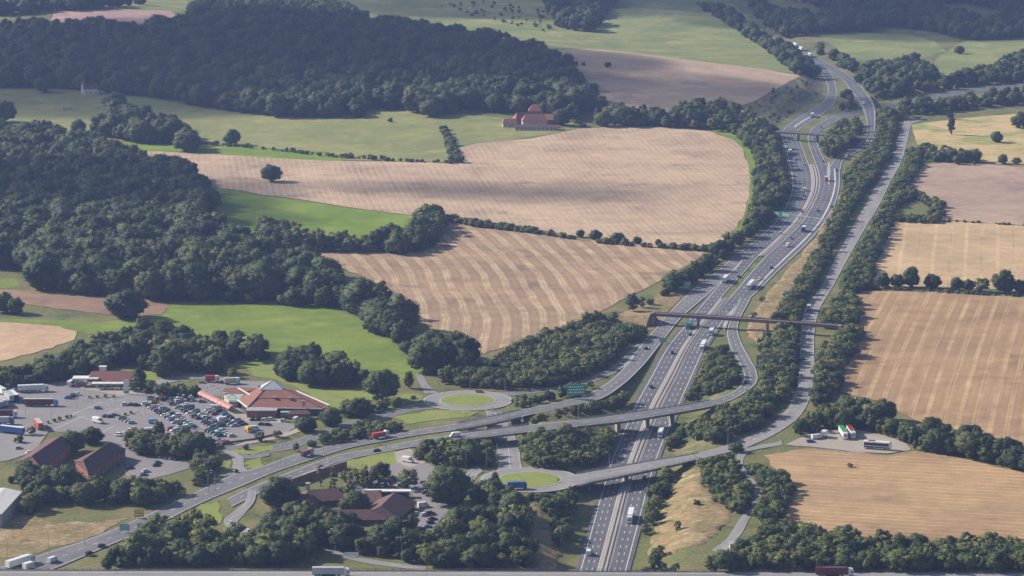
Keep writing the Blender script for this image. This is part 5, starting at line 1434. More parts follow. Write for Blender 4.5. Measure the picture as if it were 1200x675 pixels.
# mid band splits the front slope in two tiers
def mid(a, b, k): return Vector(a) * (1 - k) + Vector(b) * k
F0, F1 = mid(E[0], R0, 0.52), mid(E[1], R1, 0.52)
F0.z -= 0.4; F1.z -= 0.4
poly_obj('roof', [E[0], E[1], F1, F0], M_TILE_R, t); poly_obj('roof', [F0 + Vector((0, 0, .35)), F1 + Vector((0, 0, .35)), R1, R0], M_TILE_R, t)
poly_obj('roof', [E[1], E[2], E[3], R1], M_TILE_R, t); poly_obj('roof', [E[3], E[4], R0, R1], M_TILE_R, t); poly_obj('roof', [E[4], E[5], R0], M_TILE_R, t); poly_obj('roof', [E[5], E[0], R0], M_TILE_R, t)
walls('wall', E, -0.3, 4.0, M_DARKW, t, 1.2)
def strip(name, a, b, w, h, mat):
    a = Vector(a); b = Vector(b); d = (b - a); d.normalize(); n_ = Vector((-d.y, d.x, 0)).normalized() * w / 2
    return poly_obj(name, [a + n_ + Vector((0, 0, h)), a - n_ + Vector((0, 0, h)), b - n_ + Vector((0, 0, h)), b + n_ + Vector((0, 0, h))], mat, t, 0.4)
strip('fascia', E[0], E[1], 0.5, 0.1, M_WALLW); strip('fascia', E[2], E[3], 1.1, 0.25, M_WALLW); strip('fascia', E[5], E[0], 1.0, 0.2, M_WALLW)
strip('hip_cap', E[0], R0, 0.5, 0.25, M_TILE_B); strip('hip_cap', E[1], R1, 0.6, 0.25, M_TILE_B); strip('hip_cap', R0, R1, 0.6, 0.25, M_TILE_B)
strip('valley_band', W(279, 455, 6.2), W(300, 467.5, 6.6), 0.9, 0.5, M_WALLW)
# lantern
lc = W(319, 454.5, 11.2)
lb = [lc + Vector((x, y, 0)) for x, y in ((-7, -5), (6.5, -5), (6.5, 6), (-7, 6))]; lt = lc + Vector((0, 0, 4.6))
lan = MB(); lan.add(lb + [lt], [(0, 1, 4), (1, 2, 4), (2, 3, 4), (3, 0, 4), (3, 2, 1, 0)])
lo = lan.build('lantern', M_SKYL, t); lo.matrix_parent_inverse = Matrix.Translation(t.location).inverted()
gb = MB()
for p in lb: gb.cyl(p, lt, 0.16, 0.12, 5)
for i in range(4): gb.cyl(lb[i], lb[(i + 1) % 4], 0.16, 0.16, 5)
gb.build('glazing_bar', M_WALLW, lo).matrix_parent_inverse = Matrix.Identity(4)
wall_windows(t, (E[0].x + 2, E[0].y + 1.0, 0), (E[1].x - 2, E[1].y + 1.0, 0), 1.0, 3.2, 14, 2.4, frame=False)
# left wing and its pale flat section
poly_obj('wing_roof', [W(262, 461.5, 4.4), W(284, 461, 4.4), W(300, 455, 6.8), W(281, 453.5, 6.8), W(263, 455, 6.2)], M_TILE_R, t)
poly_obj('flat_roof', [W(267, 461.8, 4.2), W(287, 461.5, 4.2), W(279, 469, 4.0), W(268, 469.5, 4.0)], M_TEAL, t)
walls('wall', [W(262, 462, 4.2), W(287, 462, 4.2), W(279, 470, 4.0), W(268, 470, 4.0)], -0.3, 3.7, M_CREAM, t, 0.4)
for vx, vy in ((322, 466.5), (340, 467), (356, 471)):
    v_ = W(vx, vy, 8.0); vm = MB(); vm.box(v_.x - .7, v_.x + .7, v_.y - .7, v_.y + .7, 5.5, 8.6); vm.box(v_.x - .9, v_.x + .9, v_.y - .9, v_.y + .9, 8.6, 8.9); vm.build('roof_vent', M_GREYR, t).matrix_parent_inverse = Matrix.Translation(t.location).inverted()
# brick annexes
t2 = thing('annex_building', 'low brick annex with grey flat roof in front of the services roof', 'building', PZ(307, 489, 0.1))
box_building(t2, 307, 488, 17, 6.5, 4.0, 0.0, M_BRICK, M_GREYR, names=('wall', 'roof'))
poly_obj('tiled_skirt', [W(288, 483, 3.3), W(325.5, 484, 3.3), W(323, 481, 4.2), W(291, 480, 4.2)], M_TILE_R, t2, 0.3)
t2 = thing('annex_building', 'small brick annex with brown tiled roof beside the green container', 'building', PZ(351, 491, 0.1))
m_, _, _ = box_building(t2, 351, 490, 12.5, 5.5, 3.4, 0.0, M_BRICK, M_TILE_B, ridge=1.4, hip=2.0)
t2 = thing('storage_container', 'pale green storage container between the two brick annexes', 'container', PZ(337, 488.5, 0.1))
cb = MB(); cb.box(-4.2, 4.2, -1.6, 1.6, 0.0, 3.0)
for i in range(14): cb.box(-4.1 + i * 0.6, -3.85 + i * 0.6, -1.68, 1.68, 0.2, 2.8)
cb.build('body', M_GREENP, t2); cb2 = MB(); cb2.box(-4.3, 4.3, -1.75, 1.75, 3.003, 3.15); cb2.build('lid', M_TEAL, t2)

# pink arcade: row of arched canopies leading to the entrance
t2 = thing('entrance_canopy', 'pink arched walkway canopy leading to the services entrance', 'canopy', PZ(236, 466, 0.1))
pa, pb = PZ(236, 466, 0.1), PZ(273, 484, 0.1)
dv = pb - pa; Ln = dv.length; dv.normalize(); nv = Vector((-dv.y, dv.x, 0))
for i in range(8):
    c = pa + dv * Ln * (i + 0.5) / 8; am = MB(); secs = []
    hl = Ln / 16 * 0.94
    for k in range(9):
        an = math.pi * k / 8; w_ = 2.6 * math.cos(an); h_ = 2.6 + 1.7 * math.sin(an)
        p = c + nv * w_ - pa
        secs.append([(p + dv * hl + Vector((0, 0, h_)))[:], (p - dv * hl + Vector((0, 0, h_)))[:], (p - dv * hl + Vector((0, 0, h_ - .18)))[:], (p + dv * hl + Vector((0, 0, h_ - .18)))[:]])
    am.loft(secs); am.build('canopy_bay', M_PINK, t2)
    for s_ in (-1, 1):
        q = c + nv * 2.6 * s_ - pa; pm = MB(); pm.cyl(q, q + Vector((0, 0, 2.65)), 0.14, n=6); pm.build('post', M_WALLW, t2)
t2 = thing('entrance_arch', 'white steel entrance frames between pink canopy and services roof', 'canopy', PZ(258, 468, 0.1))
for i in range(5):
    p = PZ(247 + i * 6.2, 462.5 + i * 2.9, 0.1) - t2.location; am = MB(); prev = None
    for k in range(9):
        an = math.pi * k / 8; q = p + Vector((2.4 * math.cos(an), 0.8 * math.cos(an), 3.6 + 2.2 * math.sin(an)))
        if prev is not None: am.cyl(prev, q, 0.28, n=5)
        prev = q
    am.cyl(p + Vector((2.4, .8, 0)), p + Vector((2.4, .8, 3.6)), 0.25, n=5); am.cyl(p + Vector((-2.4, -.8, 0)), p + Vector((-2.4, -.8, 3.6)), 0.25, n=5)
    am.build('frame', M_WALLW, t2)

# --- fuel station
t2 = thing('fuel_station', 'fuel station with long red tiled roof on pillars, upper left of the car park', 'building', PZ(136, 456, 0.1))
box_building(t2, 133, 450, 27, 12, 3.8, 0.05, M_CREAM, M_TILE_R, ridge=4.4, hip=3.0, over=2.2)
box_building(t2, 155, 447, 14, 9, 3.6, -0.1, M_DARKW, M_TILE_R, ridge=3.0, hip=3.0, over=1.0, names=('wall', 'side_roof'))
for i in range(6):
    p = PZ(114 + i * 8, 455.6, 0.1) - t2.location; pm = MB(); pm.box(p.x - .3, p.x + .3, p.y - .3, p.y + .3, 0, 4.2); pm.build('pillar', M_WALLW, t2)
p = PZ(135, 452, 0.1) - t2.location; fm = MB(); fm.box(p.x - 13, p.x + 13, p.y - 11.5, p.y - 6.5, 3.4, 3.9); fm.build('canopy', M_WALLW, t2)
for k, x in enumerate((124, 132, 142)):
    p = PZ(x, 456.5, 0.1) - t2.location; pm = MB(); pm.box(p.x - .5, p.x + .5, p.y - .3, p.y + .3, 0.1, 1.9); pm.box(p.x - .35, p.x + .35, p.y - .32, p.y + .32, 1.1, 1.6); pm.build('fuel_pump', plain('pump', (0.35, 0.1, 0.08, 1), 0.4), t2)
ch = MB(); p = PZ(121, 447, 0.1) - t2.location; ch.box(p.x - 2, p.x + 2, p.y - 1.5, p.y + 1.5, 0, 9.2); ch.box(p.x - 2.3, p.x + 2.3, p.y - 1.8, p.y + 1.8, 9.2, 9.6); ch.build('tower', M_WALLW, t2)
t2 = thing('truck_and_tent', 'white truck and tent left of the fuel station, built as a pillared canopy', 'canopy', PZ(101, 452, 0.1))  # a white truck and tent, shaped as one roof on pillars
fm = MB(); fm.box(-8, 8, -4, 4, 4.6, 5.4); fm.build('roof', M_WALLW, t2)
for x in (-6, 6):
    for y in (-2.5, 2.5): pm = MB(); pm.cyl((x, y, 0), (x, y, 4.6), 0.3, n=8); pm.build('pillar', M_WALLW, t2)

# --- two brown roofed brick buildings lower left (ridge runs away to the right)
def brown(label, eaves, ridge_a, ridge_b, zE, zR, hipA, windows):
    """eaves: near-left, near-right, far-right, far-left pixels"""
    e = [W(px, py, zE) for px, py in eaves]
    c = sum(e, Vector()) / 4; c.z = 0
    t = thing('brick_building', label, 'building', c)
    ra, rb = W(*ridge_a, zR), W(*ridge_b, zR)
    poly_obj('roof', [e[0], e[1], ra], M_TILE_B, t); poly_obj('roof', [e[1], e[2], rb, ra], M_TILE_B, t); poly_obj('roof', [e[2], e[3], rb], M_TILE_B, t); poly_obj('roof', [e[3], e[0], ra, rb], M_TILE_B, t)
    for a, b in ((ra, rb), (e[0], ra), (e[1], ra)):
        mb = MB(); mb.cyl(a + Vector((0, 0, .1)), b + Vector((0, 0, .1)), 0.28, n=6); o = mb.build('ridge_tile', M_TILE_R, t); o.matrix_parent_inverse = Matrix.Translation(t.location).inverted()
    _, ft = walls('wall', e, -0.3, zE - 0.35, M_BRICK, t, 0.8)
    for (i, j, z0, z1, n) in windows: wall_windows(t, ft[i], ft[j], z0, z1, n, 1.5)
    return t
brown('brown tiled brick building nearest the left edge with hipped end', [(18, 542.5), (49, 550), (84, 519), (55, 514.5)], (36.6, 535), (72, 511), 6.0, 11.0, 1, [(0, 1, 1.0, 2.4, 5), (0, 1, 3.4, 4.8, 5), (1, 2, 1.0, 2.4, 9), (1, 2, 3.4, 4.8, 9)])
brown('second brown tiled brick building right of the domed tree', [(87, 540), (103, 554), (148, 526), (126, 520.5)], (97, 540), (128, 518.5), 6.0, 10.5, 1, [(1, 2, 1.0, 2.4, 9), (1, 2, 3.4, 4.8, 9)])
# --- white roofed shed at left edge
c = PZ(2, 596, 0); t2 = thing('warehouse', 'white roofed warehouse cut by the left edge', 'building', c)
ee = [W(-40, 600, 7), W(2, 602.5, 7), W(26, 576, 7), W(-15, 572, 7)]
rA, rB = W(-22, 598, 8.6), W(6, 571.5, 8.6)
poly_obj('roof', [rA, ee[1], ee[2], rB], M_WHITER, t2); poly_obj('roof', [ee[0], rA, rB, ee[3]], M_WHITER, t2)
_, ft = walls('wall', ee, -0.3, 6.7, M_GREYR, t2, 0.5); wall_windows(t2, ft[1], ft[2], 1.2, 3.0, 5, 2.0)

# --- hotel: two low brown roofed wings
def hotel_block(t, px, py, w, d, h, rz, ridge, hip): 
    m, wl_, rf = box_building(t, px, py, w, d, h, rz, M_BRICK_D, M_TILE_B, ridge=ridge, hip=hip, over=0.7)
    for s_ in (-1, 1):
        n = max(2, int(w / 4))
        for i in range(n):
            x = -w / 2 + w * (i + .5) / n
            mb = MB(); mb.box(x - .7, x + .7, s_ * d / 2 - .06, s_ * d / 2 + .06, 1.0, 2.3); o = mb.build('window', M_GLASS, wl_)
    return m
t2 = thing('hotel_building', 'right hotel building with brown ridged roofs and long glazed entrance', 'building', PZ(450, 598, 0.1))
hotel_block(t2, 455, 604, 34, 20, 3.4, 1.35, 5.4, 4.0)
hotel_block(t2, 418, 612, 30, 12, 3.2, 0.05, 3.6, 3.0)
hotel_block(t2, 436, 588, 10, 24, 3.2, 0.1, 3.0, 2.0)
gl = MB(); p = PZ(446, 582.5, 0.1) - t2.location; gl.box(p.x - 15, p.x + 15, p.y - 2, p.y + 1.5, 0, 3.2); gl.build('glazed_front', M_GLASS, t2)
gl = MB(); gl.box(p.x - 16, p.x + 16, p.y - 2.6, p.y + 2.2, 3.2, 3.8); gl.build('flat_roof', M_WALLW, t2)
t2 = thing('hotel_building', 'left hotel building with brown hipped roof below the poplar', 'building', PZ(366, 590, 0.1))
hotel_block(t2, 378, 589, 22, 15, 3.2, 0.25, 4.2, 4.0)
hotel_block(t2, 352, 593, 16, 12, 3.2, -0.1, 3.4, 3.0)
chm = MB(); p = PZ(361, 585, 0.1) - t2.location; chm.box(p.x - 1, p.x + 1, p.y - 1, p.y + 1, 3, 8.4); chm.box(p.x - 1.2, p.x + 1.2, p.y - 1.2, p.y + 1.2, 8.4, 8.8); chm.build('chimney', M_CREAM, t2)
# brick retaining wall beside the lower link
t2 = thing('retaining_wall', 'long brick retaining wall below the lower link road', 'wall', PZ(375, 560, 0))
pts = [(342, 569), (362, 562), (380, 556), (406, 548)]
for a, b in zip(pts, pts[1:]):
    p, q = PZ(*a, 0) - t2.location, PZ(*b, 0) - t2.location; d = (q - p).normalized(); n_ = Vector((-d.y, d.x, 0)) * 0.35
    mb = MB(); mb.loft([[p + n_, p - n_, p - n_ + Vector((0, 0, 3.6)), p + n_ + Vector((0, 0, 3.6))], [q + n_, q - n_, q - n_ + Vector((0, 0, 3.6)), q + n_ + Vector((0, 0, 3.6))]]); mb.build('wall_panel', M_BRICK, t2)
    mb = MB(); n2 = n_ * 1.5; mb.loft([[p + n2 + Vector((0, 0, 3.603)), p - n2 + Vector((0, 0, 3.603)), p - n2 + Vector((0, 0, 3.85)), p + n2 + Vector((0, 0, 3.85))], [q + n2 + Vector((0, 0, 3.603)), q - n2 + Vector((0, 0, 3.603)), q - n2 + Vector((0, 0, 3.85)), q + n2 + Vector((0, 0, 3.85))]]); mb.build('coping', M_CONC, t2)
# low brick wall along the car park lower edge
t2 = thing('low_wall', 'low red brick wall along the lower edge of the car park', 'wall', PZ(265, 524, 0))
for a, b in zip([(246, 521), (270, 519.5), (300, 515.5)], [(270, 519.5), (300, 515.5), (330, 508.5)]):
    p, q = PZ(*a, 0) - t2.location, PZ(*b, 0) - t2.location; d = (q - p).normalized(); n_ = Vector((-d.y, d.x, 0)) * 0.2
    mb = MB(); mb.loft([[p + n_, p - n_, p - n_ + Vector((0, 0, 1.2)), p + n_ + Vector((0, 0, 1.2))], [q + n_, q - n_, q - n_ + Vector((0, 0, 1.2)), q + n_ + Vector((0, 0, 1.2))]]); mb.build('wall_panel', M_BRICK, t2)

# --- hut beside the track
t2 = thing('cabin', 'small white flat roofed cabin at the foot of the track', 'cabin', G(868, 643))
m = MB(); m.box(-5.5, 5.5, -2.5, 2.5, -0.5, 2.8); m.build('wall', M_WALLW, t2); m = MB(); m.box(-5.8, 5.8, -2.8, 2.8, 2.803, 3.1); m.build('roof', M_GREYR, t2)
for i in range(4): m = MB(); m.box(-4.6 + i * 2.5, -3.2 + i * 2.5, -2.58, -2.4, 1.1, 2.1); m.build('window', M_GLASS, t2)

# --- distant farm with oast-like red roofs
gp = G(624, 152)
t2 = thing('farmhouse', 'distant farm with clustered red roofs and long white fronted barn', 'building', gp)
def far_block(x, y, w, d, h, rz, ridge, wall, roof, hip=0.0):
    mb = MB(); mb.box(-w / 2, w / 2, -d / 2, d / 2, -1, h)
    if not hip: mb.add([(-w / 2, -d / 2, h), (-w / 2, d / 2, h), (-w / 2, 0, h + ridge)], [(0, 1, 2)]); mb.add([(w / 2, -d / 2, h), (w / 2, d / 2, h), (w / 2, 0, h + ridge)], [(0, 2, 1)])
    o = mb.build('wall', wall, t2); mx = Matrix.Translation((x, y, 0)) @ Matrix.Rotation(rz, 4, 'Z'); o.matrix_local = mx
    a, b = w / 2 + .5, d / 2 + .5; r = a - hip; rb = MB()
    top = [(-a, -b, h - .2), (a, -b, h - .2), (a, b, h - .2), (-a, b, h - .2), (-r, 0, h + ridge), (r, 0, h + ridge)]; bot = [(p[0], p[1], p[2] - .25) for p in top]
    rb.add(top + bot, [(0, 1, 5, 4), (2, 3, 4, 5), (1, 2, 5), (3, 0, 4), (6, 10, 11, 7), (8, 11, 10, 9), (7, 11, 8), (9, 10, 6), (0, 6, 7, 1), (1, 7, 8, 2), (2, 8, 9, 3), (3, 9, 6, 0)])
    ro = rb.build('roof', roof, t2); ro.matrix_local = mx
    n = max(2, int(w / 4))
    for i in range(n): mb = MB(); xx = -w / 2 + w * (i + .5) / n; mb.box(xx - .6, xx + .6, -d / 2 - .05, -d / 2 + .05, 1.2, 2.6); mb.build('window', M_GLASS, o)
    return o, ro
far_block(4, 0, 42, 9, 3, 0.0, 2.0, M_CREAM, M_TILE_B)
far_block(2, 18, 24, 14, 7, 0.1, 6, M_CREAM, M_TILE_R, 4)
far_block(-8, 38, 20, 12, 6, 0.3, 6, M_BRICK, M_TILE_R, 3)
far_block(16, 34, 14, 11, 6, -0.2, 5, M_BRICK, M_TILE_R, 3)
far_block(3, 62, 13, 13, 11, 0.0, 6, M_BRICK, M_TILE_R, 5)
far_block(-22, 20, 14, 10, 4, 0.1, 4, M_CREAM, M_TILE_R, 2)
# --- white house with red spire in front of hill wood
t2 = thing('country_house', 'small white house with pointed red turret below the hill wood', 'house', G(107, 110))
far_block(0, 0, 15, 9, 6, 0.1, 4, M_WALLW, M_TILE_B)
far_block(12, 4, 10, 8, 4.5, 0.1, 3, M_WALLW, M_TILE_B)
tw = MB(); tw.cyl((-8, 1, -1), (-8, 1, 10), 2.4, 2.4, 10); tw.build('turret', M_WALLW, t2); tw = MB(); tw.cyl((-8, 1, 10), (-8, 1, 17), 2.9, 0.05, 10); tw.build('turret_roof', M_TILE_R, t2)
t2 = thing('sheep_shelter', 'tiny white field shelter in the hillside pasture', 'shelter', G(78, 128))
far_block(0, 0, 9, 5, 2.4, 0.0, 1.0, M_WALLW, M_GREYR)
t2 = thing('country_house', 'red roofed house among trees right of the far fork', 'house', G(1043, 101))
far_block(0, 0, 18, 10, 5.5, -0.2, 5, M_WALLW, M_TILE_R)
far_block(10, -8, 10, 7, 4, -0.2, 3, M_WALLW, M_TILE_R)
# ------------------------------------------------------------------ vehicles
def paint(name, c, metal=0.0):
    return plain('paint_' + name, c, 0.28, 0.5, metal, var=0.05, scale=0.3)
PAINT = {'white': (0.78, 0.78, 0.77, 1), 'silver': (0.46, 0.47, 0.49, 1), 'grey': (0.19, 0.195, 0.21, 1), 'black': (0.016, 0.016, 0.019, 1), 'dark blue': (0.022, 0.036, 0.085, 1), 'blue': (0.04, 0.13, 0.36, 1), 'light blue': (0.16, 0.40, 0.62, 1),
         'red': (0.36, 0.025, 0.022, 1), 'dark red': (0.12, 0.018, 0.024, 1), 'orange': (0.62, 0.17, 0.03, 1), 'yellow': (0.70, 0.42, 0.03, 1), 'dark green': (0.025, 0.06, 0.04, 1), 'teal': (0.03, 0.26, 0.27, 1), 'cream': (0.55, 0.50, 0.40, 1), 'green': (0.05, 0.34, 0.12, 1), 'navy': (0.014, 0.02, 0.05, 1), 'scarlet': (0.55, 0.05, 0.03, 1), 'brown': (0.20, 0.10, 0.07, 1)}
def P_(c): return paint(c, PAINT[c])
M_TYRE = plain('tyre', (0.018, 0.018, 0.019, 1), 0.85, 0.2)
M_RIM = plain('alloy', (0.35, 0.35, 0.36, 1), 0.35, 0.5, 0.6)
M_VGLASS = plain('car_glass', (0.015, 0.018, 0.022, 1), 0.08, 0.6, var=0.02)
M_LAMP = plain('headlamp', (0.75, 0.75, 0.72, 1), 0.15, 0.6)
M_TAIL = plain('tail_lamp', (0.28, 0.01, 0.01, 1), 0.2, 0.6)
M_CHASSIS = plain('chassis', (0.03, 0.03, 0.032, 1), 0.7, 0.3)

VM = {}
def cached(key, fn):
    if key not in VM: VM[key] = fn()
    return VM[key]

def rsec(x, hw, z0, z1, b=0.12):
    """rounded rectangular section across the vehicle at station x"""
    return [(x, -hw + b, z0), (x, hw - b, z0), (x, hw, z0 + b), (x, hw, z1 - b), (x, hw - b, z1), (x, -hw + b, z1), (x, -hw, z1 - b), (x, -hw, z0 + b)]

CARS = {'hatchback': (4.1, 1.76, 1.48, 'h'), 'saloon': (4.65, 1.80, 1.44, 's'), 'estate': (4.75, 1.82, 1.50, 'e'), 'off-roader': (4.7, 1.92, 1.78, 'e'), 'people carrier': (4.6, 1.85, 1.68, 'h')}
def car_meshes(kind_, color):
    L, Wd, H, sty = CARS[kind_]
    hw = Wd / 2; x0, x1 = -L / 2, L / 2; belt_ = H * 0.60; zb = 0.24 if kind_ != 'off-roader' else 0.34
    b = MB()
    b.loft([rsec(x0, hw * .86, zb + .15, belt_ * .88, .1), rsec(x0 + .15, hw * .95, zb, belt_ * (.98 if sty != 's' else .96)), rsec(x0 + L * .25, hw, zb, belt_), rsec(x1 - L * .32, hw, zb, belt_), rsec(x1 - L * .27, hw, zb, belt_ * .97), rsec(x1 - .2, hw * .93, zb, belt_ * .78), rsec(x1, hw * .82, zb + .12, belt_ * .64, .1)])
    # greenhouse stations
    if sty == 's': st = (x0 + L * .14, x0 + L * .28, x1 - L * .45, x1 - L * .28)
    elif sty == 'e': st = (x0 + .12, x0 + .42, x1 - L * .42, x1 - L * .27)
    else: st = (x0 + .1, x0 + .55, x1 - L * .42, x1 - L * .24)
    g = MB(); g.loft([[(st[0], -hw * .88, belt_ - .02), (st[0], hw * .88, belt_ - .02), (st[1], hw * .74, H - .05), (st[1], -hw * .74, H - .05)], [(st[3], -hw * .88, belt_ - .02), (st[3], hw * .88, belt_ - .02), (st[2], hw * .74, H - .05), (st[2], -hw * .74, H - .05)]])
    r = MB(); r.loft([rsec(st[1] - .08, hw * .70, H - .06, H - .01, .02), rsec(st[1] + .1, hw * .76, H - .07, H + .01, .03), rsec(st[2] - .1, hw * .76, H - .07, H + .01, .03), rsec(st[2] + .08, hw * .70, H - .06, H - .01, .02)])
    for s_ in (-1, 1):   # pillars
        for u, v in ((st[0], st[1]), (st[3], st[2]), ((st[0] + st[3]) / 2, (st[1] + st[2]) / 2)):
            r.cyl((u, s_ * hw * .885, belt_), (v, s_ * hw * .745, H - .05), 0.05, n=4)
    w = MB(); w.cyl((0, -.11, 0), (0, .11, 0), 0.32, n=12, mi=0); w.cyl((0, -.118, 0), (0, .118, 0), 0.2, n=8, mi=1)
    hl = MB(); hl.box(x1 - .22, x1 - .02, -hw * .80, -hw * .52, belt_ * .52, belt_ * .66); 
    tl = MB(); tl.box(x0 - .01, x0 + .1, -hw * .84, -hw * .62, belt_ * .62, belt_ * .84)
    return dict(body=b.mesh('body', [P_(color)], True), roof=r.mesh('roof', [P_(color)]), windows=g.mesh('windows', [M_VGLASS]), wheel=w.mesh('wheel', [M_TYRE, M_RIM]), head=hl.mesh('headlight', [M_LAMP]), tail=tl.mesh('tail_light', [M_TAIL]), L=L, hw=hw)

def car(kind_, color, loc, rz, label, group=None, detail=True, scale=1.0):
    m = cached((kind_, color), lambda: car_meshes(kind_, color))
    t = thing('car' if kind_ != 'off-roader' else 'car', label, 'car', loc, rz, group, scale)
    link('body', m['body'], t); link('roof', m['roof'], t); link('windows', m['windows'], t)
    if detail:
        for sx in (-1, 1):
            for sy in (-1, 1):
                o = link('wheel', m['wheel'], t); o.location = (sx * m['L'] * .31, sy * (m['hw'] - .08), 0.32)
        for sy in (0, 1):
            for nm, mm in (('headlight', m['head']), ('tail_light', m['tail'])):
                o = link(nm, mm, t)
                if sy: o.scale = (1, -1, 1)
    return t

def van_meshes(color, L=5.6, H=2.5):
    hw = 1.0; x0, x1 = -L / 2, L / 2
    b = MB(); b.loft([rsec(x0, hw * .96, .4, H - .06, .1), rsec(x0 + .15, hw, .35, H, .14), rsec(x1 - 1.55, hw, .35, H, .16), rsec(x1 - 1.45, hw, .35, H - .05, .16), rsec(x1 - .85, hw * .98, .35, 1.42, .12), rsec(x1 - .15, hw * .94, .35, 1.1, .12), rsec(x1, hw * .85, .5, .95, .1)])
    g = MB(); g.loft([[(x1 - 1.40, -hw * .84, H - .28), (x1 - 1.40, hw * .84, H - .28), (x1 - 1.46, hw * .84, H - .34), (x1 - 1.46, -hw * .84, H - .34)], [(x1 - .80, -hw * .88, 1.46), (x1 - .80, hw * .88, 1.46), (x1 - .92, hw * .88, 1.40), (x1 - .92, -hw * .88, 1.40)]])
    for s_ in (-1, 1): g.box(x1 - 2.2, x1 - 1.3, s_ * hw - .012, s_ * hw + .012, 1.4, 2.0)
    w = MB(); w.cyl((0, -.12, 0), (0, .12, 0), 0.36, n=12); w.cyl((0, -.128, 0), (0, .128, 0), 0.22, n=8, mi=1)
    return dict(body=b.mesh('body', [P_(color)], False), windows=g.mesh('windows', [M_VGLASS]), wheel=w.mesh('wheel', [M_TYRE, M_RIM]), L=L, hw=hw)
def van(color, loc, rz, label, group=None, scale=1.0, kind_='van'):
    m = cached(('van', color), lambda: van_meshes(color))
    t = thing('van', label, 'van', loc, rz, group, scale)
    link('body', m['body'], t); link('windows', m['windows'], t)
    for sx in (-1, 1):
        for sy in (-1, 1): o = link('wheel', m['wheel'], t); o.location = (sx * m['L'] * .32, sy * .9, .36)
    return t

def big_wheel():
    w = MB(); w.cyl((0, -.17, 0), (0, .17, 0), 0.5, n=14); w.cyl((0, -.18, 0), (0, .18, 0), 0.28, n=10, mi=1)
    return w.mesh('wheel', [M_TYRE, M_RIM])
def cab_parts(color, x):
    """tractor cab whose front is at x"""
    b = MB(); b.loft([rsec(x - 2.3, 1.22, .95, 3.55, .12), rsec(x - 1.9, 1.25, .55, 3.75, .16), rsec(x - .35, 1.25, .5, 3.45, .18), rsec(x - .05, 1.2, .45, 2.9, .16), rsec(x, 1.12, .5, 2.4, .12)])
    g = MB(); g.loft([[(x + .012, -1.05, 1.75), (x + .012, 1.05, 1.75), (x - .1, 1.05, 1.75), (x - .1, -1.05, 1.75)], [(x - .05 + .035, -1.02, 2.75), (x - .05 + .035, 1.02, 2.75), (x - .2, 1.02, 2.75), (x - .2, -1.02, 2.75)]])
    for s_ in (-1, 1): g.box(x - 1.2, x - .35, s_ * 1.25 - .012, s_ * 1.25 + .012, 1.75, 2.6)
    return b.mesh('cab', [P_(color)]), g.mesh('cab_windows', [M_VGLASS])
def artic(cab_c, box_c, loc, rz, label, group=None, scale=1.0, L=16.5, roof=None, curtain=None):
    x1 = L / 2; x0 = -L / 2; tl0, tl1 = x0, x1 - 2.6
    key = ('artic', cab_c, box_c, L, roof, curtain)
    def mk():
        cb, cg = cab_parts(cab_c, x1)
        b = MB(); b.box(tl0, tl1, -1.275, 1.275, 1.15, 4.0)
        tp = MB(); tp.box(tl0 - .02, tl1 + .02, -1.30, 1.30, 4.003, 4.09)
        rbs = MB()
        n = int((tl1 - tl0) / 1.35)
        for i in range(n + 1):
            u = tl0 + (tl1 - tl0) * i / n
            for s_ in (-1, 1): rbs.box(u - .05, u + .05, s_ * 1.29 - .02, s_ * 1.29 + .02, 1.15, 4.0)
        c = MB(); c.box(tl0 + .2, x1 - .5, -.5, .5, .7, 1.147); c.box(tl0 + .1, tl1 - 1, -1.2, 1.2, 1.0, 1.145)
        for s_ in (-1, 1): c.box(tl0 + 4.6, tl1 - 3.6, s_ * 1.2 - .03, s_ * 1.2 + .03, .5, 1.0)
        return dict(cab=cb, cg=cg, box=b.mesh('trailer', [P_(box_c)]), top=tp.mesh('trailer_roof', [P_(roof or box_c)]), ch=c.mesh('chassis', [M_CHASSIS]), wh=cached('bigwheel', big_wheel))
    m = cached(key, mk)
    t = thing('lorry', label, 'lorry', loc, rz, group, scale)
    cb = link('cab', m['cab'], t); link('windscreen', m['cg'], cb)
    tr = link('trailer', m['box'], t); link('trailer_roof', m['top'], tr); link('chassis', m['ch'], t)
    for x in (x1 - 1.4, x1 - 5.0, x0 + 1.6, x0 + 2.95, x0 + 4.3):
        for sy in (-1, 1): o = link('wheel', m['wh'], t); o.location = (x, sy * 1.07, .5)
    return t
def box_lorry(cab_c, box_c, loc, rz, label, group=None, scale=1.0, L=9.0, tipper=False, zt=3.7):
    x1, x0 = L / 2, -L / 2
    key = ('box', cab_c, box_c, L, tipper)
    def mk():
        cb, cg = cab_parts(cab_c, x1)
        b = MB()
        if tipper:
            b.loft([[(x0, -1.2, 1.2), (x0, 1.2, 1.2), (x0 - .3, 1.28, 3.0), (x0 - .3, -1.28, 3.0)], [(x1 - 2.5, -1.2, 1.2), (x1 - 2.5, 1.2, 1.2), (x1 - 2.4, 1.28, 3.2), (x1 - 2.4, -1.28, 3.2)]])
        else: b.box(x0, x1 - 2.45, -1.25, 1.25, 1.05, zt)
        c = MB(); c.box(x0 + .2, x1 - .5, -.5, .5, .6, 1.04)
        return dict(cab=cb, cg=cg, box=b.mesh('body', [P_(box_c)]), ch=c.mesh('chassis', [M_CHASSIS]), wh=cached('bigwheel', big_wheel))
    m = cached(key, mk)
    t = thing('lorry', label, 'lorry', loc, rz, group, scale)
    cb = link('cab', m['cab'], t); link('windscreen', m['cg'], cb); link('load_body', m['box'], t); link('chassis', m['ch'], t)
    for x in (x1 - 1.4, x0 + 2.4, x0 + 1.2):
        for sy in (-1, 1): o = link('wheel', m['wh'], t); o.location = (x, sy * 1.07, .5)
    return t
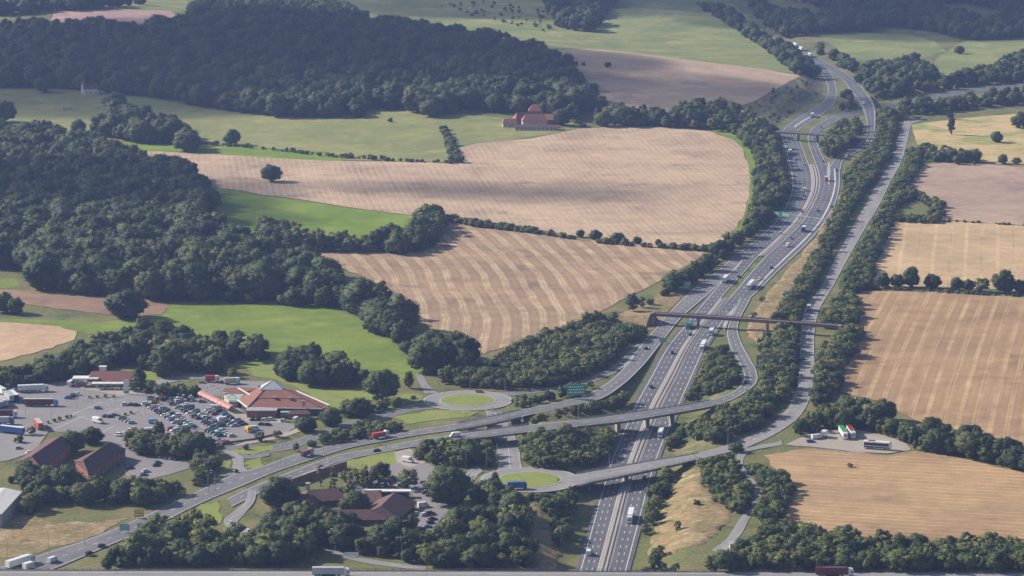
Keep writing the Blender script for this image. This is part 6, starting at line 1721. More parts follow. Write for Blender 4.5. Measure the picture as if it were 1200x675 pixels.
def coach(color, loc, rz, label, group=None, scale=1.0, stripe=None):
    L = 12.0; x0, x1 = -L / 2, L / 2; key = ('coach', color, stripe)
    def mk():
        b = MB(); b.loft([rsec(x0, 1.2, .5, 3.3, .16), rsec(x0 + .2, 1.27, .4, 3.5, .2), rsec(x1 - .6, 1.27, .4, 3.5, .2), rsec(x1 - .1, 1.24, .4, 3.0, .2), rsec(x1, 1.18, .5, 2.4, .16)])
        g = MB()
        for s_ in (-1, 1): g.box(x0 + .5, x1 - .8, s_ * 1.27 - .015, s_ * 1.27 + .015, 1.7, 2.85)
        g.loft([[(x1 + .015, -1.08, 1.5), (x1 + .015, 1.08, 1.5), (x1 - .1, 1.08, 1.5), (x1 - .1, -1.08, 1.5)], [(x1 - .06, -1.05, 2.9), (x1 - .06, 1.05, 2.9), (x1 - .2, 1.05, 2.9), (x1 - .2, -1.05, 2.9)]])
        s = MB()
        for s_ in (-1, 1): s.box(x0 + .4, x1 - .4, s_ * 1.285 - .01, s_ * 1.285 + .01, .8, 1.35)
        s.box(x0 + 2, x0 + 5, -.7, .7, 3.502, 3.68)
        return dict(b=b.mesh('body', [P_(color)]), g=g.mesh('windows', [M_VGLASS]), s=s.mesh('stripe', [P_(stripe or color)]), wh=cached('bigwheel', big_wheel))
    m = cached(key, mk)
    t = thing('coach', label, 'coach', loc, rz, group, scale)
    b = link('body', m['b'], t); link('windows', m['g'], t); link('side_panel', m['s'], t)
    for x in (x1 - 2.6, x0 + 2.6, x0 + 3.9):
        for sy in (-1, 1): o = link('wheel', m['wh'], t); o.location = (x, sy * 1.1, .5)
    return t
def motorbike(loc, rz, label):
    t = thing('motorbike', label, 'motorbike', loc, rz)
    b = MB(); b.loft([rsec(-.9, .12, .7, .95, .04), rsec(-.2, .2, .45, 1.0, .06), rsec(.5, .18, .5, 1.1, .06), rsec(.8, .1, .8, 1.1, .03)]); b.build('body', P_('black'), t)
    for x in (-.7, .75): w = MB(); w.cyl((x, -.08, .33), (x, .08, .33), .33, n=12); w.build('wheel', M_TYRE, t)
    r = MB(); r.loft([rsec(-.35, .2, .9, 1.1, .06), rsec(-.2, .24, 1.0, 1.45, .08), rsec(.05, .2, 1.2, 1.62, .08)]); r.cyl((.05, 0, 1.55), (.15, 0, 1.95), .16, .12, 8); r.build('rider', P_('black'), t)

def heading(a, b):
    """direction on the map from pixel a to pixel b"""
    p, q = G(*a), G(*b)
    return math.atan2(q.y - p.y, q.x - p.x)

VS = 1.08
def on_road(name, px, py, back=False, dz=0.05):
    """place and heading on a road nearest to a pixel"""
    r = ROADS[name]
    best = None
    for z_ in [None]:
        C = r['C']
        P2 = np.array([to_px(*c) for c in C])
    k = int(np.argmin((P2[:, 0] - px) ** 2 + (P2[:, 1] - py) ** 2))
    z = C[k][2] + roff(name) + dz
    p = PZ(px, py, z)
    a, b = C[max(0, k - 1)], C[min(len(C) - 1, k + 1)]
    h = math.atan2(b[1] - a[1], b[0] - a[0])
    return p, h + (math.pi if back else 0)

# --- traffic
def drive(road_, px, py, back, fn, *a, **k):
    p, h = on_road(road_, px, py, back)
    return fn(*a, p, h, *k.pop('args', ()), **k)
def dcar(road_, px, py, back, kind_, col, lab, detail=True):
    p, h = on_road(road_, px, py, back); car(kind_, col, p, h, lab, 'cars driving on the roads', detail, VS)
def dvan(road_, px, py, back, col, lab):
    p, h = on_road(road_, px, py, back); van(col, p, h, lab, 'vans driving on the roads', VS)
def dart(road_, px, py, back, cc, bc, lab, **k):
    p, h = on_road(road_, px, py, back); artic(cc, bc, p, h, lab, 'lorries driving on the roads', VS, **k)
def dbox(road_, px, py, back, cc, bc, lab, **k):
    p, h = on_road(road_, px, py, back); box_lorry(cc, bc, p, h, lab, 'lorries driving on the roads', VS, **k)
# ribbons run from near to far: away traffic forwards, oncoming backwards
dvan('away_lower', 690, 650, False, 'white', 'white van in the left carriageway at the bottom edge')
dart('oncoming_lower', 739, 609, True, 'white', 'white', 'white articulated lorry coming on below the near bridge')
dcar('oncoming_lower', 755, 561.5, True, 'hatchback', 'black', 'black car emerging under the near bridge')
dbox('oncoming_lower', 774.5, 511, True, 'white', 'white', 'white box lorry coming on between the two near bridges')
dcar('away_lower', 733, 517.5, False, 'saloon', 'red', 'red car in shade between the two near bridges')
dcar('away_lower', 763, 454, False, 'saloon', 'black', 'black car in the left lane above the link bridge')
dcar('link_lower', 874, 449, False, 'saloon', 'black', 'black car on the bend of the curved slip')
dcar('link_upper', 757, 409, True, 'saloon', 'black', 'black car on the left slip below the overbridge')
dcar('away_lower', 788, 414, False, 'hatchback', 'black', 'black car in the left lane two lengths below the overbridge')
dcar('away_lower', 809.5, 393, False, 'estate', 'navy', 'navy car just below the overbridge shadow')
dbox('away_lower', 808, 384, False, 'teal', 'teal', 'teal box lorry going away under the overbridge', L=10.5)
dbox('oncoming_lower', 834, 392, True, 'white', 'white', 'white lorry with black grille just out from under the overbridge', L=7.0)
dart('oncoming_lower', 824, 409, True, 'white', 'white', 'long white lorry coming on right below the overbridge')
p, h = on_road('oncoming_lower', 855, 363.5, True); motorbike(p, h, 'black motorbike and rider above the overbridge')
dart('away_lower', 850.5, 330, False, 'white', 'white', 'white lorry in the left carriageway level with the green slip sign', L=14)
dcar('away_lower', 866, 325, False, 'hatchback', 'black', 'black car just right of the white lorry by the slip sign')
dart('oncoming_upper', 880, 337, True, 'white', 'white', 'long white lorry at the start of the curved slip')
dcar('oncoming_upper', 890, 328, True, 'hatchback', 'white', 'white car behind the long lorry near the curved slip')
dcar('oncoming_upper', 904, 314.5, True, 'saloon', 'black', 'black car halfway between slip and gantry')
dvan('oncoming_upper', 923, 289, True, 'white', 'white van coming on below the gantry')
dcar('oncoming_upper', 927, 280, True, 'saloon', 'grey', 'grey car ahead of the white lorry at the gantry')
dbox('oncoming_upper', 942, 271, True, 'blue', 'white', 'white lorry with blue cab under the sign gantry', L=9)
dcar('away_upper', 915, 274, False, 'people carrier', 'white', 'white car going away below the gantry')
dcar('away_upper', 910, 269, False, 'saloon', 'black', 'dark car below the gantry beside the white one')
dcar('away_upper', 940, 249, False, 'saloon', 'red', 'red car going away just past the gantry')
dcar('oncoming_upper', 959, 248, True, 'saloon', 'black', 'dark car in the middle lane beyond the gantry')
dcar('oncoming_upper', 975, 243, True, 'hatchback', 'navy', 'dark car in the outer slip lane beyond the gantry')
dvan('away_upper', 943, 223.5, False, 'white', 'white van going away in the wide bend')
dcar('away_upper', 942, 230, False, 'saloon', 'dark red', 'dark red car behind the white van in the wide bend')
dbox('away_upper', 926, 180, False, 'white', 'white', 'white lorry in the left lane below the distant overbridge', L=9)
dcar('away_upper', 931, 188, False, 'hatchback', 'white', 'white car behind the lorry below the distant overbridge', False)
dcar('away_upper', 942, 194, False, 'saloon', 'silver', 'silver car in the right lane of the far bend', False)
dcar('away_upper', 922, 164, False, 'saloon', 'white', 'white car just under the distant overbridge', False)
dcar('branch_far', 953, 162.5, True, 'saloon', 'silver', 'silver car on the branch under the distant overbridge', False)
dcar('branch_far', 962, 150, True, 'saloon', 'grey', 'grey car on the branch beyond the distant overbridge', False)
dcar('branch_far', 965, 190, True, 'saloon', 'black', 'black car nearing the fork on the branch', False)
dbox('oncoming_upper', 968.5, 212, True, 'orange', 'white', 'small white lorry with orange front just below the fork', L=7)
dcar('oncoming_upper', 980, 200, True, 'saloon', 'red', 'red car on the slip at the fork', False)
dcar('slip_far', 992, 183.5, True, 'hatchback', 'white', 'white car on the far slip above the fork', False)
dvan('slip_far', 1017, 167, True, 'white', 'white van on the far slip beside the bridge end')
dbox('away_upper', 952, 137, False, 'white', 'white', 'white lorry on the curve beyond the distant overbridge', L=10)
dvan('slip_far', 1012, 122, True, 'white', 'white van high on the far slip road')
for px, py, lab in ((932, 54.5, 'first of three far white lorries near the top of the road'), (939, 59, 'second of three far white lorries near the top of the road'), (949, 66.5, 'lowest of three far white lorries before the merge')):
    p, h = on_road('slip_far', px, py, False); artic('white', 'white', p, h, lab, 'lorries driving on the roads', VS)
dbox('side_road', 948, 363.5, True, 'brown', 'cream', 'cream backed lorry on the old road above the overbridge', L=8)
dcar('side_road', 942.5, 390, True, 'hatchback', 'white', 'left one of two white cars on the old road under the overbridge')
dcar('side_road', 948, 390, False, 'hatchback', 'white', 'right one of two white cars on the old road under the overbridge')
dcar('side_road', 941, 421, True, 'saloon', 'navy', 'dark car on the old road below the overbridge')
dcar('side_road', 1036, 210.5, True, 'hatchback', 'white', 'white car on the far stretch of the old road', False)
dcar('side_road', 1046, 193, False, 'saloon', 'dark red', 'dark car on the far stretch of the old road', False)
dbox('link_upper', 446, 513, True, 'white', 'scarlet', 'red tipper lorry with white cab on the upper dual carriageway', tipper=True, L=9.5)
dvan('link_lower', 533, 512, False, 'white', 'white van on the lower link road before the bridge')
dcar('link_lower', 441, 529, False, 'saloon', 'navy', 'dark blue saloon on the lower dual carriageway')
dbox('link_upper', 360, 534, True, 'silver', 'brown', 'grey breakdown lorry on the upper carriageway near the exit', tipper=True, L=8)
p, h = on_road('services_exit', 275, 553, True); car('hatchback', 'dark blue', p, h + .8, 'blue hatchback waiting where the services exit meets the carriageway', None, True, VS)
def rb_car(c, ang, rad, kind_, col, lab):
    p = c + Vector((rad * math.cos(ang), rad * math.sin(ang), 0.25)); car(kind_, col, p, ang - math.pi / 2, lab, None, True, VS)
p_ = PZ(606, 573, .3); box_lorry('blue', 'blue', p_, 0.12, 'blue box lorry on the near roundabout', None, VS, L=9.5)
rb_car(RB_FAR, 1.25, 22, 'estate', 'grey', 'grey car on the upper side of the far roundabout')
p, h = on_road('services_road', 484, 465, False); car('saloon', 'navy', PZ(484, 467, .3), h + .5, 'dark saloon approaching the far roundabout from the lawn side', None, True, VS)
dart('link_upper', 24, 663, True, 'silver', 'white', 'white articulated lorry turning in the bottom left corner')
dvan('link_upper', 62, 658.5, True, 'white', 'white van ahead of the lorry in the bottom left corner')
dbox('link_upper', 34, 668, True, 'white', 'white', 'small white box van nearest the bottom left corner', L=6)
dcar('link_upper', 105, 650, True, 'off-roader', 'black', 'black off-roader on the slip at lower left')
dcar('link_upper', 119, 640.5, True, 'saloon', 'black', 'black saloon behind the off-roader at lower left')
dart('foreground', 388, 675, False, 'white', 'silver', 'grey trailer lorry with white cab on the foreground viaduct')
dart('foreground', 978, 675, False, 'white', 'dark red', 'red trailer lorry with white cab on the foreground viaduct')
for i, (px, py, kd, col) in enumerate(((271, 615, 'people carrier', 'silver'), (280, 617, 'saloon', 'dark blue'), (286, 620, 'saloon', 'black'), (291, 624, 'hatchback', 'white'), (297, 625, 'saloon', 'navy'))):
    car(kd, col, PZ(px, py, 0.2), heading((px, py), (px + 6, py + 3)), ['first', 'second', 'third', 'fourth', 'last'][i] + ' car in the queue on the lane at lower left', 'cars queueing at lower left', True, VS)

# --- parked rows in the services car park
COLS = ['silver', 'white', 'silver', 'black', 'dark blue', 'white', 'grey', 'navy', 'silver', 'black', 'red', 'grey', 'white', 'blue', 'dark green', 'silver', 'navy', 'dark red', 'black', 'white', 'teal', 'grey']
KND = ['hatchback', 'saloon', 'estate', 'hatchback', 'people carrier', 'off-roader', 'saloon', 'hatchback']
ORD = ['first', 'second', 'third', 'fourth', 'fifth', 'sixth', 'seventh', 'eighth', 'ninth', 'tenth', 'eleventh', 'twelfth', 'thirteenth', 'fourteenth', 'fifteenth', 'sixteenth', 'seventeenth', 'eighteenth', 'nineteenth', 'twentieth']
cr = random.Random(21)
def prow(a, b, n, rowname, fill=0.93, double=None, ang=None):
    p, q = PZ(*a, 0.28), PZ(*b, 0.28); d = q - p; L = d.length; d.normalize(); nrm = Vector((-d.y, d.x, 0))
    if nrm.x < 0: nrm = -nrm
    base = math.atan2(nrm.y, nrm.x)
    for side in ((-1, 1) if double else (0,)):
        k = 0
        for i in range(n):
            if cr.random() > fill: continue
            col = cr.choice(COLS); kd = cr.choice(KND)
            c = p + d * (L * (i + 0.5) / n) + nrm * side * 2.75 + nrm * cr.uniform(-.3, .3)
            sd = '' if not double else (', left side' if side < 0 else ', right side')
            car(kd, col, c, base + (math.pi if cr.random() < .5 else 0) + cr.uniform(-.03, .03), '%s %s, %s from far end, %s%s' % (col, kd, ORD[k], rowname, sd), 'cars parked at the services', True, 1.18)
            k += 1
# --- lorries standing in the left lorry park
def still(fn, px, py, to, *a, **k): return fn(*a, PZ(px, py, 0.28), heading((px, py), to), **k)
LG = 'lorries standing in the left lorry park'
artic('white', 'white', PZ(39, 459, .28), heading((20, 460), (58, 458.5)), 'white lorry parked along the upper edge of the lorry park', LG, VS, L=17)
artic('light blue', 'dark red', PZ(48, 475.5, .28), heading((20, 476), (66, 476)), 'maroon trailer lorry with bright blue cab', LG, VS, L=19, roof='cream', curtain='dark red')
for i, (px, py, bc, rf, lab) in enumerate(((16, 467.5, 'navy', 'white', 'parked trailer with white roof nearest the blue cab lorry'), (10, 468.5, 'silver', 'silver', 'grey roofed trailer second from the blue cab lorry'), (3, 474, 'silver', 'cream', 'pale roofed trailer third from the blue cab lorry'), (-3, 476, 'light blue', 'silver', 'light blue trailer near the left edge of the lorry park'), (-9, 481, 'orange', 'silver', 'orange trailer cut by the left edge'))):
    artic('grey', bc, PZ(px, py, .28), heading((px, py), (px - 13, py - 12)), lab, LG, VS, L=16.5, roof=rf)
artic('white', 'dark red', PZ(1, 489, .28), heading((-20, 489), (20, 489)), 'dark red trailer lorry with white cab at the left edge', LG, VS, L=18)
artic('scarlet', 'scarlet', PZ(45, 501, .28), heading((50, 506), (38, 490)), 'bright red container lorry at the lower edge of the lorry park', LG, VS, L=15, roof='cream')
artic('white', 'blue', PZ(12, 508, .28), heading((35, 510), (0, 506)), 'blue sided trailer lorry on the pale lane', LG, VS, L=17, roof='white')
artic('white', 'white', PZ(0, 461, .28), heading((5, 466), (-10, 458)), 'white trailer at the far left edge of the lorry park', LG, VS, L=14)
artic('white', 'white', PZ(30, 447.5, .28), heading((15, 449), (46, 446)), 'white lorry under the trees above the lorry park', LG, VS, L=16)
artic('blue', 'silver', PZ(-2, 497, .28), heading((-20, 497), (18, 497)), 'grey trailer with blue cab low at the left edge', LG, VS, L=17)
prow((78, 468), (92, 462), 4, 'short row beside the upper lorries', 0.9)
prow((138, 512), (160, 503), 5, 'short row above the slim tree', 0.85)
prow((142, 490), (156, 497), 4, 'short row left of the camper van', 0.8)
coach('white', PZ(86, 451, .28), heading((92, 447), (78, 454)), 'white coach beside the white truck and tent', None, VS, 'white')
coach('navy', PZ(102, 437.5, .28), heading((95, 439), (112, 434)), 'dark blue coach behind the white truck and tent', None, VS, 'blue')
coach('navy', PZ(66, 441, .28), heading((58, 443), (78, 438)), 'dark coach under the trees behind the lorry park', None, VS, 'grey')
car('hatchback', 'light blue', PZ(115, 479, .28), 0.1, 'light blue car alone on the open car park', None, True, VS * 1.1)
van('white', PZ(115, 495.5, .28), heading((109, 494), (122, 497)), 'long white minibus alone on the open car park', None, 1.35)
for i, (px, py, kd, col) in enumerate(((147, 475, 'people carrier', 'white'), (154, 475, 'saloon', 'navy'), (160, 475.5, 'estate', 'black'))): car(kd, col, PZ(px, py, .28), 0.3, ['white', 'navy', 'black'][i] + ' car of the three parked below the fuel forecourt', None, True, VS)
for i, (px, py, kd, col) in enumerate(((124, 488.5, 'saloon', 'dark blue'), (129, 489, 'hatchback', 'black'), (134, 487, 'saloon', 'grey'))): car(kd, col, PZ(px, py, .28), 0.5, ['dark blue', 'black', 'grey'][i] + ' car of the three parked above the white minibus', None, True, VS)
van('white', PZ(176, 506.5, .28), 0.2, 'white van parked at the lower left corner of the car park rows', None, VS)
car('estate', 'silver', PZ(165, 510, .28), 0.2, 'silver estate beside the white van at the car park corner', None, True, VS)
van('light blue', PZ(180, 496, .28), 0.15, 'light blue camper van at the end of the left parking row', None, VS)

prow((175, 473), (222, 502), 15, 'left parking row', 0.95, True)
prow((203, 471), (256, 501), 16, 'middle parking row', 0.97, True)
prow((247, 480), (282, 500), 9, 'right parking row', 0.95, True)
prow((198, 503), (226, 514), 7, 'short lower row on the left', 0.8)
prow((206, 501), (212, 508), 3, 'short lower pair by the trees', 0.9)
prow((247, 504), (268, 513), 6, 'short lower row on the right', 0.9, True)
prow((252, 517), (262, 523), 4, 'row behind the low brick wall', 0.9, True)
prow((172, 467.5), (228, 470), 12, 'row under the planted strip', 0.9, ang=1)
prow((205, 465), (226, 466), 5, 'back row under the planted strip', 0.9, ang=1)
for i, (px, py, kd, col) in enumerate(((297, 493, 'saloon', 'black'), (304, 493, 'hatchback', 'navy'), (311, 493, 'estate', 'white'), (318, 492.5, 'people carrier', 'white'), (307, 498, 'saloon', 'dark green'), (314, 498.5, 'hatchback', 'black'), (333, 494, 'estate', 'white'))):
    car(kd, col, PZ(px, py, .3), 0.15, '%s %s in front of the brick annexes, %s from the entrance' % (col, kd, ORD[i]), 'cars by the annexes', True, VS)
van('white', PZ(347, 493.5, .3), 1.2, 'white van parked against the small brick annex', None, VS)
box_lorry('yellow', 'yellow', PZ(291, 506, .3), heading((288, 504), (295, 510)), 'yellow recovery lorry near the paved verge', None, 0.95, L=7, tipper=True)
van('white', PZ(298, 504, .3), 0.2, 'white van behind the yellow recovery lorry', None, VS)
van('white', PZ(262, 494, .3), 0.4, 'white van at the end of the right parking row', None, 1.2)
box_lorry('white', 'scarlet', PZ(249, 447.5, .3), 0.1, 'red lorry in the delivery yard behind the services', None, VS, L=8)
box_lorry('white', 'cream', PZ(272, 450, .3), 0.2, 'cream lorry in the delivery yard behind the services', None, VS, L=9)
car('hatchback', 'silver', PZ(237, 449, .3), 0.1, 'silver car beside the red lorry in the delivery yard', None, True, VS)
car('saloon', 'black', PZ(261, 449, .3), 0.1, 'black car between the two delivery yard lorries', None, True, VS)
van('white', PZ(253, 479.5, .3), 0.1, 'white van beside the pink canopy', None, VS)
car('saloon', 'dark green', PZ(237, 471.5, .3), 0.1, 'dark green car at the far end of the pink canopy', None, True, VS)
# small car park and hotel car park
for i, (px, py, kd, col) in enumerate(((150, 546, 'saloon', 'dark blue'), (152, 549, 'estate', 'navy'), (185, 543, 'hatchback', 'teal'), (183, 546, 'saloon', 'dark blue'), (171, 553, 'hatchback', 'white'), (168, 557, 'saloon', 'grey'), (190, 536, 'hatchback', 'silver'), (197, 537, 'saloon', 'white'), (203, 538, 'estate', 'silver'), (209, 539, 'saloon', 'black'))):
    car(kd, col, PZ(px, py, .3), 0.6, '%s %s, %s from the left in the small car park' % (col, kd, ORD[i]), 'cars in the small car park', True, VS)
for i, (px, py, kd, col) in enumerate(((421, 567, 'saloon', 'silver'), (433, 573, 'saloon', 'grey'), (397, 576, 'hatchback', 'dark blue'), (461, 572.5, 'hatchback', 'scarlet'), (412, 577, 'saloon', 'black'), (500, 569, 'estate', 'grey'), (500, 573, 'saloon', 'silver'), (499, 577, 'hatchback', 'white'), (503, 581, 'saloon', 'brown'), (489, 603, 'saloon', 'silver'), (497, 604, 'estate', 'white'), (505, 603, 'off-roader', 'dark red'), (507, 609, 'saloon', 'navy'), (504, 613, 'estate', 'dark red'), (501, 618, 'saloon', 'light blue'), (415, 573, 'estate', 'silver'))):
    car(kd, col, PZ(px, py, .3), [0.2, 0.9, 0.4][i % 3], '%s %s, %s car at the hotel from the top' % (col, kd, ORD[i]), 'cars at the hotel', True, VS)
prow((424, 571), (470, 569), 9, 'hotel row behind the flat white roof', 0.8)
prow((497, 566), (500, 580), 5, 'hotel row beside the big broad tree', 0.8)
van('white', PZ(496, 594, .3), 0.5, 'white van at the right end of the hotel roof', None, VS)
van('white', PZ(478, 541.5, .3), -0.6, 'white van in the pale gravel yard', None, 1.25)
car('saloon', 'black', *on_road('hotel_road', 531, 589, False), 'black car driving up the hotel road', None, True, VS)
car('hatchback', 'silver', PZ(22, 526, .34), 0.4, 'silver car on the pale lane left of the brown roofs', None, True, VS)
car('saloon', 'white', PZ(35, 531, .34), 0.8, 'white car tucked beside the first brown roof', None, True, VS)
# right hand lorry park
artic('white', 'white', G(988, 512) + Vector((0, 0, .4)), heading((985, 506), (993, 518)), 'white lorry with green topped trailer in the roadside lorry park', None, VS, roof='green', curtain='green')
artic('white', 'white', G(997, 511) + Vector((0, 0, .4)), heading((994, 505), (1002, 516)), 'white lorry with red trailer top in the roadside lorry park', None, VS, roof='red')
coach('white', G(1028, 527) + Vector((0, 0, .4)), heading((1015, 526), (1042, 528)), 'white coach at the right of the roadside lorry park', None, 1.3, 'navy')
box_lorry('white', 'white', G(966, 513) + Vector((0, 0, .4)), heading((966, 513), (971, 508)), 'white tractor unit at the left of the roadside lorry park', None, VS, L=6)
van('white', G(957, 515) + Vector((0, 0, .4)), 0.3, 'white van at the left of the roadside lorry park', None, VS)
car('estate', 'blue', G(950, 519) + Vector((0, 0, .4)), 0.2, 'blue car at the entrance of the roadside lorry park', None, True, VS)
# ------------------------------------------------------------------ lamps, signs, gantry
M_POLE = plain('lamp_steel', (0.42, 0.43, 0.43, 1), 0.5, 0.4, 0.2)
M_SIGN_G = plain('sign_green', (0.02, 0.36, 0.24, 1), 0.4, 0.4, var=0.04)
M_SIGN_B = plain('sign_blue', (0.015, 0.14, 0.46, 1), 0.4, 0.4, var=0.04)
M_SIGN_Y = plain('sign_yellow', (0.78, 0.48, 0.02, 1), 0.4, 0.4, var=0.04)
M_SIGN_W = plain('sign_white', (0.78, 0.78, 0.76, 1), 0.4, 0.4, var=0.03)
M_SIGN_BK = plain('sign_back', (0.24, 0.26, 0.29, 1), 0.5, 0.4)
M_SIGN_C = plain('sign_cyan', (0.08, 0.36, 0.42, 1), 0.4, 0.4)

def lamp_meshes():
    p = MB(); p.cyl((0, 0, -.5), (0, 0, 2), .17, .16, 8); p.cyl((0, 0, 2), (0, 0, 10), .13, .08, 8)
    a = MB(); a.cyl((0, 0, 9.9), (.9, 0, 10.35), .06, .05, 6); a.cyl((.9, 0, 10.35), (1.5, 0, 10.4), .05, .05, 6)
    h = MB(); h.loft([[(1.3, -.16, 10.3), (1.3, .16, 10.3), (1.3, .12, 10.5), (1.3, -.12, 10.5)], [(2.3, -.2, 10.32), (2.3, .2, 10.32), (2.3, .1, 10.46), (2.3, -.1, 10.46)]])
    return p.mesh('pole', [M_POLE]), a.mesh('arm', [M_POLE]), h.mesh('lantern', [M_SIGN_W])
LP = lamp_meshes()
def lamp(px, py, label, hgt_=10.0, rz=0.0, z=None):
    loc = G(px, py) if z is None else PZ(px, py, z)
    t = thing('street_lamp', label, 'street lamp', loc, rz, 'lamp posts', hgt_ / 10.0)
    for nm, m in zip(('pole', 'arm', 'lantern'), LP): link(nm, m, t)
LAMPS = [(433, 520, 'on the verge right of the red tipper lorry', None), (329, 546, 'left of the breakdown lorry on the dual carriageway', .3), (379, 532, 'between the carriageways right of the breakdown lorry', .3), (489, 511, 'between the carriageways above the white van', 2.0), (514, 455, 'at the top left of the far roundabout', .2), (551, 456, 'behind the far roundabout, above the grey car', .2), (592, 459, 'at the back right of the far roundabout', .2),
         (529, 503, 'on the upper link road, left of its bridge', 3.6), (547, 505, 'on the upper link road, at the start of its bridge', 3.7), (583, 494, 'on the upper link bridge, left', 3.8), (596, 500, 'on the upper link bridge, right', 3.8), (645, 492, 'behind the lower link road before the motorway', 3.5), (678, 489, 'below the big green sign at the link road', 3.4), (624, 478, 'on the upper link by the bushes', 3.0),
         (714, 553, 'on the near bridge, left part', .5), (764, 544, 'on the near bridge, right part', .5), (815, 536, 'at the right end of the near bridge', .4), (641, 549, 'behind the near roundabout', .2), (570, 548, 'left of the near roundabout entry', .2), (582, 545, 'beside the dipping road', .1), (546, 548, 'in the trees right of the gravel yard', .1), (853, 523, 'where the old road meets the bridge road', .2),
         (544, 594, 'at the corner of the hotel road', .1), (393, 645, 'beside the lower lane below the left hotel roof', .1), (471, 662, 'right of the lower lane at the bottom', .1), (384, 500, 'right of the services building', .1), (252, 575, 'left of the services exit junction', .1), (244, 578, 'on the dual carriageway verge at lower left', .1),
         (9, 655, 'at the left edge of the mown bank', .1), (57, 648, 'on the mown bank above the white van', .1), (99, 638, 'on the mown bank near the black off-roader', .1), (172, 655, 'in front of the trees at lower left', .1), (388, 562, 'by the retaining wall and poplar', .1)]
for k, (px, py, where, z) in enumerate(LAMPS): lamp(px, py, 'grey lamp post ' + where, 10.5, 0.4 + (k % 3) * 1.2, z)

def strokes(parent, w, h, y, seed, rows_=3, mat=None):
    """illegible far lettering: rows of small raised bars of uneven length"""
    R = random.Random(seed); mb = MB()
    for r in range(rows_):
        z = h * (0.5 - (r + 0.5) / rows_) * 0.78; x = -w * .42
        while x < w * .36:
            l = R.uniform(.05, .13) * w
            mb.box(x, min(x + l, w * .42), y - .02, y + .02, z - h * .07, z + h * .07); x += l + w * .035
    return mb.build('lettering', mat or M_SIGN_W, parent)
def sign(px, py, w, h, zc, mat, label, rz=0.0, posts=2, letter=True, z=None, rows_=3, border=True):
    loc = G(px, py) if z is None else PZ(px, py, z)
    t = thing('road_sign', label, 'sign', loc, rz)
    b = MB(); b.box(-w / 2, w / 2, -.06, .06, zc - h / 2, zc + h / 2); bd = b.build('panel', mat, t)
    if border:
        f = MB()
        for x0, x1, z0, z1 in ((-w / 2, w / 2, zc + h / 2 - .12, zc + h / 2 - .02), (-w / 2, w / 2, zc - h / 2 + .02, zc - h / 2 + .12), (-w / 2 + .02, -w / 2 + .12, zc - h / 2 + .13, zc + h / 2 - .13), (w / 2 - .12, w / 2 - .02, zc - h / 2 + .13, zc + h / 2 - .13)): f.box(x0, x1, -.085, -.062, z0, z1)
        f.build('border', M_SIGN_W, bd)
    if letter:
        l = strokes(bd, w, h, -.085, px, rows_); l.location = (0, 0, zc)
    for i in range(posts):
        x = 0 if posts == 1 else -w * .35 + w * .7 * i / (posts - 1)
        p = MB(); p.box(x - .1, x + .1, .065, .26, -.6, zc + h / 2 - .1); p.build('post', M_POLE, t)
    return t
sign(675.5, 468, 11, 6.5, 6.0, M_SIGN_G, 'big green direction sign above the link road', 0.1)
sign(802, 341, 9, 5.5, 4.2, M_SIGN_G, 'green direction sign on the verge by the left slip', 0.0)
sign(777, 403, 5, 3.2, 2.6, M_SIGN_G, 'small green sign between the left slip and motorway', 0.1, rows_=2)
sign(163, 608, 5, 4, 3.0, M_SIGN_Y, 'round cornered yellow sign near the lower left road', 0.2, rows_=2, border=False)
sign(213, 580, 5, 3, 2.2, M_SIGN_Y, 'small yellow sign above the dual carriageway at lower left', 0.2, rows_=1, border=False)
sign(146, 625, 5, 3.4, 3.2, M_SIGN_C, 'left one of two turquoise signs at the lower left bank', 0.0)
sign(168, 628, 6, 3.8, 4.6, M_SIGN_C, 'right one of two turquoise signs at the lower left bank', 0.0)
t = sign(239, 552, 7, 4, 5.0, plain('sign_pink', (0.62, 0.36, 0.42, 1), 0.5), 'pink and white services sign beside the exit', 0.1, rows_=2)
sign(148, 462, 3.2, 8, 5.0, M_SIGN_W, 'tall white and green price sign of the fuel station', 0.0, posts=1, rows_=5, border=False)
b = MB(); b.box(-1.6, 1.6, -.1, .1, .6, 3.0); o = b.build('lower_panel', M_SIGN_G, bpy.data.objects[[o.name for o in bpy.data.objects if o.get('label', '').startswith('tall white and green price')][0]])
# sign seen from behind: vertical stiffeners
t = thing('road_sign', 'back of a large sign with grey vertical ribs below the overbridge', 'sign', G(902, 430))
b = MB(); b.box(-8.5, 8.5, -.06, .06, 1.0, 7.6); b.build('panel', M_SIGN_BK, t)
for i in range(6):
    p = MB(); p.box(-8 + i * 3.2 - .2, -8 + i * 3.2 + .2, -.4, -.065, -.6, 7.5); p.build('post', M_POLE, t)
for px, py in ((575, 463),): pass
sign(612, 497.5, 1.6, 1.6, 2.4, M_SIGN_W, 'small white sign on the lower link parapet', 0.0, 1, False, z=4.0, border=False)
sign(643, 489, 1.6, 1.6, 2.6, M_SIGN_W, 'small white sign behind the lower link road', 0.0, 1, False, border=False)
sign(577, 483, 2.0, 2.4, 1.8, M_SIGN_W, 'white triangular looking sign at the near side of the far roundabout', 0.0, 1, False, border=False)
sign(502, 475, 1.0, 1.4, 1.2, M_SIGN_W, 'small white keep left bollard at the far roundabout entry', 0.0, 1, False, border=False)
sign(452, 526, 1.3, 1.3, 1.6, M_SIGN_W, 'white square marker beside the dark blue saloon', 0.0, 1, False, border=False)
sign(654, 565, 1.4, 1.4, 1.4, M_SIGN_Y, 'yellow board on the right of the near roundabout island', 0.0, 1, False, z=.6, border=False)
sign(412, 653, 7, 1.8, 1.6, M_SIGN_W, 'low white board beside the lower lane', 0.0, 2, False, border=False)

